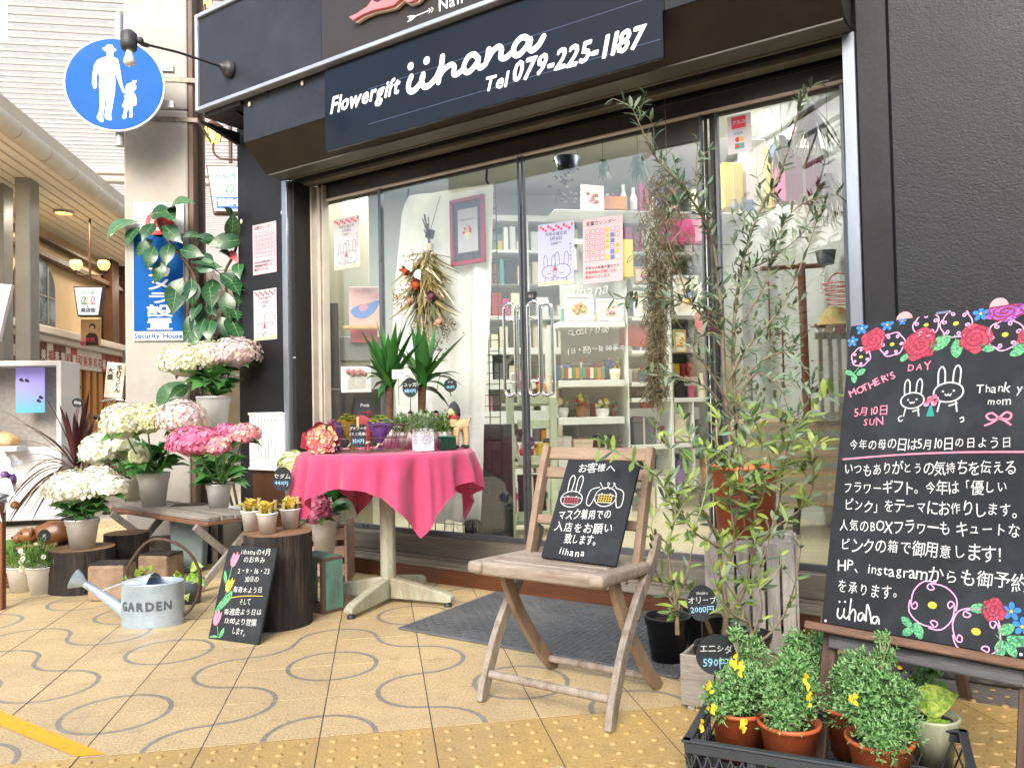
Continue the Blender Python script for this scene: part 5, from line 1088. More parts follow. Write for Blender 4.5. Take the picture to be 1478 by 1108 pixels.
# ================================================================ shared pieces for pots and plants
WPL = mat('white plastic pot', 'f0f2f4', 'e8eaec', rough=.4, sc=5, fine=.03); GPL = mat('pale grey pot', 'e4e6e6', 'dadcdc', rough=.45, sc=5, fine=.04)
TER = mat('terracotta plastic', 'cc6a40', 'bb5c36', rough=.5, sc=6, fine=.08); SOIL = mat('potting soil', '3a2c22', '1f1712', rough=.95, sc=40, bump=1)
BPL = mat('black plastic', '17181b', '202226', rough=.35, sc=8); SAGEP = mat('pale sage pot', 'b4bb9f', '9aa288', rough=.5, sc=8, stretch=(5, 5, .5), fine=.12)
CHALKB = mat('blackboard', '26292d', '303438', rough=.8, sc=4, fine=.1, dirt='3d4348', dirtsc=5, spec=.25); CHALK = mat('chalk white', 'd8dada', 'b4b8b8', rough=.9, sc=260, mask=(.35, .6)); CHB = mat('chalk light blue', '8fc8e8', rough=.9)
CHP = mat('chalk pink', 'ef8fa8', 'd87a94', rough=.9, sc=200); CHR_ = mat('chalk red', 'c64a60', '7d3442', rough=.9, sc=200, mask=(.4, .6)); CHY = mat('chalk yellow', 'e2c84a', 'b8a040', rough=.9, sc=200); CHG = mat('chalk green', '74c48a', '3f7a55', rough=.9, sc=200, mask=(.4, .6)); CHBL = mat('chalk blue', '3a7ccc', rough=.9); CHV = mat('chalk violet', 'a862c0', '6b4080', rough=.9, sc=200, mask=(.4, .6)); CHD = mat('chalk dark rose', '8d2c44', rough=.9); CHT = mat('chalk teal', '2c8f86', rough=.9); CHPK = mat('chalk pale rose', 'e6a6cc', rough=.9)
CHK = [CHALK, CHP, CHR_, CHY, CHG, CHBL, CHV, CHD, CHT, CHPK, CHB]
def pot(parent, r1, r0, h, m, lip=.006, loc=(0, 0, 0), name='pot', soil=True, n=28, band=True, sx=1):
    mb = MB(); k = r1*.06
    pr = [(r0*.9, .004), (r0, 0), (r0+(r1-r0)*.78, h*.8)]
    if band: pr += [(r0+(r1-r0)*.78+k*.9, h*.81), (r1+k*.5, h-lip)]
    pr += [(r1+lip*.6, h-lip), (r1+lip*.6, h), (r1-.002, h), (r1-.006, h-.02), (r0*.96, h*.5)]
    mb.lathe(pr, n, loc, sx=sx); o = mb.build(name, m, parent)
    if soil:
        s = MB(); s.lathe([(0, h*.86+.006), (r1*.5, h*.86+.004), (r0+(r1-r0)*.86-.004, h*.86)], 16, loc, wob=.2, sx=sx); s.build('soil', SOIL, o)
    return o
def leafmesh(name, m, prof, w, bend=.12, fold=.3, wav=0, stem=0):
    mb = MB(); mb.blade((0, 0, 0), (0, 1, 0), w, bend=bend, fold=fold, prof=prof)
    if wav:
        mb.v = [(x, y, z+wav*sin(y*22+(3 if x > 0 else 0))*abs(x)/w*2) for x, y, z in mb.v]
    if stem: mb.tube([(0, -stem, 0), (0, .05, 0)], .012, 5)
    if wav or w > .5:      # raised midrib and side veins
        mb.tube([(0, t/6, bend*4*(t/6)*(1-t/6)+.004) for t in range(7)], [.011, .011, .01, .009, .007, .005, .002], 4, mi=1)
        for t in (.2, .35, .5, .65, .8):
            for sx in (-1, 1): mb.tube([(0, t, bend*4*t*(1-t)+.003), (sx*w*.36, t+.13, bend*4*t*(1-t)+fold*w*.36+.006)], [.005, .002], 3, mi=1, caps=False)
    o = mb.build(name, [m, mat('leaf vein', '7fa56a', '6a9058', rough=.5)]); me = o.data; bpy.data.objects.remove(o); return me
def put(me, parent, p, d, L, up=(0, 0, 1), name='leaf', roll=0):
    """one leaf: mesh data shared, its length along d"""
    y = Vector(d).normalized(); x = y.cross(Vector(up)); x = x.normalized() if x.length > 1e-3 else y.orthogonal().normalized()
    z = x.cross(y); 
    if roll: x, z = x*cos(roll)+z*sin(roll), z*cos(roll)-x*sin(roll)
    o = bpy.data.objects.new(name, me); COL.objects.link(o); o.parent = parent
    M = Matrix((x*L, y*L, z*L)).transposed().to_4x4(); M.translation = Vector(p); o.matrix_basis = M; return o
OVATE = (.06, .5, .85, 1, .95, .78, .5, .2, .01)
HYL = [leafmesh('leaf', mat('hydrangea leaf %d' % k, a, b, rough=.42, sc=9, transl=.18, fine=.12), OVATE, .7, bend=.1+.05*k, fold=.22, wav=.02, stem=.25) for k, (a, b) in enumerate((('468a3a', '326a2a'), ('5a9a4c', '417f38'), ('386f36', '2a572b')))]
RUB = [leafmesh('leaf', mat('rubber leaf %d' % k, a, b, rough=.22, sc=5, transl=.06, fine=.08), (.05, .5, .85, 1, 1, .88, .6, .25, .01), .52, bend=.08+.06*k, fold=.18, stem=.14) for k, (a, b) in enumerate((('2f5a38', '24482c'), ('3b6b42', '2c5634'), ('567d5c', '456a4c')))]
HEADC = {'cream': [mat('petal cream', 'f0ecdc', 'e6dfc4', rough=.7, transl=.3), mat('petal green cream', 'dfe6b0', rough=.7, transl=.3), mat('petal white', 'f1efe9', rough=.7, transl=.3)],
         'white': [mat('petal pure white', 'f5f6f2', rough=.7, transl=.3), MATS['petal white'], mat('petal pale ivory', 'eef0dc', rough=.7, transl=.3)],
         'blush': [mat('petal blush', 'ead0d6', rough=.7, transl=.3), MATS['petal cream'], mat('petal lilac blush', 'e3c4d4', rough=.7, transl=.3)],
         'pink': [mat('petal pink', 'e083a8', 'd4709a', rough=.65, transl=.3), mat('petal bright pink', 'e89abb', rough=.65, transl=.3), mat('petal deep pink', 'cf6693', rough=.65, transl=.3)],
         'salmon': [mat('petal salmon', 'f0a0a4', rough=.65, transl=.3), MATS['petal cream'], MATS['petal bright pink']],
         'green': [mat('petal pale green', 'd3dcb0', rough=.7, transl=.3), MATS['petal green cream'], MATS['petal cream']]}
def hhead(parent, c, rx, rz, kind, seed, ry=None):
    RR = random.Random(seed); mb = MB(); ry = ry or rx; N = int(90+2300*rx); 
    for k in range(N):
        ph = k*2.39996; u_ = 1-1.35*(k+.5)/N; sr = sqrt(max(0, 1-u_*u_)); n = Vector((sr*cos(ph), sr*sin(ph), u_))
        j = 1+RR.uniform(-.1, .1)+.12*noise.noise(n*3+Vector((seed, 0, 0))); p = Vector((c[0]+n.x*rx*j, c[1]+n.y*ry*j, c[2]+n.z*rz*j)); q = RR.uniform(.0085, .0115)
        nn = (n+Vector((RR.uniform(-.35, .35), RR.uniform(-.35, .35), RR.uniform(-.2, .4)))).normalized(); x = nn.orthogonal().normalized(); y = nn.cross(x); a0 = RR.uniform(0, 6); mi = RR.choice((0, 0, 1, 2)) if kind != 'cream' else RR.choice((0, 1, 2, 2))
        for t in range(4):
            a = a0+t*pi/2; d = x*cos(a)+y*sin(a); e = x*-sin(a)+y*cos(a)
            mb.add([p, p+d*q*.6+e*q*.62+nn*q*.15, p+d*q*1.25+nn*q*.02*RR.uniform(-4, 4), p+d*q*.6-e*q*.62+nn*q*.15], [(0, 3, 2, 1)], mi, True)
    mb.blob(c, rx*.82, mi=0, n=10, m=6, sq=(1, ry/rx, rz/rx*.9)); return mb.build('flower_head', HEADC[kind], parent)
def rel(u, v, depth): return dist(u, v, depth)
def hydrangea(label, u, vt, vb, depth, w, heads, potm=WPL, nl=16, leaf=.085, seed=0, ratio=.72, base=None):
    """pot whose rim centre is seen at (u, vt) and foot at vb; flower heads given by where they show"""
    foot = base or rel(u, vb, depth); h = (vb-vt)*depth/1145; r1 = w*depth/1145/2
    t = thing('hydrangea', label, 'flowers', foot, 0, 'potted hydrangeas by the shop door'); RR = random.Random(seed+50)
    pot(t, r1, r1*ratio, h, potm)
    crown = Vector((0, 0, h*.9)); st = MB(); F = Vector(foot)
    for k, (hu, hv, hr, hz, kind, dd) in enumerate(heads):
        c = rel(hu, hv, depth+dd)-F; hhead(t, c, hr*1.12*depth/1145, hz*1.25*depth/1145, kind, seed*7+k)
        st.tube(smooth([crown+Vector((RR.uniform(-.02, .02), RR.uniform(-.02, .02), 0)), crown.lerp(c, .5)+Vector((c.x*.12, c.y*.12, 0)), c-Vector((0, 0, .01))], 4), .0042, 6)
    st.build('stems', mat('green stem', '5f8a3e', '4b7030', rough=.5, sc=10), t)
    for k in range(int(nl*1.7)):
        a = k*2.4+RR.uniform(-.4, .4); lev = RR.random(); r_ = .02+.03*RR.random(); zz = h+.0+lev*leaf*1.25
        d = Vector((cos(a), sin(a), RR.uniform(-.35, .35)+.25*lev)); put(RR.choice(HYL), t, (cos(a)*r_, sin(a)*r_, zz), d, leaf*RR.uniform(1.05, 1.7), roll=RR.uniform(-.5, .5))
    for k, (hu, hv, hr, hz, kind, dd) in enumerate(heads):    # a collar of leaves under each head
        c = rel(hu, hv, depth+dd)-F
        for q in range(5): a = q*pi/2.5+k+RR.uniform(-.5, .5); put(RR.choice(HYL), t, c+Vector((cos(a)*.01, sin(a)*.01, -hz*depth/1145*.5-.015)), (cos(a), sin(a), RR.uniform(-.5, .1)), leaf*RR.uniform(.8, 1.15), roll=RR.uniform(-.4, .4))
    return t
# ---------------------------------------------------------------- slatted bench with crossed legs
GW = mat('weathered grey wood', '9a958c', '6f6a63', rough=.75, sc=5, stretch=(.35, 5, 5), bump=.5, fine=.25, dirt='4c4640', dirtsc=6); GWv = mat('weathered grey wood upright', 'a39d95', '77716a', rough=.75, sc=5, stretch=(5, 5, .4), bump=.5, fine=.25)
RWD = mat('reddish end grain', '8a6450', '6b4a3a', rough=.7, sc=9, fine=.2, bump=.4)
HB = .36; L0 = G(161, 727, HB); L1_ = G(300, 747, HB); ang = atan2(L1_.y-L0.y, L1_.x-L0.x); LB = (L1_-L0).length
bench = thing('plant_bench', 'weathered plank bench on crossed legs carrying the hydrangea pots', 'bench', (L0.x, L0.y, 0), ang)
DB = .27
for k in range(4):
    y0 = k*DB/4; mb = MB(); mb.bx(-.01*(k % 2), LB+.006*(k % 3), y0+.002, y0+DB/4-.003, HB-.022, HB+.001*(k % 2)); mb.build('plank', GW, bench, bevel=.003)
mb = MB(); mb.bx(LB-.015, LB+.008, -.006, DB, HB-.04, HB-.0225); mb.bx(.0, LB-.02, -.004, .018, HB-.045, HB-.0225); mb.build('end_cleat', RWD, bench, bevel=.003)
for x in (.10, LB-.07):
    for k, (a, b) in enumerate((((x, .0, HB-.045), (x+.0, DB-.0, 0.01)), ((x+.028, DB, HB-.045), (x+.028, .0, .01)))):
        mb = MB(); dx = .07 if x < .5 else -.0; a = (a[0]-dx*.5, a[1]-.03*(1 if a[1] < .1 else -1), a[2]); b = (b[0]+dx*.2, b[1]-.03*(1 if b[1] < .1 else -1), b[2]); mb.bar(a, b, .035, .022, up=(1, 0, 0)); mb.build('leg', GWv, bench, bevel=.003)
# crossing legs splay along the bench as the photo shows
for (p, q) in (((172, 745), (200, 818)), ((232, 748), (196, 812))): pass
hydrangea('tallest hydrangea with cream and blush heads in a white pot beside the black wall', 309, 572, 622, 4.62, 47, [(268, 524, 31, 22, 'cream', 0), (302, 518, 24, 20, 'cream', .06), (341, 512, 31, 20, 'blush', .02)], WPL, 22, .1, 1)
stl = thing('plant_stool', 'dark wooden stool hidden behind the bench under the tallest hydrangea', 'stool', rel(309, 622, 4.62)*1.0); zt_ = stl.location.z; stl.location.z = 0
mb = MB(); mb.bx(-.08, .08, -.07, .07, zt_-.02, zt_-.001); mb.build('seat', BPL, stl, bevel=.003)
for x in (-.03, .03):
    mb = MB(); mb.bx(x-.012, x+.012, -.02, .02, 0, zt_-.021); mb.build('leg', BPL, stl)
hydrangea('hydrangea with cream, lime and blush heads in a grey pot on the bench', 222, 677, 730, 3.98, 48, [(177, 612, 27, 24, 'cream', 0), (213, 608, 25, 20, 'green', .05), (262, 606, 32, 22, 'blush', 0)], GPL, 24, .1, 2, base=G(222, 730, HB))
hydrangea('white hydrangea in a grey pot at the left rear of the bench', 178, 690, 722, 4.2, 42, [(142, 652, 22, 20, 'white', 0), (166, 640, 24, 18, 'white', .05), (201, 660, 12, 12, 'green', 0)], GPL, 16, .085, 3, base=G(180, 721, HB)+Vector((0, .12, 0)))
hydrangea('bright pink hydrangea with paler salmon heads in a small white pot', 316, 696, 735, 3.72, 40, [(284, 640, 36, 20, 'pink', 0), (328, 628, 18, 13, 'pink', .06), (311, 645, 18, 14, 'salmon', -.03), (352, 628, 20, 13, 'salmon', .02)], WPL, 22, .085, 4, .76, base=G(316, 732, HB))
hydrangea('low white hydrangea in a white pot on the dark log stump', 119, 748, 790, 3.95, 45, [(108, 706, 36, 21, 'white', 0), (142, 694, 22, 18, 'white', .05), (158, 704, 20, 13, 'white', -.02)], WPL, 26, .075, 5)
hydrangea('pink and pale green hydrangea half hidden behind the pink tablecloth', 470, 742, 795, 4.0, 44, [(455, 736, 19, 21, 'pink', -.1), (424, 674, 20, 18, 'green', .05), (436, 695, 10, 14, 'green', .02)], GPL, 16, .09, 6)
# stumps
def bark_mat():
    m = mat('charred bark', '2c2623', '171312', rough=.8, sc=14, stretch=(3, 3, .35), fine=.35, dirt='55483c', dirtsc=5)
    b = m.node_tree.nodes['Principled BSDF']; n = m.node_tree.nodes; l = m.node_tree.links; tc = n.new('ShaderNodeTexCoord'); mp = n.new('ShaderNodeMapping'); mp.inputs['Scale'].default_value = (1, 1, .12)
    t = n.new('ShaderNodeTexNoise'); t.inputs['Scale'].default_value = 70; t.inputs['Detail'].default_value = 5; l.new(tc.outputs['Object'], mp.inputs[0]); l.new(mp.outputs[0], t.inputs[0])
    bp = n.new('ShaderNodeBump'); bp.inputs['Strength'].default_value = 1; bp.inputs['Distance'].default_value = .012; l.new(t.outputs[0], bp.inputs['Height']); l.new(bp.outputs[0], b.inputs['Normal']); return m
BARK = bark_mat(); CUT = mat('sawn log top', '8f7152', '6a4f38', rough=.8, sc=8, bump=.5, fine=.3)
LOGW = mat('pale sawn block', 'a08a72', '7c6650', rough=.8, sc=6, bump=.5, fine=.25, dirt='594636', dirtsc=7)
def stump(label, c, r, h, seed):
    t = thing('log_stump', label, 'log', (c[0], c[1], 0)); mb = MB(); n = 60; vs = []; fs = []
    for j in range(7):
        for k in range(n):
            a = 2*pi*k/n; q = r*(1+.05*noise.noise((cos(a)*1.5+seed, sin(a)*1.5, j*.2))+.028*noise.noise((cos(a)*9, sin(a)*9, seed+j*.15))+.012*(6-j)/6); vs.append((q*cos(a), q*sin(a), h*j/6))
    for j in range(6):
        for k in range(n): fs.append((j*n+k, j*n+(k+1) % n, (j+1)*n+(k+1) % n, (j+1)*n+k))
    mb.add(vs, fs, 0, True); mb.build('bark', BARK, t)
    mb = MB(); mb.add([(x*1.0, y*1.0, h+.001) for x, y, z in vs[6*n:]]+[(0, 0, h+.004)], [(k, (k+1) % n, n) for k in range(n)], 0); mb.build('cut_top', CUT, t); return t
sR = (.05, 1.205); stump('tall blackened log stump holding three yellow succulents', sR, .137, .372, 3)
zL = rel(119, 790, 3.95).z; pL = rel(119, 790, 3.95)
stump('dark log stump under the low white hydrangea', (pL.x-.01, pL.y+.03), .15, zL-.004, 8)
p_ = G(168, 836, 0); stump('smaller log stump behind the bench leg at the left', (G(168, 838).x+.02, G(168, 838).y+.1), .11, .235, 11)
def block(label, u, v, w, h, d, rz):
    t = thing('wood_block', label, 'wood block', G(u, v), rz); mb = MB(); mb.bx(-w/2, w/2, 0, d, 0, h); o = mb.build('block', LOGW, t, bevel=.012, seg=2); mb = MB(); mb.bx(-w/2-.003, w/2+.003, .012, d-.01, h-.001, h+.006); mb.build('bark_edge', BARK, t, bevel=.003); return t
b1 = block('pale sawn wood block with a small slate tag clipped on its front', 152, 868, .17, .165, .14, -.15); block('second sawn wood block behind the arched can handle', 219, 842, .17, .14, .15, -.4)
tg = thing('slate_tag', 'small slate tag clipped with a peg on the pale wood block', 'tag', G(163, 862)+Vector((0, -.005, .0)), -.15); T = Matrix.Rotation(radians(-10), 4, 'Y') @ Matrix.Rotation(radians(-9), 4, 'X')
mb = MB(T); mb.bx(-.03, .03, -.012, -.008, .045, .14); mb.build('slate', CHALKB, tg); mb = MB(T); mb.bx(.0, .012, -.018, -.0125, .115, .17); mb.build('peg', mat('peg wood', 'd0ae7c', rough=.6), tg); mb = MB(T @ TY(-.0125)); text(mb, 'ポトス', -.025, .1, .016); text(mb, '300', -.02, .07, .02); mb.build('chalk', CHALK, tg)
# grey-green planter standing behind the bench
pb = thing('tall_planter', 'tall blue-grey planter behind the bench', 'planter', G(268, 828)+Vector((0, .1, 0)), 0); mb = MB(); mb.prism([(-.075, 0), (.075, 0), (.095, .36), (-.095, .36)], -.07, .07); mb.build('body', mat('blue grey planter', '8b9c9c', '75868a', rough=.5, sc=4, fine=.08), pb, bevel=.006); mb = MB(); mb.bx(-.088, .088, -.062, .062, .3605, .364); mb.build('soil', SOIL, pb)
wbk = thing('white_wire_tray', 'white plastic slotted tray standing upright against the black wall', 'tray', FW(-1.66, -.03, .53), FT)
mb = MB(); W_, H_ = .30, .33; mb.bx(0, W_, 0, .02, 0, .05); mb.bx(0, W_, 0, .02, H_-.04, H_); mb.bx(0, .05, .0, .02, .051, H_-.041); mb.bx(W_-.05, W_, 0, .02, .051, H_-.041); mb.bx(-.005, W_+.005, -.006, -.0005, -.004, .012); mb.bx(-.005, W_+.005, -.006, -.0005, H_-.012, H_+.004); mb.build('rim', WPL, wbk, bevel=.003)
for k in range(7): mb = MB(); x = .055+k*.0295; mb.bx(x, x+.019, .004, .016, .0505, H_-.0405); mb.build('slat', WPL, wbk)
mb = MB(); mb.bx(0, .3, .022, .028, -.52, -.001); mb.build('prop', DBR, wbk)
# yellow variegated succulents in white pots on the stump
YEL = [leafmesh('leaf', mat('succulent %s' % a, a, b, rough=.4, sc=12, transl=.2), (.3, .7, 1, 1, .8, .1), .62, bend=.15, fold=.35) for a, b in (('ecd667', 'd8bb45'), ('f0dd7c', 'c9b050'), ('8d9b58', 'c9bf62'))]
for (u, vb, w, lb, yo) in ((363, 766, 24, 'rear left white pot of yellow succulent on the log stump', .0), (386, 770, 38, 'front white pot of yellow succulent on the log stump', 0), (419, 763, 36, 'right white pot of yellow succulent on the log stump', 0)):
    c = G(u, vb-1, .376); t = thing('succulent_pot', lb, 'plant', c, 0, 'white pots of yellow succulents on the stump'); r1 = .042*.98; h = .083; RR = random.Random(u); pot(t, r1, r1*.74, h, WPL, .005, band=True)
    for q in range(5): a = q*1.256; mb = MB(); 
    for q in range(22): a = q*2.4; up_ = .25+.75*(q/22); d = Vector((cos(a)*(1.1-up_), sin(a)*(1.1-up_), up_)); put(YEL[0 if q % 4 else (1 if q % 3 else 2)], t, (RR.uniform(-.012, .012), RR.uniform(-.012, .012), h-.008), d, RR.uniform(.045, .066), roll=RR.uniform(-.4, .4))
    mb = MB()
    for q in range(5): a = q*1.3; mb.tube([(cos(a)*.028, sin(a)*.028, h-.01), (cos(a)*.033, sin(a)*.033, h+.02+.03*(q == 0))], [.007, .009], 8)
    mb.build('stems', mat('succulent stem', '8a9a5c', 'a88f6c', rough=.5, sc=20), t)
def round_tag(label, u, v, depth, rx, rz, lines, stick=.12, tilt=0, sy=1, name='price_tag', foot=None, hook=False):
    c = rel(u, v, depth); t = thing(name, label, 'tag', c, -YAW+.05); R0 = Matrix.Rotation(tilt, 4, 'Y'); mb = MB(R0); q = [(rx*cos(a*pi/18), rz*sin(a*pi/18)) for a in range(36)]; mb.prism(q, -.0015, .0015); d = mb.build('slate', CHALKB, t)
    mb = MB(R0 @ TY(-.0025))
    for s_, z_, sz_, mi_ in lines: text(mb, s_, 0, z_-sz_*.35, sz_, mi=mi_, align='c', jit=.08)
    mb.build('chalk', CHK, d)
    mb = MB(R0); mb.tube([(0, .004, -rz*.6), (0, .004, -rz-stick)], .002, 6)
    if hook: mb.tube(smooth([(0, .002, rz*.9), (0, .002, rz*1.3), (-rx*.7, .002, rz*1.55), (-rx*1.6, .002, rz*1.2), (-rx*2.1, .002, -rz*1.2)], 5), .0015, 6)
    mb.build('stick', CLS['black'], t); return t
round_tag('oval blackboard tag reading 440 above the yellow succulents', 407, 691, 3.42, .041, .052, [('セダム', .012, .024, 0), ('440円', -.018, .022, 10)], .06, .1)
# two white pots of daisies on the tiles at the far left
FERN = [mat('feathery green', '6f9c4a', '4f7a34', rough=.6, sc=20, transl=.25), mat('feathery light', '94b85e', '7a9f48', rough=.6, sc=20, transl=.25)]
def daisies(label, c, r, h, spread, seed, n=620, nf=5):
    t = thing('daisy_pot', label, 'flowers', c, 0, 'white pots of daisies on the tiles'); RR = random.Random(seed); pot(t, r, r*.7, h, WPL, .005)
    mb = MB()
    for k in range(n):
        a = RR.uniform(0, 6.28); rr_ = spread*sqrt(RR.random()); z = h+.0+RR.random()*.1*(1.15-(rr_/spread)**2); p = Vector((cos(a)*rr_, sin(a)*rr_, z)); d = Vector((cos(a)*RR.random(), sin(a)*RR.random(), RR.uniform(.1, 1))).normalized()*RR.uniform(.016, .034)
        mb.blade(p, p+d, .0035, mi=RR.random() < .4, prof=(.6, 1, .3), fold=.2)
        if k % 3 == 0: mb.blade(p+d*.4, p+d*.4+Vector((RR.uniform(-.01, .01), RR.uniform(-.01, .01), .008)), .003, mi=0, prof=(1, .3))
    mb.build('foliage', FERN, t, kind='stuff')
    for k in range(nf):
        a = RR.uniform(3, 6.2); p = (cos(a)*spread*.8, sin(a)*spread*.8, h+RR.uniform(-.01, .09)); mb = MB()
        for q in range(9): b = q*.698; mb.blade(p, (p[0]+.012*cos(b), p[1]-.004, p[2]+.012*sin(b)), .007, up=(0, -1, .1), prof=(.4, 1, .8))
        mb.blob((p[0], p[1]-.006, p[2]), .004, mi=1, n=6, m=4); mb.build('daisy', [HEADC['white'][0], CHY], t)
    return t
daisies('right of two white daisy pots on the tiles', G(57, 858)+Vector((0, .04, 0)), .077, .135, .115, 1, 900, 7); daisies('left of two white daisy pots on the tiles', G(24, 856)+Vector((0, .06, 0)), .07, .125, .11, 2, 900, 5)
# brown dog ornament lying on the stump's edge, with a slate disc
dg_p = rel(62, 790, 4.1); dg = thing('dog_ornament', 'brown ceramic dog ornament lying behind the daisies', 'ornament', (dg_p.x, dg_p.y, dg_p.z), -.1); DOGB = mat('glazed brown', '8a5a30', '5f3a1e', rough=.35, sc=8, fine=.15)
mb = MB(); mb.blob((.06, 0, .07), .085, n=16, m=10, wob=.15, sq=(1.25, .7, .8)); mb.blob((-.06, -.02, .065), .05, n=14, m=8, wob=.1, sq=(1.2, .8, .85)); mb.blob((-.105, -.035, .055), .026, n=10, m=6, wob=0); mb.blob((-.03, -.055, .09), .02, sq=(.6, .5, 1.2)); mb.tube([(-.02, -.06, .02), (-.09, -.07, .005)], .014, 8); mb.tube([(.1, -.05, .02), (.04, -.075, .008)], .016, 8); mb.build('body', DOGB, dg)
mb = MB(); mb.blob((-.128, -.042, .062), .008, n=8, m=5, wob=0); mb.blob((-.08, -.058, .085), .005, n=8, m=5, wob=0); mb.build('nose_and_eye', CLS['black'], dg)
dst = thing('log_stump', 'low log under the brown dog ornament', 'log', (dg_p.x, dg_p.y, 0)); mb = MB(); mb.lathe([(.12, 0), (.12, dg_p.z-.002)], 24, wob=.1); mb.build('bark', BARK, dst)
round_tag('small round slate tag leaning on the brown dog ornament', 64, 773, 3.95, .03, .032, [('犬', 0, .02, 0)], .03)
wk = thing('wicker_basket', 'brown wicker basket at the left edge behind the daisy pots', 'basket', G(4, 850)+Vector((-.02, .12, 0))); mb = MB()
for k in range(9): mb.tube([(.10*cos(a*pi/12)*(1+k*.015), .1*sin(a*pi/12), .012+k*.018+(.004 if a % 2 else -.004)) for a in range(25)], .0085, 6, caps=False)
mb.build('weave', mat('wicker', '8c5a34', '6a4024', rough=.7, sc=25), wk); mb = MB(); mb.blob((0, 0, .19), .07, sq=(1, 1, .6)); mb.build('filling', FERN[0], wk)
# dark red cordyline
CORD = [leafmesh('leaf', mat('cordyline %d' % k, a, b, rough=.35, sc=6, transl=.12, fine=.1), (.35, .6, .85, 1, 1, .95, .85, .7, .45, .02), w, bend=bd, fold=.35) for k, (a, b, w, bd) in enumerate((('5a2a30', '452026', .075, .10), ('6d4a50', '54343b', .06, .16), ('4a2026', '35161b', .09, .03)))]
cb = rel(110, 672, 4.35); cord = thing('cordyline', 'tall dark red cordyline with arching strap leaves left of the hydrangeas', 'plant', (cb.x, cb.y, 0))
pot(cord, .09, .065, .16, BPL, loc=(0, 0, .12)); mb = MB(); mb.bx(-.1, .1, -.1, .1, 0, .119); mb.build('pot_foot', BPL, cord, bevel=.004); mb = MB(); mb.tube([(0, 0, .26), (0, 0, cb.z+.02)], .016, 8); mb.build('trunk', mat('cordyline cane', '6b5c4e', rough=.8), cord)
def c7(x, y): return x/5.54, 560+y/5.54
tips = [(0, 170, 1), (60, 280, 0), (180, 345, 0), (70, 435, 1), (150, 555, 1), (175, 615, 1), (225, 655, 0), (330, 578, 1), (35, 965, 1), (65, 1100, 0), (40, 1095, 1), (120, 1010, 0), (185, 1085, 1), (200, 700, 1), (245, 1090, 0), (160, 1000, 0), (300, 880, 0), (250, 780, 1), (715, 20, 2), (680, 110, 2), (650, 60, 2), (595, 190, 2), (525, 180, 2), (475, 130, 0), (350, 60, 1), (730, 170, 2), (770, 300, 0), (800, 330, 1), (820, 360, 0), (760, 240, 2), (560, 330, 2), (390, 1000, 1), (410, 930, 0), (480, 450, 0), (620, 250, 2), (840, 420, 1), (700, 300, 2), (340, 830, 0), (100, 900, 1), (440, 700, 0)]
RR = random.Random(8)
for k, (x, y, m_) in enumerate(tips):
    u, v = c7(x, y); e = rel(u, v, 4.35+RR.uniform(-.22, .2))-Vector((cb.x, cb.y, 0)); b = Vector((RR.uniform(-.01, .01), RR.uniform(-.01, .01), cb.z-.03*RR.random()))
    d = e-b; droop = 0 if m_ == 2 else .16
    mb = MB(); L = d.length; mb.blade(b, e, (.026, .02, .03)[m_], bend=droop*(1 if e.z < b.z+.25 else .4), fold=.3, prof=(.45, .6, .85, 1, 1, .95, .85, .7, .45, .02)); mb.build('leaf', MATS['cordyline %d' % m_], cord)
tgc = round_tag('small square black tag stuck high in the cordyline', 112, 581, 4.3, .03, .025, [('1500', 0, .02, 0)], .1, .15)
# plastic-wrapped flowers on a post at the left edge
wf = thing('wrapped_flowers', 'flowers in clear crinkled plastic on a wooden post at the left edge', 'flowers', rel(2, 780, 3.6)*1); wp_z = wf.location.z; wf.location.z = 0; FOIL = mat('crinkled clear wrap', 'c9cdd0', 'e8ebec', rough=.15, metal=.35, sc=30, bump=1.5)
RR = random.Random(31)
for k in range(16):
    a = rel(RR.uniform(-30, 14), RR.uniform(640, 740), 3.6)-Vector(wf.location); mb = MB(); d = Vector((RR.uniform(-.5, 1), RR.uniform(-.5, .5), RR.uniform(-.6, .9))).normalized()*RR.uniform(.08, .15); mb.blade(a, a+d, RR.uniform(.05, .09), fold=.5, up=(RR.uniform(-1, 1), -1, .2)); mb.build('wrap', FOIL, wf)
mb = MB(); a = rel(-2, 700, 3.62)-Vector(wf.location)
for k in range(16): mb.blob(a+Vector((RR.gauss(0, .04), RR.gauss(0, .03), RR.gauss(0, .05))), .018, mi=k % 3, wob=.4, seed=k)
mb.build('blooms', [CLS['violet'], CLS['cream'], CLS['brown']], wf); mb = MB(); mb.bx(-.03, .012, -.02, .02, 0, a.z-.08); mb.build('post', RW, wf, bevel=.003)
# rubber plant between pillar and wall
RD = 4.85; rb0 = G(318, 812)+Vector((-.03, .55, 0)); rub = thing('rubber_plant', 'tall rubber plant with broad glossy leaves between the pillar and the black wall', 'plant', (rb0.x, rb0.y, 0)); RB = Vector((rb0.x, rb0.y, 0))
pot(rub, .14, .1, .28, GPL)
def c2(x, y, d=RD): return rel(x/3.462, 300+y/3.462, d)-RB
BRS = mat('rubber bark', '7a6a58', '5d4e40', rough=.8, sc=20, fine=.2)
for k, path in enumerate(([(1010, 1500), (1000, 900), (985, 520), (975, 350), (920, 260), (830, 150), (790, 60), (830, -10)], [(1060, 1500), (1080, 900), (1110, 560), (1130, 420), (1125, 320), (1165, 240), (1190, 150), (1185, 60)], [(1020, 1000), (1030, 700), (1050, 560), (1060, 420)], [(1010, 1100), (960, 930), (930, 860)])):
    mb = MB(); pts = [c2(x, y, RD+.06) for x, y in path]
    if k < 2: pts[0] = Vector((.01+.03*k, 0, .24))
    mb.tube(smooth(pts, 4), .0085 if k < 2 else .006, 8); mb.build('stem', BRS, rub)
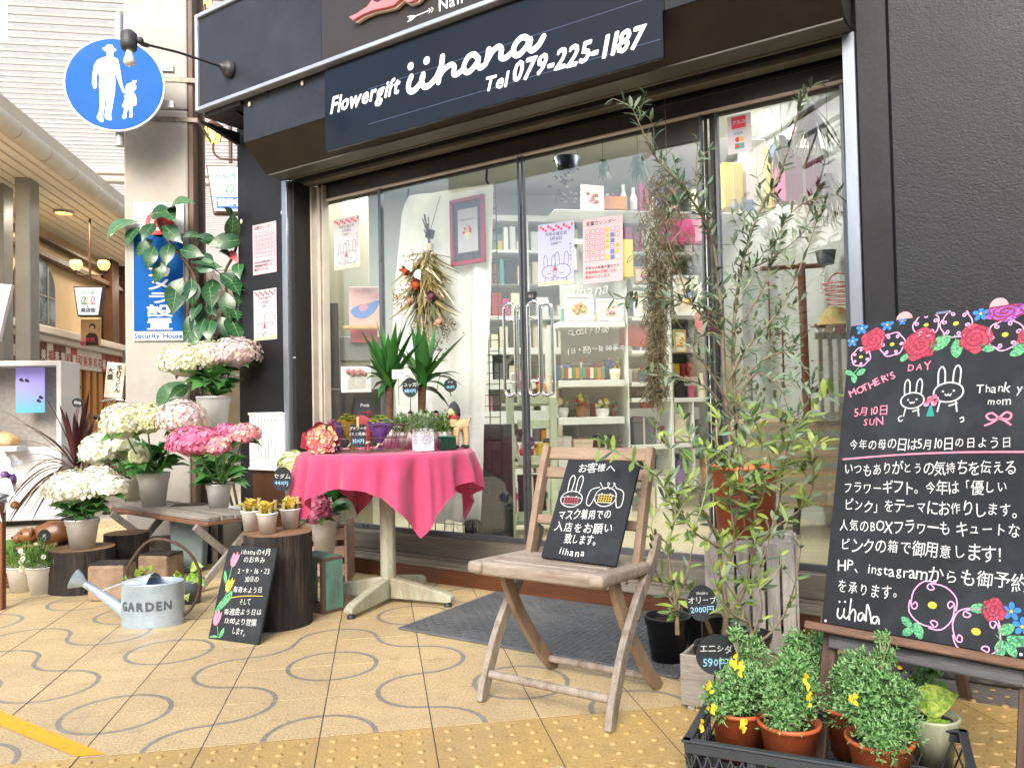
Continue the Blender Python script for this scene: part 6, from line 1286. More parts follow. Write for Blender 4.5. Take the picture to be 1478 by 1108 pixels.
RL = [(700, 60, 545, 165, 2), (705, 88, 640, 188, 1), (778, 70, 715, 160, 0), (815, 85, 905, 170, 0), (890, 140, 1000, 152, 0), (770, 150, 688, 238, 0), (775, 185, 738, 300, 1), (850, 170, 828, 285, 0), (845, 250, 778, 372, 1), (890, 208, 1012, 240, 0), (950, 245, 1065, 295, 0), (970, 300, 1102, 298, 2), (925, 340, 845, 478, 0), (975, 355, 935, 458, 0), (1060, 345, 1070, 462, 0), (1120, 330, 1192, 430, 0), (1062, 450, 1062, 545, 0), (1020, 490, 965, 630, 0), (1060, 550, 1046, 665, 1), (1095, 530, 1140, 650, 0), (1125, 410, 1150, 555, 0), (1090, 158, 1018, 160, 0), (1195, 150, 1085, 178, 0), (1180, 145, 1165, 45, 1), (1160, 235, 1098, 220, 0), (1200, 260, 1200, 350, 1), (1188, 350, 1192, 480, 0), (1010, 610, 945, 695, 2), (830, 25, 965, -15, 2), (820, 5, 875, 70, 1), (740, 40, 860, 20, 0), (935, 855, 795, 1005, 2), (955, 880, 850, 950, 0), (1010, 470, 960, 560, 0), (1140, 600, 1160, 690, 0), (1080, 640, 1110, 700, 0), (1170, 60, 1120, 0, 0), (1150, 480, 1185, 560, 0)]
RR = random.Random(14)
for x0, y0, x1, y1, m_ in RL+[(x0+RR.uniform(-45, 45), y0+RR.uniform(-30, 45), x1+RR.uniform(-60, 60), y1+RR.uniform(-20, 50), 0) for x0, y0, x1, y1, m_ in RL[12:24] if x0 > 850]:
    a = c2(x0, y0, RD+RR.uniform(-.02, .06)); b = c2(x1, y1, RD-RR.uniform(.0, .1)); d = b-a; put(RUB[m_], rub, a+d*.08, d, d.length*1.02, up=(RR.uniform(-.3, .3), -1, .45), roll=RR.uniform(-.35, .35))
mb = MB(); a = c2(1150, 215); mb.blade(a, c2(1190, 275), .05, up=(0, -1, 0)); mb.blade(c2(1140, 220), c2(1160, 260), .03, up=(0, -1, 0)); mb.build('red_bud', mat('coral bract', 'd8606a', rough=.5), rub)
# galvanised watering can
GAL = mat('galvanised steel', 'b7c6d2', '9fb2c1', rough=.38, metal=.45, sc=14, fine=.1, dirt='c4ced4', dirtsc=9)
wc = thing('watering_can', 'galvanised oval watering can marked GARDEN with a round hoop handle', 'watering can', G(221, 900), -.10); a_, b_, hC = .126, .078, .178
def oval(r, z, n=36): return [(a_*r*cos(2*pi*k/n), b_*r*sin(2*pi*k/n), z) for k in range(n)]
mb = MB(); n = 36; rings = [oval(1.0, 0), oval(1.012, .006), oval(1.0, .012), oval(.99, hC-.012), oval(1.012, hC-.006), oval(1.0, hC), oval(.975, hC-.002), oval(.965, .02)]; vs = sum(rings, [])
mb.add(vs, [(j*n+k, j*n+(k+1) % n, (j+1)*n+(k+1) % n, (j+1)*n+k) for j in range(len(rings)-1) for k in range(n)], 0, True); mb.add(oval(.965, .02), [tuple(range(n))]); body = mb.build('body', GAL, wc)
mb = MB(); vs = []; m_ = 10                   # hood over the left half, rising to the cut edge
for j in range(m_+1):
    t_ = j/m_; x = -a_+t_*a_*1.02; yy = b_*sqrt(max(0, 1-min(1, (x/a_)**2)));
    for i in range(9): s_ = -1+2*i/8; vs.append((x, yy*s_, hC+.001+.03*t_*(1-s_*s_)))
mb.add(vs, [(j*9+i, (j+1)*9+i, (j+1)*9+i+1, j*9+i+1) for j in range(m_) for i in range(8)], 0, True); mb.build('hood', GAL, wc)
mb = MB(); mb.tube([(-.105, 0, .045), (-.17, -.0, .10), (-.235, -.005, .152), (-.272, -.01, .178)], [.026, .021, .016, .014], 16); mb.tube([(-.27, -.01, .177), (-.29, -.012, .19), (-.312, -.014, .2)], [.014, .03, .043], 18); mb.tube([(-.09, 0, hC+.005), (-.215, -.004, .14)], .003, 6); mb.build('spout', GAL, wc)
mb = MB(); mb.tube(smooth([(-.07, .03, hC-.01), (-.115, .03, hC+.02), (-.10, .02, hC+.07), (-.03, .01, hC+.155), (.05, 0, hC+.168), (.14, 0, hC+.12), (.19, 0, hC+.03), (.185, 0, hC-.06), (.155, 0, .06), (.122, 0, .03)], 6), .0065, 10); mb.build('hoop_handle', mat('rusty brown iron', '5c4538', '3f2f27', rough=.6, metal=.3, sc=20), wc)
mb = MB(); w_ = 0; st_ = MB(); total = text(st_, 'GARDEN', 0, 0, .05, off=.035, jit=0, track=.1); text(mb, 'GARDEN', -total/2-.004, .072, .05, off=.035, jit=.01, track=.1)
mb.v = [(a_*sin(x/a_*.98)*1.0, -b_*cos(x/a_*.98)*1.004-.0025, y) for x, y, z in mb.v]; mb.build('lettering', mat('stencil grey', '4c545c', rough=.6), body)
# pothos pots
POTH = [leafmesh('leaf', mat('pothos %d' % k, a, b, rough=.32, sc=7, transl=.25, mask=(.42, .58)), (.25, .85, 1, .9, .65, .3, .02), .75, bend=.15, fold=.2, stem=.3) for k, (a, b) in enumerate((('9fc04a', '6a9a34'), ('c3d46a', '7ba63c'), ('7fae3f', '568a2c')))]
def pothos(label, c, r, h, m, leaves, depth, seed):
    t = thing('pothos_pot', label, 'plant', c, 0, 'potted pothos by the watering can'); pot(t, r, r*.7, h, m, band=False); RR = random.Random(seed); C0 = Vector(c); st = MB()
    for (x0, y0, x1, y1) in leaves:
        a = rel(x0, y0, depth)-C0; b = rel(x1, y1, depth-RR.uniform(.0, .04))-C0; put(RR.choice(POTH), t, a, b-a, (b-a).length, up=(RR.uniform(-.3, .3), -1, .4), roll=RR.uniform(-.4, .4)); st.tube([(0, 0, h*.9), a*.5+Vector((0, 0, h*.6)), a], .002, 5)
    st.build('vines', MATS['green stem'], t); return t
pothos('slate pot of yellow-green pothos behind the watering can on its right', G(274, 872)+Vector((.0, .03, 0)), .055, .11, mat('slate pot', '5a6872', '46535c', rough=.5, sc=6), [(262, 835, 250, 828), (258, 840, 270, 850), (262, 845, 262, 862), (268, 838, 283, 834), (272, 832, 290, 838), (255, 834, 252, 845), (276, 818, 294, 817), (266, 850, 272, 868), (258, 830, 254, 822), (278, 828, 292, 826), (288, 836, 296, 846), (265, 842, 258, 858)], 3.62, 1)
pothos('trailing pothos leaning out from between the wood blocks', G(196, 862)+Vector((0, .12, 0)), .045, .08, mat('brown pot', '6a5244', rough=.6), [(192, 838, 178, 842), (186, 834, 176, 832), (200, 832, 196, 820), (206, 825, 204, 815), (210, 832, 222, 838), (214, 822, 220, 814), (196, 842, 188, 850), (212, 836, 224, 830), (203, 835, 198, 828)], 3.72, 2)
# ================================================================ the round table with its pink cloth
PW = mat('peeling green-white paint', 'b9bba8', '8f8f7c', rough=.6, sc=5, stretch=(3, 3, .6), fine=.15, dirt='8a7a60', dirtsc=6, bump=.4)
TC = Vector((.5, 1.46, 0)); TH = .68; th0 = atan2(1.196-1.46, .337-.5)
tab = thing('pedestal_table', 'round pedestal table with peeling pale green paint and four spread feet', 'table', TC)
mb = MB(); mb.prism([(.036*cos(a*pi/4+.39+th0), .036*sin(a*pi/4+.39+th0)) for a in range(8)], .08, TH-.02, ax='z'); mb.build('pedestal', PW, tab, bevel=.003)
mb = MB(); mb.lathe([(.37, TH-.022), (.372, TH-.01), (.366, TH)], 48); mb.build('tabletop', PW, tab)
for k in range(4):
    a = th0+k*pi/2; mb = MB(Matrix.Rotation(a, 4, 'Z')); mb.prism([(.02, .02), (.30, .018), (.325, .024), (.325, .045), (.29, .062), (.1, .10), (.02, .112)], -.021, .021); mb.build('leg', PW, tab, bevel=.006, seg=2)
    mb = MB(); mb.lathe([(.018, 0), (.018, .012), (.008, .018), (.008, .03)], 12, (.3*cos(a), .3*sin(a), 0)); mb.build('foot_glide', CLS['black'], tab)
# the cloth: a square laid over the disc, its corners falling in folds
N_ = 84; SIDE = 1.05; Rt = .378; PHI = radians(-71-45); vs = []
for j in range(N_+1):
    for i in range(N_+1):
        x, y = (i/N_-.5)*SIDE, (j/N_-.5)*SIDE; r = hypot(x, y); a = atan2(y, x)
        if r <= Rt: X, Y, Z = x, y, TH+.0035+.0008*sin(x*60)*sin(y*50)
        else:
            d = r-Rt; ca = abs(((a-pi/4+pi/4) % (pi/2))-pi/4); corner = max(0, 1-ca/.42)
            bend_ = min(d, .03)/.03; rr_ = Rt+.012*bend_+d*.1
            wave = sin(a*23+1.3*sin(a*3))*.013+sin(a*13+.6)*.016+sin(a*37+2)*.004; rr_ += wave*min(1, d/.12)*(1+1.0*corner)-.05*corner*max(0, d-.12)
            drop = d*.985-.012*bend_; X, Y = rr_*cos(a+.03*sin(a*9)*corner), rr_*sin(a+.03*sin(a*9)*corner); Z = TH+.0035-max(0, drop)
        vs.append((X*cos(PHI)-Y*sin(PHI), X*sin(PHI)+Y*cos(PHI), Z))
mb = MB(); mb.add(vs, [(j*(N_+1)+i, j*(N_+1)+i+1, (j+1)*(N_+1)+i+1, (j+1)*(N_+1)+i) for j in range(N_) for i in range(N_)], 0, True)
PKC = mat('raspberry pink linen', 'd4517f', 'c94573', rough=.85, sc=5, sheen=.3, transl=.22, fine=.05, bump=.3, bsc=500)
ct = mb.build('tablecloth', PKC, None, loc=TC); tag(ct, 'raspberry pink square cloth hanging in points over the round table', 'tablecloth')
hem = MB(); ring = [j*(N_+1) for j in range(N_)]+[N_*(N_+1)+i for i in range(N_)]+[(N_-j)*(N_+1)+N_ for j in range(N_)]+[N_-i for i in range(N_)]
hem.tube([vs[k] for k in ring]+[vs[ring[0]]], .0022, 5, caps=False); hem.build('hem', PKC, ct)
ZT = TH+.006
def tt(u, dep): p = rel(u, 645, dep); p.z = ZT; return p
# wire basket with wrapped posies
bkp = tt(530, 3.42); bkt = thing('wire_basket', 'low rusty wire basket holding wrapped posies on the pink cloth', 'basket', bkp+Vector((0, .075, 0)), -.12); WI = mat('rusty wire', '8a7868', '5f5148', rough=.5, metal=.5, sc=40)
mb = MB(); w, d, h = .155, .075, .115
for z in (.004, .06, h): r_ = 1+.15*z/h; mb.tube([(-w*r_, -d*r_, z), (w*r_, -d*r_, z), (w*r_, d*r_, z), (-w*r_, d*r_, z), (-w*r_, -d*r_, z)], .0022, 5)
for k in range(11): x = -w+2*w*k/10; mb.tube([(x*1.15, -d*1.15, h), (x, -d, .004), (x, d, .004), (x*1.15, d*1.15, h)], .0015, 5)
for k in range(5): y = -d+2*d*k/4; mb.tube([(-w*1.15, y*1.15, h), (-w, y, .004), (w, y, .004), (w*1.15, y*1.15, h)], .0015, 5)
mb.build('wires', WI, bkt)
BUDS = {k: mat('bud '+k, a, b, rough=.6, sc=30, transl=.2) for k, a, b in (('lilac', 'd9a6d4', 'c28ac0'), ('yellow', 'e0d23c', 'c0b42c'), ('rose', 'e28a9c', 'c96a80'), ('green', '7fb04a', '5c8c34'), ('ivory', 'efe2b8', 'e0c890'), ('coral', 'e6806c', 'd0604c'))}
def posy(label, c, d, L, R0, wrapm, cols, seed, nfl=46, ribbon=True, fr=.009):
    """a wrapped posy: paper cone from the tied stem outward along d, blooms at its mouth"""
    t = thing('wrapped_posy', label, 'bouquet', c, 0, 'wrapped posies on the table'); RR = random.Random(seed); d = Vector(d).normalized(); x = d.orthogonal().normalized(); y = d.cross(x)
    vs = []; n = 28; prof = ((0, .22), (.25, .12), (.4, .3), (.75, .8), (1, 1.0))
    for j, (s_, q) in enumerate(prof):
        for k in range(n): a = 2*pi*k/n; rr_ = R0*q*(1+.09*sin(a*7+j)*(j > 1)); pp = d*(L*s_+(.03*sin(a*3+seed) if j == 4 else 0)*L*2)+(x*cos(a)+y*sin(a))*rr_; vs.append(pp)
    mb = MB(); mb.add(vs, [(j*n+k, j*n+(k+1) % n, (j+1)*n+(k+1) % n, (j+1)*n+k) for j in range(4) for k in range(n)], 0, True); mb.build('paper_wrap', wrapm, t)
    mb = MB()
    for k in range(nfl):
        a = RR.uniform(0, 6.28); q = sqrt(RR.random())*R0*.85; p = d*(L*(.92+.28*(1-(q/R0)**2)*RR.uniform(.6, 1)))+(x*cos(a)+y*sin(a))*q; mi = RR.randrange(len(cols))
        for m_ in range(5): b = m_*1.256+k; mb.blade(p, p+(x*cos(b)+y*sin(b))*fr+d*fr*.6, fr*1.0, mi=mi, prof=(.4, 1, .7), fold=.3, up=d)
    mb.build('blooms', [BUDS[c_] for c_ in cols], t)
    if ribbon: mb = MB(); p = d*L*.25; mb.tube([p+(x*cos(a*.785)+y*sin(a*.785))*R0*.16 for a in range(9)], .004, 6); mb.blade(p, p+x*.03-d*.02, .012); mb.blade(p, p-x*.03-d*.015, .012); mb.build('ribbon', CLS['cream'], t)
    return t
def wrap(n_, a, b=None): return mat('wrap '+n_, a, b, rough=.3, transl=.35, sc=12, bump=.8)
up_ = Vector((0, 0, 1))
posy('purple wrapped posy with yellow and green sprigs tied with ribbon in the basket', tt(548, 3.48), (.05, -.15, 1), .13, .055, wrap('purple', '6a3fa0', '8c74b8'), ['yellow', 'green', 'green'], 3)
posy('rose red wrapped posy in the middle of the basket', tt(531, 3.54), (.0, 0, 1), .15, .06, wrap('rose', 'b0505c', 'c8707a'), ['rose', 'rose', 'coral'], 4, 20)
posy('yellow green posy in olive paper toward the left of the basket', tt(509, 3.52), (-.1, 0, 1), .14, .055, wrap('olive', '8f7a2c', 'b09a40'), ['yellow', 'yellow', 'green'], 5)
posy('lilac posy in violet paper at the left end of the basket', tt(490, 3.5), (-.25, 0, 1), .12, .05, wrap('violet', '6a4f9c', '8f78b8'), ['lilac', 'lilac', 'rose'], 6)
posy('large pink and ivory posy in crimson paper lying at the left of the table', tt(478, 3.5)+Vector((0, 0, .055)), (-.25, -.95, .02), .12, .075, wrap('crimson', 'a02c48', 'b84a60'), ['rose', 'ivory', 'rose', 'coral', 'ivory'], 7, 130, False, .011)
mb = MB(); c = tt(466, 3.45); 
pw_ = thing('paper_cone', 'upright crimson paper sheet behind the large pink posy', 'paper', c+Vector((-.02, .10, 0)), 0); mb.prism([(-.085, .02), (-.02, .0), (.04, .02), (.03, .08), (-.02, .105), (-.075, .085)], -.002, .002); mb.build('sheet', MATS['wrap crimson'], pw_)
# slate price tags
def slate(label, u, v, depth, w, h, lines, peg=True, tilt=0):
    c = rel(u, v, depth); t = thing('price_tag', label, 'tag', c, -YAW); R0 = Matrix.Rotation(tilt, 4, 'Y'); mb = MB(R0); mb.bx(-w/2, w/2, -.002, .002, -h/2, h/2); s_ = mb.build('slate', CHALKB, t, bevel=.001)
    mb = MB(R0 @ TY(-.003))
    for a, z_, sz_, mi_ in lines: text(mb, a, 0, z_-sz_*.35, sz_, mi=mi_, align='c', jit=.08)
    mb.build('chalk', CHK, s_)
    if peg: mb = MB(R0); mb.bx(-.005, .005, -.008, .008, h/2-.012, h/2+.03); mb.build('peg', MATS['peg wood'], t, bevel=.001)
    return t
slate('rectangular slate price tag pegged to the wire basket', 517, 628, 3.3, .062, .092, [('プチブーケ', .028, .015, 0), ('(ミニ花束)', .006, .015, 0), ('350円', -.024, .02, 10)])
round_tag('black arched tag reading Petit behind the posies', 527, 588, 3.95, .055, .045, [('Petit', .012, .022, 0)], .05)
# white pot with lace pattern
LACE = mat('lilac lace print', '7a6aa8', rough=.6); lc = thing('lace_pot', 'white square pot with violet lace rosettes and small silver leaves', 'plant', tt(611, 3.42), -YAW+radians(32)); s_ = .036; hL = .098
mb = MB(); mb.bx(-s_, s_, -s_, s_, 0, hL); lpt = mb.build('pot', WPL, lc, bevel=.003)
for k, T_ in enumerate((Matrix(), Matrix.Rotation(-pi/2, 4, 'Z'))):
    mb = MB(T_ @ TY(-s_-.0008))
    for r_, cnt, sz_ in ((.0, 1, .003), (.008, 8, .0018), (.017, 12, .003), (.026, 12, .0022)):
        for q in range(cnt): a = q*2*pi/cnt; disc(mb, r_*cos(a), .05+r_*sin(a), sz_, n=6, ry=sz_*1.5, ang=a-pi/2)
    for sx in (-.03, .03):
        for sz_ in (.012, .088): disc(mb, sx, sz_, .003, n=6)
    mb.build('lace_print', LACE, lpt)
SILV = mat('silvery leaf', 'a3b49a', '7d9272', rough=.6, sc=15, transl=.2)
def sprigs(parent, c, n, spread, h, m, L=.02, seed=0, w=.009, name='foliage'):
    RR = random.Random(seed); mb = MB()
    for k in range(n):
        a = RR.uniform(0, 6.28); q = spread*sqrt(RR.random()); z = c[2]+h*RR.random()*(1.1-(q/spread)**2*.5); p = Vector((c[0]+cos(a)*q, c[1]+sin(a)*q, z)); d = Vector((cos(a)*RR.random(), sin(a)*RR.random(), RR.uniform(-.2, 1))).normalized()*L*RR.uniform(.7, 1.3); mb.blade(p, p+d, w, prof=(.3, 1, .8, .1), fold=.2, mi=k % len(m) if isinstance(m, list) else 0)
    return mb.build(name, m, parent, kind='stuff')
sprigs(lc, (0, 0, hL-.01), 420, .065, .07, [SILV, FERN[0]], .022, 3)
gb = thing('green_box', 'small dark green box right of the lace pot', 'box', tt(645, 3.5), -YAW+.3); mb = MB(); mb.bx(-.035, .035, -.035, .035, 0, .055); mb.build('box', mat('bottle green', '12402e', '0d3124', rough=.35), gb, bevel=.003); mb = MB(); mb.bx(-.037, .037, -.037, .037, .0555, .06); mb.build('rim', mat('bottle green rim', '2f6a50', rough=.3), gb)
for k, (u, lb, fl) in enumerate(((585, 'leftmost small white pot with a pink ribbon tag', 0), (601, 'second small white pot with a pink ribbon tag', 1), (622, 'third small white pot with a pink ribbon tag', 1), (643, 'rightmost small white pot with lime leaves', 2))):
    c = tt(u, 3.66); t = thing('small_white_pot', lb, 'plant', c, 0, 'small white pots behind the basket'); pot(t, .038, .03, .075, WPL, .003, band=False); sprigs(t, (0, 0, .07), 480, .06, .085, [FERN[0], SILV] if fl < 2 else [FERN[1], FERN[0]], .02, u)
    mb = MB(); mb.bx(.012, .04, -.002, 0, .1, .16); mb.lathe([(.014, 0), (.0, .0)], 16, T=Matrix.Translation((.026, -.001, .16)) @ Matrix.Rotation(pi/2, 4, 'X')); mb.build('card', WPL, t); mb = MB(); mb.blade((.026, -.004, .15), (.04, -.006, .158), .012, up=(0, -1, 0)); mb.blade((.026, -.004, .15), (.012, -.006, .158), .012, up=(0, -1, 0)); mb.build('bow', PKC, t)
# straw dog doll with a dark hood
dd = thing('dog_figurine', 'cream dog figurine in a dark hood and red collar at the right of the table', 'figurine', tt(664, 3.62), .15); ST_ = mat('straw cream', 'd3bc92', 'b89c6e', rough=.8, sc=50, fine=.2)
mb = MB(); 
for x, y in ((-.018, -.012), (.028, -.012), (-.016, .02), (.03, .02)): mb.tube([(x, y, .01), (x, y, .06), (x*.8, y, .095)], [.011, .013, .018], 10)
mb.tube([(-.022, 0, .10), (.005, 0, .105), (.035, 0, .10)], [.026, .032, .026], 14); mb.tube([(-.02, 0, .105), (-.03, -.005, .145)], [.024, .02], 12); mb.tube([(.035, 0, .11), (.05, 0, .14)], [.009, .006], 8); mb.build('body', ST_, dd)
mb = MB(); mb.blob((-.032, -.008, .165), .024, n=12, m=8, sq=(1, .9, 1)); mb.tube([(-.04, -.015, .16), (-.062, -.03, .155)], [.014, .009], 10); mb.build('head', ST_, dd)
mb = MB(); mb.lathe([(.029, -.012), (.03, .005), (.02, .03), (.006, .045), (0, .046)], 14, (-.026, 0, .168)); mb.blob((-.008, -.0, .155), .017, sq=(.8, 1, 1.4)); mb.blob((-.064, -.031, .157), .006, n=6, m=4, wob=0); mb.build('hood', mat('charcoal felt', '33363a', rough=.9), dd)
mb = MB(); mb.tube([(-.027+.024*cos(a*.785), -.002+.024*sin(a*.785), .14) for a in range(9)], .006, 6); mb.build('collar', CLS['red'], dd)
mb = MB()
for x, y in ((-.02, -.014), (.028, -.014), (-.018, .018), (.03, .018)): mb.blob((x-.004, y-.003, .008), .014, n=8, m=5, wob=0, sq=(1.3, 1, .6))
mb.build('boots', CLS['black'], dd)
# yuccas
YUC = [mat('yucca %d' % k, a, b, rough=.35, sc=5, transl=.15, fine=.1) for k, (a, b) in enumerate((('3f7a35', '2d6029'), ('2f6a2e', '245424'), ('5c9a45', '427e34')))]
def yucca(label, u, vb, depth, trunk_uv, tips, seed, wd=.05):
    F = rel(u, vb, depth); F.z = ZT; t = thing('yucca', label, 'plant', F, 0, 'pair of yuccas at the back of the table'); RR = random.Random(seed); pot(t, .05, .04, .085, WPL, .004, band=False)
    tp = rel(trunk_uv[0], trunk_uv[1], depth)-F; mb = MB(); mb.tube([(0, 0, .07), tp*.5+Vector((.002, 0, .035)), tp], [.021, .019, .021], 12); mb.build('trunk', mat('yucca trunk', '6d5038', '4a3424', rough=.9, sc=25, stretch=(1, 1, 3), bump=1), t)
    for k, (x, y, m_) in enumerate(tips):
        e = rel(x, y, depth+RR.uniform(-.12, .12))-F; b = tp+Vector((RR.uniform(-.012, .012), RR.uniform(-.012, .012), RR.uniform(-.02, .02))); mb = MB(); L = (e-b).length
        mb.blade(b, e, wd*RR.uniform(.8, 1.1), bend=(.02 if e.z > b.z+.15 else .18), fold=.35, prof=(.45, .7, .95, 1, .95, .8, .55, .25, .02)); mb.build('leaf', YUC[m_], t)
yucca('left yucca with upright sword leaves behind the wire basket', 562, 640, 3.84, (562, 560), [(520, 475, 1), (543, 462, 0), (530, 500, 0), (552, 470, 2), (572, 462, 0), (590, 455, 1), (600, 470, 0), (517, 530, 1), (528, 548, 2), (538, 562, 1), (545, 575, 1), (583, 500, 2), (610, 490, 0), (560, 480, 1), (548, 498, 2), (575, 485, 0), (540, 590, 0), (590, 530, 1), (535, 480, 1), (580, 470, 1), (525, 540, 0), (598, 545, 2), (565, 500, 0), (556, 520, 2), (578, 515, 1), (532, 515, 0)], 1, .055)
yucca('right yucca with spreading sword leaves behind the lace pot', 608, 640, 3.86, (609, 558), [(570, 497, 1), (592, 465, 0), (603, 462, 1), (630, 468, 0), (674, 480, 2), (668, 541, 0), (671, 560, 1), (658, 545, 1), (585, 505, 2), (615, 480, 0), (640, 500, 1), (575, 560, 0), (640, 580, 1), (655, 575, 0), (600, 480, 2), (622, 490, 2), (645, 470, 0), (582, 530, 1), (612, 470, 1), (637, 520, 0), (590, 575, 2), (650, 590, 1), (612, 500, 0), (600, 520, 1), (626, 515, 2), (648, 520, 0)], 2, .052)
round_tag('oval blackboard tag between the two yuccas', 592, 559, 3.6, .035, .045, [('ユッカ', .012, .02, 0), ('880円', -.016, .02, 10)], .1)
round_tag('small round blackboard tag hooked right of the yuccas', 650, 556, 3.6, .03, .03, [('アイ', .014, .013, 0), ('450円', -.008, .014, 10)], .02, hook=True)
sc = thing('name_card', 'white paper card tucked behind the oval yucca tag', 'card', rel(575, 540, 3.72), -YAW); mb = MB(); mb.bx(-.03, .035, -.001, .001, -.022, .022); c_ = mb.build('card', PAP, sc); mb = MB(TY(-.002)); text(mb, 'ユッカ', -.022, -.002, .016); mb.build('print', PGRY, c_); mb = MB(); mb.tube([(0, .002, -.02), (0, .002, -.14)], .0015, 5); mb.build('stick', CLS['black'], sc)
# crates by the table
TEAL = mat('worn teal paint', '6a9888', '4f7d6e', rough=.65, sc=5, stretch=(4, 4, .6), fine=.2, dirt='6a5848', dirtsc=7, bump=.4); BRW = mat('worn brown batten', '6d5444', '4e3a2e', rough=.7, sc=6, fine=.25); PKW = mat('pinkish bare wood', 'b09488', '927668', rough=.7, sc=6, stretch=(.5, 4, 4), fine=.2)
gc = thing('teal_crate', 'small open teal and brown wooden crate standing on end by the stump', 'crate', G(467, 887), radians(45)-.1)
w, d, h = .105, .2, .235
def crp(nm, m, a): mb = MB(); mb.bx(*a); return mb.build(nm, m, gc, bevel=.002)
crp('side_panel', TEAL, (.0135, w, 0.001, .012, .012, h-.012))
crp('side_panel', TEAL, (.0135, w, d-.012, d-.001, .012, h-.012))
for (x0, x1, z0, z1) in ((0, w, 0, .0115), (0, w, h-.0115, h)): crp('end_board', BRW, (x0, x1, 0, d, z0, z1))
crp('top_board', TEAL, (.004, w-.002, .004, d-.004, h+.0005, h+.004))
for y in (-.002, d-.02): crp('corner_batten', BRW, (-.004, .013, y, y+.022, .012, h-.012))
pc = thing('bare_wood_crate', 'pinkish bare wooden crate under the half hidden hydrangea', 'crate', G(455, 850)+Vector((.02, .1, 0)), -.15)
for z in (.04, .13, .22):
    mb = MB(); mb.bx(-.12, .12, 0, .01, z, z+.06); mb.build('slat', PKW, pc, bevel=.002); mb = MB(); mb.bx(-.12, .12, .19, .2, z, z+.06); mb.build('slat', PKW, pc, bevel=.002)
for x in (-.13, .121):
    mb = MB(); mb.bx(x, x+.012, -.004, .204, 0, .31); mb.build('end_board', PKW, pc, bevel=.002)
mb = MB(); mb.bx(-.118, .118, .011, .189, .27, .28); mb.build('top_board', PKW, pc)

# ================================================================ mat, folding chair and blackboards
RUBB = mat('grey rubber mat', '606468', '4f5357', rough=.5, sc=6, fine=.2, space='World', dirt='6f716f', dirtsc=5)
ma = thing('checker_mat', 'large dark grey rubber mat with a raised tread pattern before the doors', 'mat', FW(.125, -.715, 0), FT+.02)
mb = MB(); MW, MD = 1.16, .70; mb.bx(0, MW, 0, MD, .001, .008); mb.build('mat_base', RUBB, ma, bevel=.002)
mb = MB(); cs = .026
for i in range(int(MW/cs)-1):
    for j in range(int(MD/cs)-1):
        x, y = (i+1)*cs, (j+1)*cs; v = (i+j) % 2
        for k in (-1, 1):
            if v: mb.box((x, y+k*.0052, .0088), (.019, .0042, .0022))
            else: mb.box((x+k*.0052, y, .0088), (.0042, .019, .0022))
mb.build('tread', RUBB, ma, kind='stuff')
TK = mat('weathered teak', 'a89e92', '82766a', rough=.7, sc=4, stretch=(6, 6, .7), bump=.5, fine=.22, dirt='5f4c3c', dirtsc=5); TKx = mat('weathered teak rail', 'aba092', '897b6d', rough=.7, sc=4, stretch=(.7, 6, 6), bump=.5, fine=.22, dirt='6b5342', dirtsc=5); TKb = mat('brown teak', 'a08974', '7f6a58', rough=.65, sc=4, stretch=(6, 6, .7), bump=.4, fine=.2); TKbx = mat('brown teak rail', 'a28c76', '816c5a', rough=.65, sc=4, stretch=(.7, 6, 6), bump=.4, fine=.2)
ch = thing('folding_chair', 'weathered wooden folding chair holding a blackboard in front of the mat', 'chair', FW(1.075, -1.166, 0), FT); hx_ = .208
def curved(nm, pts, x, w=.02, d=.038, m=TK):   # a curved plank leg in the y-z plane
    q = smooth([(p[0], p[1], 0) for p in pts], 5); L = []; Rr = []
    for i, p in enumerate(q):
        t = (q[min(i+1, len(q)-1)]-q[max(i-1, 0)]).normalized(); n_ = Vector((-t.y, t.x, 0)); hh = d/2*(1-.25*(i < 2 or i > len(q)-3)); L.append((p.x+n_.x*hh, p.y+n_.y*hh)); Rr.append((p.x-n_.x*hh, p.y-n_.y*hh))
    mb = MB(); n = len(q); vs = []
    for xx in (x-w/2, x+w/2): vs += [(xx, a, b) for a, b in L]+[(xx, a, b) for a, b in Rr]
    fs = []
    for i in range(n-1): fs += [(i, i+1, n+i+1, n+i), (2*n+i, 3*n+i, 3*n+i+1, 2*n+i+1), (i, 2*n+i, 2*n+i+1, i+1), (n+i, n+i+1, 3*n+i+1, 3*n+i)]
    fs += [(0, n, 3*n, 2*n), (n-1, 3*n-1, 4*n-1, 2*n-1)]; mb.add(vs, fs); return mb.build(nm, m, ch, bevel=.0035, seg=2)
for sgn in (-1, 1):
    x = sgn*(hx_+.003); curved('leg', [(0, .0), (.045, .10), (.105, .2), (.2, .31), (.305, .405), (.345, .475)], x, .021, .040)
    x = sgn*(hx_-.022); curved('leg', [(.385, .0), (.31, .065), (.215, .175), (.14, .28), (.085, .395)], x, .021, .042, TKb)
    x = sgn*(hx_-.0); curved('back_post', [(.235, .36), (.27, .46), (.31, .58), (.37, .735)], sgn*(hx_-.02) if False else sgn*(hx_-.0205), .022, .038, TKb)
for (y, z, d_, h_) in ((.372, .712, .016, .042), (.348, .65, .016, .036), (.285, .505, .016, .03)):
    mb = MB(Matrix.Translation((0, y-.004, z)) @ Matrix.Rotation(radians(-20), 4, 'X')); mb.bx(-hx_+.032, hx_-.032, -d_/2, d_/2, -h_/2, h_/2); mb.build('back_rail', TKbx, ch, bevel=.004, seg=2)
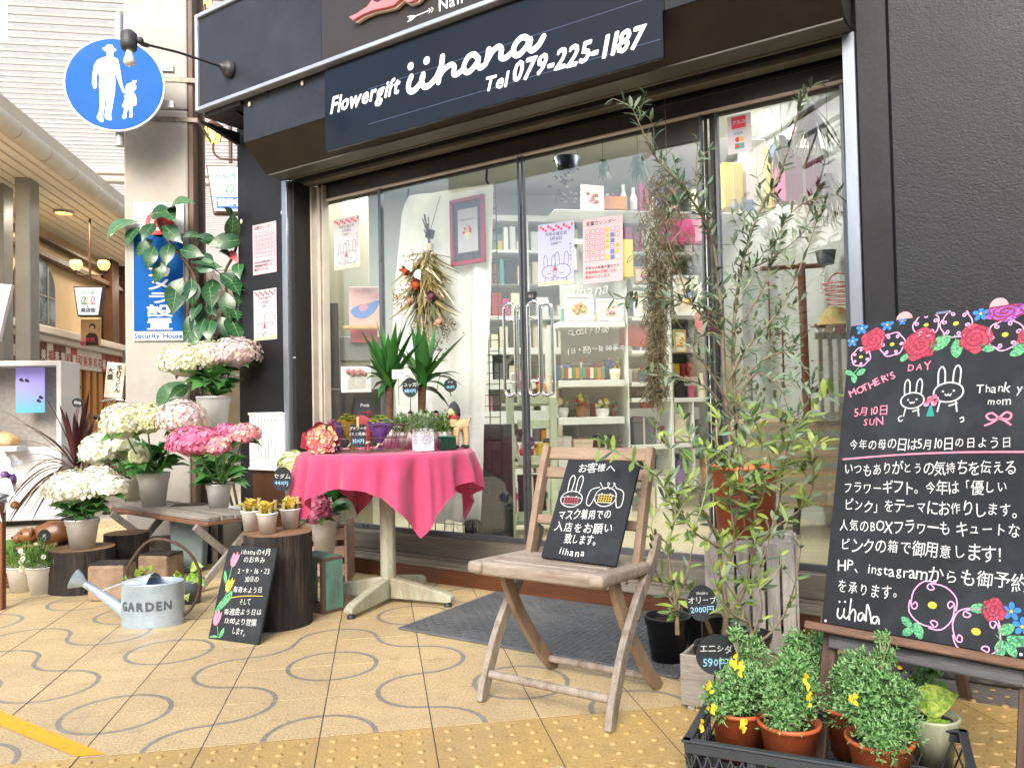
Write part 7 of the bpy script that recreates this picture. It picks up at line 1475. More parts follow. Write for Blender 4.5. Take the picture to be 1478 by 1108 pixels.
for k, (y0, y1) in enumerate(((.02, .075), (.083, .135), (.142, .192), (.198, .245))):
    mb = MB(Matrix.Translation((0, 0, .405)) @ Matrix.Rotation(radians(-3), 4, 'X')); mb.bx(-hx_+.036, hx_-.036, y0, y1, .001, .014); mb.build('seat_slat', TKx, ch, bevel=.003)
mb = MB(); mb.bx(-hx_-.012, hx_+.012, -.028, .012, .378, .42); mb.build('seat_rail', TKx, ch, bevel=.014, seg=3)
for sgn in (-1, 1):
    mb = MB(Matrix.Translation((sgn*(hx_-.008), .0, .4)) @ Matrix.Rotation(radians(-3), 4, 'X')); mb.bx(-.024, .024, -.045, .27, -.016, .02); mb.build('seat_side', TKx, ch, bevel=.012, seg=3)
mb = MB(); mb.tube([(-hx_+.01, .03, .075), (hx_-.01, .03, .075)], .0125, 10); mb.build('stretcher', TK, ch); mb = MB(); mb.tube([(-hx_+.03, .335, .042), (hx_-.03, .335, .042)], .0115, 10); mb.build('stretcher', TK, ch)
for sgn in (-1, 1):
    for y, z in ((.17, .26), (.095, .378)): mb = MB(); mb.tube([(sgn*(hx_+.014), y, z), (sgn*(hx_+.019), y, z)], .006, 8); mb.build('bolt', WI, ch)
class Board:
    """a flat board known by two lower corners in space and the pixel of its upper left one"""
    def __init__(s, bl, br, tl_px, n_hint=None):
        s.bl, s.br = Vector(bl), Vector(br); x = (s.br-s.bl).normalized(); d = ray(*tl_px); k = (s.bl-CAM).dot(x)/d.dot(x); tl = CAM+d*k; s.w = (s.br-s.bl).length; up = tl-s.bl; s.h = up.length; s.x = x; s.y = up.normalized(); s.n = x.cross(s.y).normalized()
        if s.n.dot(CAM-s.bl) < 0: s.n = -s.n
        M = Matrix((s.x, s.n*-1, s.y)).transposed().to_4x4(); M.translation = s.bl; s.M = M     # local x right, y into the board, z up
    def at(s, u, v):
        d = ray(u, v); k = (s.bl-CAM).dot(s.n)/d.dot(s.n); p = CAM+d*k-s.bl; return p.dot(s.x), p.dot(s.y)
    def txt(s, mb, st, p, q, size, mi=0, off=.015, jit=.05, shear=0, asp=1, z=0):
        a, b = s.at(*p), s.at(*q); size *= .86; w = text(MB(), st, 0, 0, 1, off=.001, jit=0); L = hypot(b[0]-a[0], b[1]-a[1])/size; sx = min(1, L/w); text(mb, st, a[0], a[1]+size*.04, size, mi=mi, ang=atan2(b[1]-a[1], b[0]-a[0]), off=off*.55, jit=jit*1.2, shear=shear, sx=sx, asp=asp, z=z, track=max(0, (L-w)/len(st)))
    def st(s, mb, pts, w, mi=0, closed=False, sub=5, z=0): stroke(mb, [s.at(*p) for p in pts], w, mi, closed, sub, z, rough=.12)
def empty_at(name, label, cat, M, group=None):
    t = thing(name, label, cat, (0, 0, 0), 0, group); t.matrix_world = M; t.location = M.to_translation(); t.rotation_euler = M.to_euler(); return t
def blank(B, name, label, thick=.01, cat='blackboard', over=0):
    t = empty_at(name, label, cat, B.M); mb = MB(); mb.bx(0, B.w+over, 0, thick, 0, B.h); o = mb.build('panel', CHALKB, t, bevel=.0015); return t, o
# tulip board leaning on the stump
B1 = Board(G(300, 921), G(372, 931), (330, 786)); t1, o1 = blank(B1, 'tulip_blackboard', 'small blackboard with chalk tulips and April closing days leaning on the stump', .012)
mb = MB(TY(-.001)); B = B1; hgt = .018
for st_, p, q in (('iihanaの4月', (347.6, 799.8), (390.7, 801)), ('のお休み', (351, 811.5), (382.6, 811.5)), ('2・9・16・23', (342.8, 827.4), (389, 828)), ('30日の', (353, 840), (373.6, 839)), ('毎週木よう日', (336, 854), (378.5, 855.5)), ('そして', (345, 872), (361.5, 872.5)), ('毎週金よう日は', (323, 886), (377.7, 887)), ('13:00より営業', (323, 899), (369.6, 903)), ('します。', (333.8, 913.5), (356.6, 918))): B.txt(mb, st_, p, q, .030, off=.022, asp=1.0, jit=.07)
B.st(mb, [(333.8, 862), (355, 859.5), (379, 860)], .003, 3, sub=3)
def tulip(u, v, s, mi, lean=.25):
    a, b = B.at(u, v); poly(mb, [(a-.011*s, b-.02*s), (a-.016*s, b), (a-.012*s+lean*.02, b+.024*s), (a-.004*s+lean*.02, b+.014*s), (a+.003*s+lean*.03, b+.028*s), (a+.009*s+lean*.02, b+.014*s), (a+.017*s+lean*.02, b+.022*s), (a+.017*s, b), (a+.009*s, b-.02*s), (a, b-.026*s)], mi=mi)
    for k in (-.006, .001, .008): stroke(mb, [(a+k*s, b-.012*s), (a+k*s+.003, b+.014*s)], .0014, 9 if mi == 1 else 7, sub=1, z=.0004)
tulip(338.4, 807, 1.15, 1); tulip(330.8, 844, 1.1, 3); tulip(313.5, 891, 1.15, 1, 0)
for pts in ([(335, 818), (330, 836), (326, 838)], [(327, 855), (322, 868), (316, 880)], [(314, 903), (315, 916)]): B.st(mb, pts, .0035, 4, sub=3)
for pts in ([(325, 822), (328, 832), (326, 842), (323, 834)], [(335, 852), (333, 864), (320, 878), (310, 884), (318, 868)], [(324, 905), (322, 916), (316, 920), (318, 912)], [(302, 919), (310, 916), (316, 920)]): poly(mb, [B.at(*p) for p in pts], mi=4, sub=3)
mb.build('chalk', CHK, o1)
# board on the chair
B2 = Board(G(780.5, 803.5, .421), G(888, 816.5, .421), (820, 663)); t2_, o2 = blank(B2, 'mask_notice_blackboard', 'blackboard with a masked rabbit and dog leaning on the folding chair', .012); B = B2
mb = MB(TY(-.001))
for st_, p, q, sz_ in (('お客様へ', (833.5, 682), (888, 681), .038), ('マスク着用での', (805, 748.7), (882, 748), .040), ('入店をお願い', (799, 766), (884, 770), .042), ('致します。', (813.6, 783), (866, 787), .038), ('iihana', (806, 800), (844, 804.5), .038)): B.txt(mb, st_, p, q, sz_, off=.022, jit=.07)
def px(u, v): return B.at(u, v)
wS = .0032
def face_at(u, v, rx, rz, ears):
    a, b = px(u, v); stroke(mb, [(a+rx*cos(k*pi/7), b+rz*sin(k*pi/7)) for k in range(14)], wS, 0, True)
    for sx in (-1, 1): disc(mb, a+sx*rx*.4, b+rz*.35, wS*.7, 0, 8)
    for k in range(4): stroke(mb, [(a-rx*.6, b-rz*.55+k*rz*.25), (a+rx*.6, b-rz*.55+k*rz*.25)], .0018, ears, sub=1)
    for k in range(6): stroke(mb, [(a-rx*.6+k*rx*.24, b-rz*.58), (a-rx*.6+k*rx*.24, b+rz*.22)], .0018, ears, sub=1)
    stroke(mb, [(a-rx*.65, b+rz*.25), (a-rx*.65, b-rz*.6), (a+rx*.65, b-rz*.6), (a+rx*.65, b+rz*.25)], .002, 0, True, sub=1)
    stroke(mb, [(a-rx*.65, b+rz*.2), (a-rx, b+rz*.1)], .0018, 0, sub=1); stroke(mb, [(a+rx*.65, b+rz*.2), (a+rx, b+rz*.1)], .0018, 0, sub=1); return a, b
a, b = face_at(825, 720, .038, .026, 2)
for sx in (-1, 1): stroke(mb, [(a+sx*.008, b+.024), (a+sx*.006, b+.065), (a+sx*.016, b+.078), (a+sx*.024, b+.062), (a+sx*.021, b+.02)], wS, 0)
a, b = face_at(874, 717, .036, .03, 3); 
for sx in (-1, 1): stroke(mb, [(a+sx*.028, b+.03), (a+sx*.056, b+.018), (a+sx*.06, b-.022), (a+sx*.046, b-.03), (a+sx*.036, b-.004)], wS, 0)
stroke(mb, [(a-.03, b+.045), (a-.01, b+.025), (a+.004, b+.042), (a-.004, b+.045), (a+.008, b+.026), (a+.022, b+.042), (a+.015, b+.046), (a+.03, b+.03)], .0025, 0)
mb.build('chalk', CHK, o2)
# Mother's Day board on its easel
DB_ = 1.98; BLp = CAM+ray(1185.4, 897.9)*DB_; uu = -ray(-144, 660).normalized()*-1
uu = Vector((0.47043068, -0.88157533, 0.03898615)); BRp = BLp+uu*.463
B3 = Board(BLp, BRp, (1228, 470.5)); t3, o3 = blank(B3, 'mothers_day_blackboard', "large blackboard with chalk roses and rabbits for Mother's Day on an easel", .012); B = B3
mb = MB(TY(-.001)); 
J = dict(off=.010, asp=1.08, jit=.10)
for st_, p, q, sz_, mi_ in (("DAY", (1309, 536.5), (1346, 533), .030, 1), ('5月10日', (1233, 600.5), (1283, 597), .030, 1), ('SUN', (1246, 615), (1275.5, 613), .030, 1), ('Thank you', (1408.8, 568), (1500, 565), .032, 0), ('mom', (1424.7, 584.5), (1459, 584), .028, 0),
  ('今年の母の日は5月10日の日よう日', (1225.5, 648), (1462, 646), .034, 0), ('いつもありがとうの気持ちを伝える', (1218, 684.5), (1468, 682), .036, 0), ('フラワーギフト。今年は「優しい', (1217, 710.5), (1456, 711), .036, 0), ('ピンク」をテーマにお作りします。', (1218, 736), (1480, 745), .036, 0), ('人気のBOXフラワーも キュートな', (1211, 764.5), (1474, 775), .038, 0), ('ピンクの箱で御用意します！', (1212, 793), (1460, 810), .040, 0), ('HP、instagramからも御予約', (1208, 822.5), (1486, 852), .040, 0), ('を承ります。', (1208, 853), (1305, 865), .040, 0)):
    B.txt(mb, st_, p, q, sz_, mi_, **J)
for ch_, (u, v) in zip("MOTHER'S", ((1227, 573), (1238, 569), (1246, 565), (1255, 561), (1264, 556), (1274, 552), (1283, 549), (1287, 547))): a, b = B.at(u, v); text(mb, ch_, a, b, .026, mi=1, ang=.42, off=.018)
def cursive(pts, w): B.st(mb, pts, w, 0)
for pts in ([(1210, 878), (1209, 888), (1213, 892), (1218, 886)], [(1219, 878), (1218, 888), (1222, 892), (1227, 886)], [(1229, 864), (1227, 880), (1226, 894)], [(1227, 886), (1232, 879), (1235, 884), (1234, 896)], [(1245, 884), (1240, 886), (1239, 894), (1244, 894), (1247, 886), (1248, 894)], [(1250, 896), (1252, 872), (1256, 884), (1258, 899)], [(1267, 890), (1261, 890), (1259, 897), (1264, 899), (1268, 892), (1269, 900)]): cursive(pts, .0042)
for u, v in ((1212, 868), (1220, 868)): a, b = B.at(u, v); disc(mb, a, b, .0028, 0, 8)
B.st(mb, [(1217.4, 662.7), (1300, 656), (1390, 652.5), (1485, 652)], .0045, 1, sub=3)
K = DB_/1145
def rose(u, v, r, mi=2, md=7, sq=1):
    a, b = B.at(u, v); r *= K; poly(mb, [(a+r*(1+.14*sin(k*2.2+u))*cos(k*pi/8), b+r*sq*(1+.14*cos(k*1.7+v))*sin(k*pi/8)) for k in range(16)], mi=mi, sub=2)
    stroke(mb, [(a+r*.75*(1-k/16)*cos(k*.85+u), b+r*sq*.75*(1-k/16)*sin(k*.85+u)) for k in range(15)], r*.09, md, sub=3, z=.0005)
    for k in range(4): q = k*1.6+u; stroke(mb, [(a+r*.85*cos(q), b+r*sq*.85*sin(q)), (a+r*.95*cos(q+.5), b+r*sq*.9*sin(q+.5)), (a+r*.75*cos(q+1), b+r*sq*.75*sin(q+1))], r*.08, md, sub=3, z=.0005)
def loopy(u, v, r, n=5, ph=0, mi=9):
    a, b = B.at(u, v); r *= K; pts = []
    for k in range(n):
        q = ph+k*2*pi/n
        for dq, f in ((-.5, 1.0), (-.22, 1.08), (.12, 1.0), (.5, .94), (.62, .8), (.52, .66), (.4, .74), (.5, .92)): pts.append((a+r*f*cos(q+dq*2*pi/n*1.15), b+r*f*sin(q+dq*2*pi/n*1.15)))
    stroke(mb, pts, .0030, mi, True, sub=3); disc(mb, a, b, r*.2, 3, 10, ry=r*.16)
def forget(u, v, r):
    a, b = B.at(u, v); r *= K
    for k in range(5): q = k*1.2566+.3; disc(mb, a+r*.62*cos(q), b+r*.62*sin(q), r*.42, 5, 10, ry=r*.3, ang=q)
    disc(mb, a, b, r*.2, 3, 8, z=.0005)
def leafy(u, v, L, ang_):
    a, b = B.at(u, v); L *= K; c_, s_ = cos(ang_), sin(ang_); o_ = [(-.5, 0), (-.25, .24), (.15, .27), (.5, 0), (.15, -.27), (-.25, -.24)]; poly(mb, [(a+L*(x*c_-y*s_), b+L*(x*s_+y*c_)) for x, y in o_], mi=4, sub=3); stroke(mb, [(a-L*.4*c_, b-L*.4*s_), (a+L*.4*c_, b+L*.4*s_)], .0012, 8, sub=1, z=.0005)
rose(1261, 491, 19); rose(1329, 497, 24); rose(1408, 488, 21); rose(1452, 450, 25, 6, 7, .55); rose(1434, 880, 14); rose(1483, 486, 12)
for a_0 in ((1288, 494, 22, 6, .4), (1337, 466, 22, 5, .9), (1380, 464, 25, 6, .2), (1451, 480, 26, 6, .6), (1243, 512, 18, 6, 0), (1346, 873, 30, 4, .8), (1409, 911, 29, 4, 1.2)): loopy(a_0[0], a_0[1]+(3 if a_0[1] < 600 else 0), a_0[2]*(.82 if a_0[1] < 600 else .98), *a_0[3:])
for a_0 in ((1244.5, 474.5, 10), (1281, 469, 10), (1231, 493, 9), (1416, 453, 11), (1303, 464, 6), (1460, 882, 11), (1476, 904, 11)): forget(*a_0)
for a_0 in ((1243, 537, 16, .5), (1233, 546, 16, 1.8), (1226, 538, 14, -.4), (1357, 495, 34, .5), (1381, 503, 28, 1.6), (1306, 516, 16, .7), (1425, 502, 20, -.4), (1471, 498, 18, .3), (1469, 508, 20, .3), (1412.7, 877.5, 21, .2), (1309, 897, 18, -.6), (1311, 911, 18, .6), (1326, 910, 22, -1.2), (1453, 908, 22, .6), (1467, 925, 22, -.2), (1444, 936, 22, 1.5), (1460, 937, 20, -1.0), (1475, 922, 14, 0)): leafy(*a_0)
for pts in ([(1242, 527), (1236, 535), (1228, 543)], [(1378, 484), (1380, 492)], [(1322, 898), (1317, 902)], [(1438, 916), (1450, 926), (1466, 922)]): B.st(mb, pts, .0022, 4, sub=3)
a, b = B.at(1317, 578); bunny(mb, a, b, .030, 0, .0034); a, b = B.at(1369, 566); bunny(mb, a, b, .036, 0, .0038)
a, b = B.at(1344, 578)
for k in range(9): disc(mb, a+.012*cos(k*.9), b+.009*sin(k*1.3), .007, (2, 9, 1)[k % 3], 8)
poly(mb, [(a-.002, b-.012), (a+.003, b-.012), (a+.01, b-.04), (a-.009, b-.04)], mi=8); B.st(mb, [(1302, 600), (1297, 603), (1299, 608), (1303, 606)], .003, 0); B.st(mb, [(1386, 604), (1390, 602), (1391, 607), (1387, 609)], .003, 0)
for pts in ([(1442, 603), (1432, 596), (1424, 600), (1430, 606), (1442, 603), (1452, 595), (1460, 598), (1456, 605), (1442, 603)], [(1441, 604), (1432, 610), (1422, 614)], [(1443, 604), (1452, 608), (1459, 613)]): B.st(mb, pts, .0045, 1, sub=4)
for u, v in ((1192, 895.5), (1474, 944)): a, b = B.at(u, v); disc(mb, a, b, .0035, 0, 10)
mb.v = [(x_, y_, min(z_, B3.h-.0015)) for x_, y_, z_ in mb.v]; mb.build('chalk', CHK, o3)
# easel behind it: tray rail, lower rail, two front legs, two back legs, upper bracket and pegs
DKW = mat('dark stained easel wood', '6a5246', '3f3029', rough=.65, sc=5, stretch=(5, 5, .6), bump=.4, fine=.25); DKX = mat('worn easel rail', '8a6a56', '4f3b30', rough=.7, sc=6, stretch=(.5, 6, 6), bump=.5, fine=.3); DKG = mat('grey easel rail', '6f7074', '4b4a4c', rough=.65, sc=6, stretch=(.5, 6, 6), bump=.5, fine=.3)
es = empty_at('easel', 'dark wooden easel carrying the large blackboard', 'easel', B3.M); Wb, Hb = B3.w, B3.h; MI = B3.M.inverted()
def loc3(p): return MI @ Vector(p)
mb = MB(); mb.bx(-.03, Wb+.03, -.028, .034, -.022, -.002); mb.build('tray_rail', DKX, es, bevel=.003); mb = MB(); mb.bx(-.012, Wb+.02, .013, .032, -.001, .02); mb.build('tray_back', DKX, es, bevel=.002); mb = MB(); mb.bx(.02, Wb-.01, .004, .022, -.056, -.0225); mb.build('lower_rail', DKG, es, bevel=.003)
for x in (.012, Wb-.01):
    top = Vector((x, .03, Hb*.98)); w0 = B3.M @ Vector((x, .03, -.0225)); dr = (B3.M @ top)-w0; k = w0.z/dr.z; low = loc3(w0-dr*k); mb = MB(); mb.bar(top, low, .034, .018, up=(0, 1, 0)); mb.build('leg', DKW, es, bevel=.003)
for x, gg in ((Wb*.2, (1330, 975)), (Wb*.72, (1442, 1010))):
    g_ = B3.M @ Vector((x, .05, Hb*.9)); f_ = Vector((g_.x, g_.y, 0))+(-B3.n*Vector((1, 1, 0))).normalized()*.36; mb = MB(); mb.bar(loc3(g_), loc3(f_), .032, .018, up=(0, 1, 0)); mb.build('leg', DKW, es, bevel=.003)
for u, v in ((1301, 459), (1438, 440)): a, b = B3.at(u, v); mb = MB(); mb.prism([(a+.02*cos(k*pi/9), B3.h+.006+.02*sin(k*pi/9)) for k in range(18)], .013, .02); mb.build('suction_cap', mat('pink clear cap', 'd3a6a8', rough=.15), es)
a, b = B3.at(1357, 450); mb = MB(); mb.bx(a-.018, a+.018, .013, .04, b-.008, b+.008); mb.build('bracket', STEEL, es, bevel=.002)
# ================================================================ right group: olives, crates, tray of broom plants
OLV_ = [mat('olive leaf %d' % k, a, b, rough=.45, sc=12, transl=.12) for k, (a, b) in enumerate((('5f755a', '4a5e48'), ('8ba082', '6f856a'), ('7f9a55', '66803f'), ('a9bc62', '8ea34c')))]
TWIG = mat('olive bark', '8d7f6a', '6b5e4c', rough=.8, sc=20, fine=.2); TWG = mat('green twig', '9aa27a', '7e8660', rough=.7, sc=20)
def twigs(mb, lv, path, r, RR, dens=26, L=.045, w=.011, mis=(0, 0, 1), side=.05, branch=0.0, sub=5):
    q = smooth(path, sub); n = len(q); mb.tube(q, [r*(1-.75*i/n) for i in range(n)], 6, mi=0 if r > .0035 else 1)
    tot = sum((q[i+1]-q[i]).length for i in range(n-1)); k = max(2, int(tot*dens))
    for i in range(k):
        t = (i+RR.random())/k; j = min(n-2, int(t*(n-1))); p = q[j].lerp(q[j+1], t*(n-1)-j); d = (q[j+1]-q[j]).normalized()
        if t < .15 and r > .004: continue
        for s in (-1, 1):
            o = Vector((RR.uniform(-1, 1), RR.uniform(-1, 1), RR.uniform(-1, 1))); o = (o-d*o.dot(d)).normalized()*s; dd = (d*RR.uniform(.3, .9)+o*RR.uniform(.6, 1)).normalized(); l_ = L*RR.uniform(.65, 1.25)
            lv.blade(p, p+dd*l_, w*RR.uniform(.8, 1.2), mi=RR.choice(mis), bend=RR.uniform(-.08, .1), prof=(.2, .8, 1, .8, .15), fold=.25, up=(RR.uniform(-.5, .5), -.6, 1))
        if branch and RR.random() < branch and r > .002:
            e = p+(o*.6+d*.7+Vector((0, 0, RR.uniform(-.3, .5)))).normalized()*RR.uniform(.08, .22)*(.5+side*6); m_ = (p+e)/2+Vector((RR.uniform(-.02, .02), RR.uniform(-.02, .02), RR.uniform(-.01, .03))); twigs(mb, lv, [p, m_, e], .0018, RR, dens*1.3, L*.9, w, mis, side)
def olive(name, label, foot, paths, seed, dens=26, L=.045, w=.011, mis=(0, 0, 1), branch=.2, potargs=None, grp='potted olive trees'):
    t = thing(name, label, 'tree', foot, 0, grp); RR = random.Random(seed); F = Vector(foot); mb = MB(); lv = MB()
    for r, pts in paths:
        P_ = [rel(u, v, d)-F for u, v, d in pts]; twigs(mb, lv, P_, r, RR, dens, L, w, mis, branch=branch)
    if potargs: pot(t, *potargs)
    mb.build('trunk', [TWIG, TWG], t); lv.build('crown', OLV_, t, kind='stuff'); return t
# tall crate with terracotta pot
WSL = mat('white washed slat', 'c9c6bf', '9f9a92', rough=.7, sc=5, stretch=(5, 5, .5), bump=.5, fine=.2, dirt='7a6c60', dirtsc=7)
tc_p = Vector((1.80, .52, 0)); tcr = thing('tall_slat_crate', 'tall white-washed slatted crate carrying the terracotta pot', 'crate', tc_p, radians(-28)); WC, DC, HC = .30, .28, .385
for sx, (ox, oy, rz) in enumerate(((0, -DC/2, 0), (WC/2, 0, pi/2), (0, DC/2, pi), (-WC/2, 0, -pi/2))):
    ww = WC if sx % 2 == 0 else DC; n = 6; T = Matrix.Translation((ox, oy, 0)) @ Matrix.Rotation(rz, 4, 'Z')
    for k in range(n):
        x0 = -ww/2+ww*k/n+.003; mb = MB(T); mb.bx(x0, x0+ww/n-.008, -.006, .004, .006+.004*(k % 2), HC-.003*(k % 3)); mb.build('slat', WSL, tcr, bevel=.002)
    for z in (.03, HC-.05): mb = MB(T); mb.bx(-ww/2+.01, ww/2-.01, .0045, .018, z, z+.04); mb.build('batten', WSL, tcr, bevel=.002)
mb = MB(); mb.bx(-WC/2+.012, WC/2-.012, -DC/2+.012, DC/2-.012, HC-.012, HC-.001); mb.build('top_board', WSL, tcr, bevel=.002)
OD = 2.93
olive('olive_tree', 'tallest olive tree in a big terracotta pot on the white crate, branches crossing the door', tc_p+Vector((-.02, 0, HC)), [
 (.009, [(1078, 790, 2.95), (1060, 690, 2.95), (1046, 560, 2.95), (1040, 440, 2.95), (1026, 340, 2.9), (985, 270, 2.85), (945, 225, 2.8), (914, 158, 2.78)]),
 (.009, [(1082, 790, 2.97), (1066, 640, 2.97), (1058, 500, 2.98), (1068, 400, 3.0), (1090, 320, 3.0), (1130, 240, 2.98), (1160, 130, 2.95)]),
 (.005, [(1046, 560, 2.95), (1080, 500, 2.9), (1130, 440, 2.9), (1165, 360, 2.95), (1185, 300, 2.95)]),
 (.004, [(1042, 480, 2.95), (1000, 440, 2.9), (975, 380, 2.85), (962, 330, 2.85), (975, 290, 2.85)]),
 (.004, [(1044, 455, 2.95), (1000, 440, 2.85), (950, 428, 2.8), (885, 432, 2.75)]),
 (.004, [(1058, 480, 2.95), (1100, 420, 3.0), (1120, 350, 3.0), (1150, 300, 3.0), (1210, 280, 3.0)]),
 (.004, [(1030, 350, 2.9), (1010, 300, 2.85), (1005, 250, 2.85), (1008, 200, 2.85)]),
 (.004, [(1075, 390, 3.0), (1110, 375, 3.0), (1150, 345, 3.0), (1170, 320, 3.0)]),
 (.003, [(1062, 430, 2.95), (1085, 400, 2.95), (1080, 350, 2.95), (1100, 290, 2.9)]),
 (.005, [(1054, 600, 2.92), (1020, 560, 2.85), (985, 545, 2.8), (960, 540, 2.8)]), (.005, [(1052, 580, 2.9), (1020, 530, 2.85), (1000, 500, 2.85), (1018, 480, 2.8)]),
 (.005, [(1056, 590, 2.9), (1090, 540, 2.85), (1125, 560, 2.8), (1140, 600, 2.8)]), (.005, [(1060, 560, 2.9), (1100, 520, 2.88), (1140, 510, 2.9), (1170, 545, 2.9)]), (.004, [(1060, 620, 2.9), (1110, 590, 2.85), (1150, 600, 2.85), (1175, 560, 2.85)])],
 3, 30, .052, .0125, (0, 0, 1), .30, None)
tp = thing('terracotta_pot', 'large terracotta pot standing on the tall white crate', 'pot', tc_p+Vector((-.02, 0, HC+.001))); pot(tp, .118, .098, .255, TER, .012, n=36)
# black nursery pots with small olives
bpA = G(974, 962)+Vector((0, .06, 0))
olive('olive_sapling', 'small bare-stemmed olive in a black pot beside the chair leg', bpA, [
 (.008, [(978, 915, 2.43), (976, 880, 2.43), (968, 830, 2.42), (962, 780, 2.42)]), (.004, [(976, 880, 2.43), (945, 820, 2.4), (942, 780, 2.4)]), (.004, [(975, 870, 2.43), (990, 830, 2.4), (1002, 780, 2.4)]),
 (.0035, [(962, 790, 2.42), (975, 740, 2.4), (965, 690, 2.38), (970, 620, 2.36)]), (.003, [(975, 740, 2.4), (950, 690, 2.35), (920, 670, 2.3), (885, 650, 2.25), (862, 648, 2.22)]), (.003, [(968, 760, 2.4), (1000, 700, 2.38), (1000, 650, 2.38), (985, 600, 2.35)]), (.003, [(962, 800, 2.42), (940, 760, 2.4), (960, 720, 2.4)]), (.003, [(1000, 770, 2.4), (1020, 700, 2.4), (1015, 640, 2.4)])],
 5, 26, .052, .013, (2, 2, 3, 0), .14, (.075, .056, .155, BPL, .006))
bpB = G(1042, 965)+Vector((.02, .16, 0))
olive('olive_sapling', 'fresh green olive bush in a black pot behind the round 2000 tag', bpB, [
 (.011, [(1046, 915, 2.5), (1048, 880, 2.5), (1042, 830, 2.5), (1034, 770, 2.5)]), (.007, [(1026, 912, 2.48), (1010, 875, 2.45), (990, 840, 2.45)]), (.007, [(1046, 900, 2.5), (1075, 850, 2.5), (1085, 800, 2.5), (1090, 740, 2.5)]), (.006, [(1042, 830, 2.5), (1060, 780, 2.48), (1050, 700, 2.45), (1060, 640, 2.45)]),
 (.005, [(1085, 800, 2.5), (1120, 750, 2.48), (1130, 680, 2.45), (1145, 610, 2.45)]), (.005, [(1034, 770, 2.5), (1010, 720, 2.45), (1030, 660, 2.42), (1040, 600, 2.42)]), (.005, [(1090, 760, 2.5), (1090, 700, 2.45), (1100, 640, 2.42), (1085, 600, 2.4)]), (.004, [(1120, 760, 2.48), (1160, 730, 2.45), (1175, 690, 2.42), (1168, 650, 2.4)]),
 (.004, [(1060, 760, 2.48), (1070, 700, 2.42), (1075, 650, 2.4), (1090, 610, 2.4)]), (.004, [(1040, 790, 2.5), (1005, 770, 2.45), (985, 740, 2.42), (975, 700, 2.4)]), (.004, [(1050, 720, 2.45), (1100, 690, 2.4), (1130, 640, 2.4), (1120, 590, 2.4)]), (.0035, [(1100, 700, 2.45), (1150, 680, 2.42), (1180, 640, 2.4)])],
 6, 31, .056, .0155, (3, 2, 2, 1), .22, (.085, .065, .15, BPL, .006))
bpC = G(1095, 985)+Vector((.02, .12, 0))
olive('olive_sapling', 'thin twiggy olive in a black pot behind the tray of broom plants', bpC, [
 (.006, [(1085, 935, 2.35), (1082, 900, 2.35), (1060, 860, 2.33), (1040, 830, 2.3)]), (.005, [(1086, 930, 2.35), (1110, 915, 2.33), (1135, 880, 2.32), (1150, 830, 2.3), (1158, 770, 2.3)]), (.004, [(1084, 920, 2.35), (1100, 880, 2.33), (1095, 830, 2.33), (1110, 780, 2.3), (1118, 740, 2.3)]), (.004, [(1082, 900, 2.35), (1050, 880, 2.3), (1035, 850, 2.3), (1025, 800, 2.3)]), (.003, [(1095, 850, 2.33), (1125, 820, 2.3), (1128, 780, 2.3), (1140, 740, 2.3)]), (.003, [(1135, 880, 2.32), (1150, 850, 2.3), (1130, 820, 2.28)])],
 7, 18, .045, .012, (2, 0, 1, 3), .10, (.08, .06, .12, BPL, .006))
round_tag('round blackboard tag reading 2000 on the olive stems', 1013, 870, 2.3, .043, .052, [('Shojiku', .03, .011, 0), ('オリーブ', .008, .021, 0), ('2000円', -.018, .022, 10)], .08)
# grey crate with a black pot behind the round broom tag
cg_ = thing('grey_box_crate', 'low grey wooden crate with a black pot inside beside the tray', 'crate', G(983, 1022), radians(-40)); w, d, h = .22, .16, .155; GWX = mat('grey crate wood', 'a19c93', '7b756c', rough=.75, sc=5, stretch=(.5, 5, 5), bump=.5, fine=.2, dirt='55493e', dirtsc=8)
for a_0 in ((0, w, 0, .01, .012, h), (0, w, d-.01, d, .012, h), (0, .01, .0105, d-.0105, .012, h-.002), (w-.01, w, .0105, d-.0105, .012, h-.002), (.01, w-.01, .0105, d-.0105, .012, .02)): mb = MB(); mb.bx(*a_0); mb.build('panel', GWX, cg_, bevel=.002)
for x in (.02, w-.04): mb = MB(); mb.bx(x, x+.02, 0, d, 0, .0115); mb.build('foot', GWX, cg_)
ip = thing('nursery_pot', 'empty small black pot sitting inside the grey crate', 'pot', G(983, 1022)+Vector((.12, .02, .021))); pot(ip, .06, .045, .15, BPL)
round_tag('large round blackboard tag reading 590 over the broom plants', 1033, 944, 1.98, .050, .050, [('エニシダ', .014, .021, 0), ('590円', -.02, .026, 10)], .1, .05)
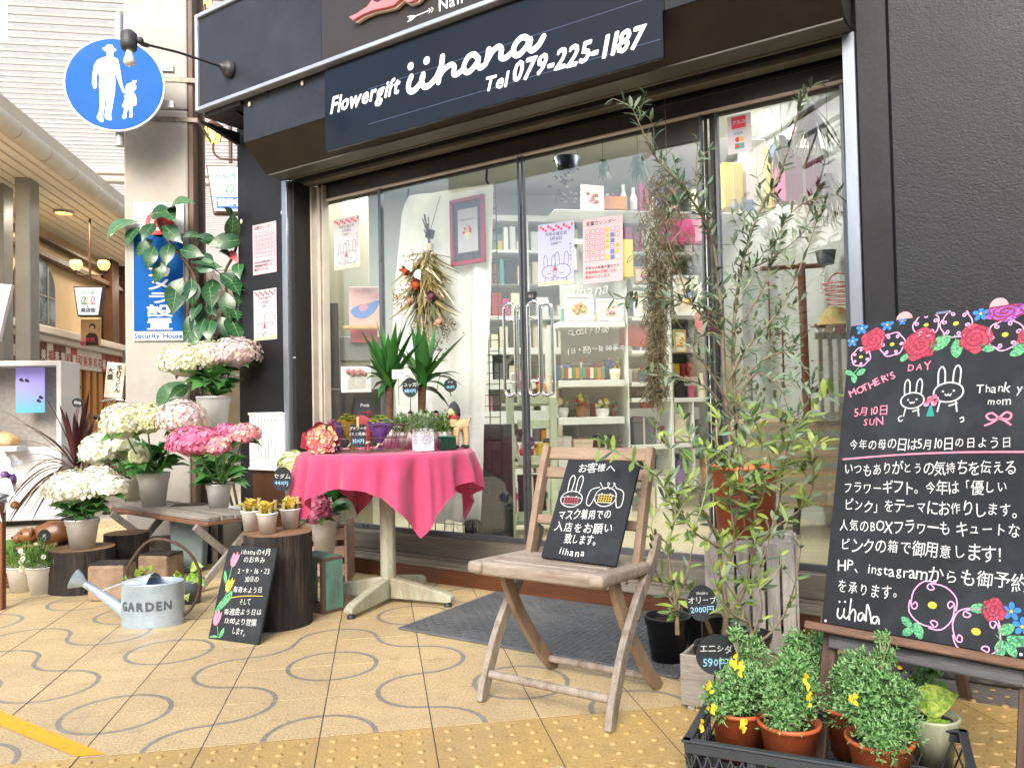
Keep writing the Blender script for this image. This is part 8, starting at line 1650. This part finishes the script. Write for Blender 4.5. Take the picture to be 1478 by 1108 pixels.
# the plastic tray
TRB = mat('slate blue plastic tray', '3c4148', '33373d', rough=.35, sc=8, fine=.06); TL = G(1018, 1027, .118); TR = G(1384, 1052, .118); TFL = G(989, 1066, .118)
AT = radians(-34.5); exv = Vector((cos(AT), sin(AT), 0)); eyv = Vector((-exv.y, exv.x, 0)); TWd = .57; TDp = .285; TL = TFL+eyv*TDp
tr = thing('plastic_tray', 'slate blue plastic lattice tray full of broom plants in terracotta pots', 'tray', Vector((TL.x, TL.y, 0)), atan2(exv.y, exv.x)); H = .118
def wall_(p0, p1, nm):
    p0, p1 = Vector(p0), Vector(p1); d = (p1-p0); L = d.length; d /= L; n = Vector((d.y, -d.x, 0)); T = Matrix((d, n, Vector((0, 0, 1)))).transposed().to_4x4(); T.translation = p0
    mb = MB(T); mb.bx(0, L, -.003, .003, .001, .022); mb.bx(0, L, -.003, .003, H-.030, H-.006); mb.bx(-.008, L+.008, -.006, .013, H-.006, H)
    mb.build(nm, TRB, tr, bevel=.002)
    mb = MB(T); k = int(L/.024)
    for j in range(k):
        x = L*j/k; a, b = (x, 0, .022), (x+L/k, 0, H-.03); mb.bar(a, b, .0035, .004, up=(0, 1, 0)); mb.bar((x+L/k, 0, .022), (x, 0, H-.03), .0035, .0035, up=(0, 1, 0))
        if j % 6 == 5: mb.bx(x+.001, x+.014, -.0028, .0028, .022, H-.03)
    mb.build('lattice', TRB, tr, kind='stuff')
c4 = [(0, 0, 0), (TWd, 0, 0), (TWd, -TDp, 0), (0, -TDp, 0)]
for i in range(4): wall_(c4[i], c4[(i+1) % 4], 'tray_wall')
mb = MB()
for k in range(15): y = -TDp*k/14; mb.bx(0, TWd, y-.003, y+.003, .002, .008)
for k in range(26): x = TWd*k/25; mb.bx(x-.003, x+.003, -TDp, 0, .0085, .012)
mb.build('tray_floor', TRB, tr, kind='stuff')
BRM = [mat('broom leaf %d' % k, a, b, rough=.6, sc=20, transl=.2) for k, (a, b) in enumerate((('74a562', '578946'), ('93bd80', '75a162'), ('50803f', '3f6b34')))]; YFL = mat('broom yellow flower', 'f2cf28', 'e0b41c', rough=.5)
def broom(label, u, v, dep, blobs, seed, fl=(), potr=.067, n=2200):
    """rim centre of the pot seen at u, v; foliage given as clumps of pixels"""
    c = rel(u, v, dep); h = .118; c.z = .014; t = thing('broom_plant', label, 'plant', c, 0, 'broom plants in terracotta pots in the tray'); pot(t, potr, potr*.74, h, TER, .009); RR = random.Random(seed); F = Vector(c); lv = MB(); st = MB(); tot = sum(b[2]**2 for b in blobs)
    for (bu, bv, br, bd) in blobs:
        cc = rel(bu, bv, dep+bd)-F; r = br*.88*dep/1145; st.tube(smooth([Vector((RR.uniform(-.015, .015), RR.uniform(-.015, .015), h*.85)), cc*.5+Vector((0, 0, h*.45)), cc], 3), .0028, 5)
        for q in range(11): e = cc+Vector((RR.gauss(0, 1), RR.gauss(0, 1), RR.gauss(0, 1))).normalized()*r*1.15; st.tube([cc*.75+Vector((0, 0, h*.2)), e], .0014, 4, caps=False)
        for k in range(int(1.25*n*br*br/tot)):
            d = Vector((RR.gauss(0, 1), RR.gauss(0, 1), RR.gauss(0, 1))).normalized(); q = RR.random()**.55*(1.35 if RR.random() < .18 else 1)*(1+.7*noise.noise(d*2.5+Vector((seed, bu, 0)))); p = cc+Vector((d.x, d.y, d.z*.95))*r*q; dd = (d+Vector((0, 0, .6))+Vector((RR.uniform(-.6, .6), RR.uniform(-.6, .6), RR.uniform(-.5, .5)))).normalized()
            mi = RR.choice((0, 0, 1, 2)) if q < .75 else RR.choice((0, 1, 1)); x = dd.orthogonal().normalized(); y = dd.cross(x)
            for s in range(3): a = s*2.09+RR.random(); e = (dd*.7+x*cos(a)*.75+y*sin(a)*.75).normalized()*RR.uniform(.0075, .0125); lv.blade(p, p+e, .0042, mi=mi, prof=(.35, 1, .25), fold=.2, up=dd)
    st.build('stems', TWG, t); lv.build('foliage', BRM, t, kind='stuff')
    for (fu, fv) in fl:
        p = rel(fu, fv, dep-.09)-F; mb = MB()
        for s in range(5): a = RR.uniform(0, 6.28); e = Vector((cos(a)*.6, -.3, sin(a)))*.016; q0 = p+Vector((RR.uniform(-.006, .006), 0, RR.uniform(-.014, .014))); mb.blade(q0, q0+e, .010, prof=(.4, 1, .7, .2), up=(0, -1, .2), fold=.5)
        mb.build('yellow_flower', YFL, t)
    return t
broom('broom plant at the left end of the tray with yellow flowers hanging over', 1066, 1038, 1.93, [(1064, 978, 28, 0), (1088, 985, 30, -.03), (1062, 1008, 32, -.03), (1032, 1000, 18, 0), (1066, 935, 13, .1), (1085, 940, 24, .04), (1040, 1020, 20, -.04), (1100, 1000, 20, 0), (1064, 915, 12, .02)], 1, [(1023, 996), (1014, 1046), (1074, 1044), (1026, 1018), (1068, 963), (1058, 956), (1072, 1052)])
broom('broom plant second from the left in the tray', 1139, 1057, 1.84, [(1130, 985, 34, 0), (1155, 1015, 30, -.02), (1125, 1025, 26, -.03), (1110, 990, 24, 0), (1145, 960, 26, .03), (1165, 990, 22, .02), (1138, 1045, 22, -.03)], 2, [(1162, 984), (1228-60, 1008)])
broom('broom plant at the back middle of the tray', 1188, 1030, 2.06, [(1160, 945, 28, 0), (1190, 955, 30, 0), (1185, 925, 20, .03), (1205, 985, 26, -.02), (1175, 990, 22, 0), (1150, 925, 16, 0)], 3, [(1190, 1040)])
broom('large broom plant at the right of the tray front', 1270, 1086, 1.74, [(1260, 990, 38, 0), (1290, 1010, 34, -.02), (1240, 1020, 30, -.02), (1300, 1040, 30, -.02), (1268, 1055, 34, -.05), (1240, 960, 24, .03), (1275, 945, 16, .04), (1285, 1075, 22, -.05), (1310, 1000, 18, 0), (1275, 920, 10, .04)], 4, [(1228, 1007)], .067, 3400)
broom('broom plant half hidden behind the large one', 1226, 1060, 1.93, [(1225, 1000, 26, 0), (1210, 1030, 20, -.02), (1215, 970, 20, .02), (1340, 965, 16, .1), (1330, 985, 16, .06), (1318, 1000, 16, .03)], 5, [(1298, 952), (1306, 1030)])
pothos('pothos with one big lime leaf in a pale sage pot in the tray', Vector((*rel(1345, 1060, 1.86).xy, .014)), .058, .118, SAGEP, [(1318, 1010, 1384, 1002), (1345, 1005, 1336, 1048), (1352, 985, 1370, 1000), (1336, 1048, 1372, 1040), (1305, 995, 1290, 1002)], 1.84, 9)
bpy.data.objects.remove(_fo)
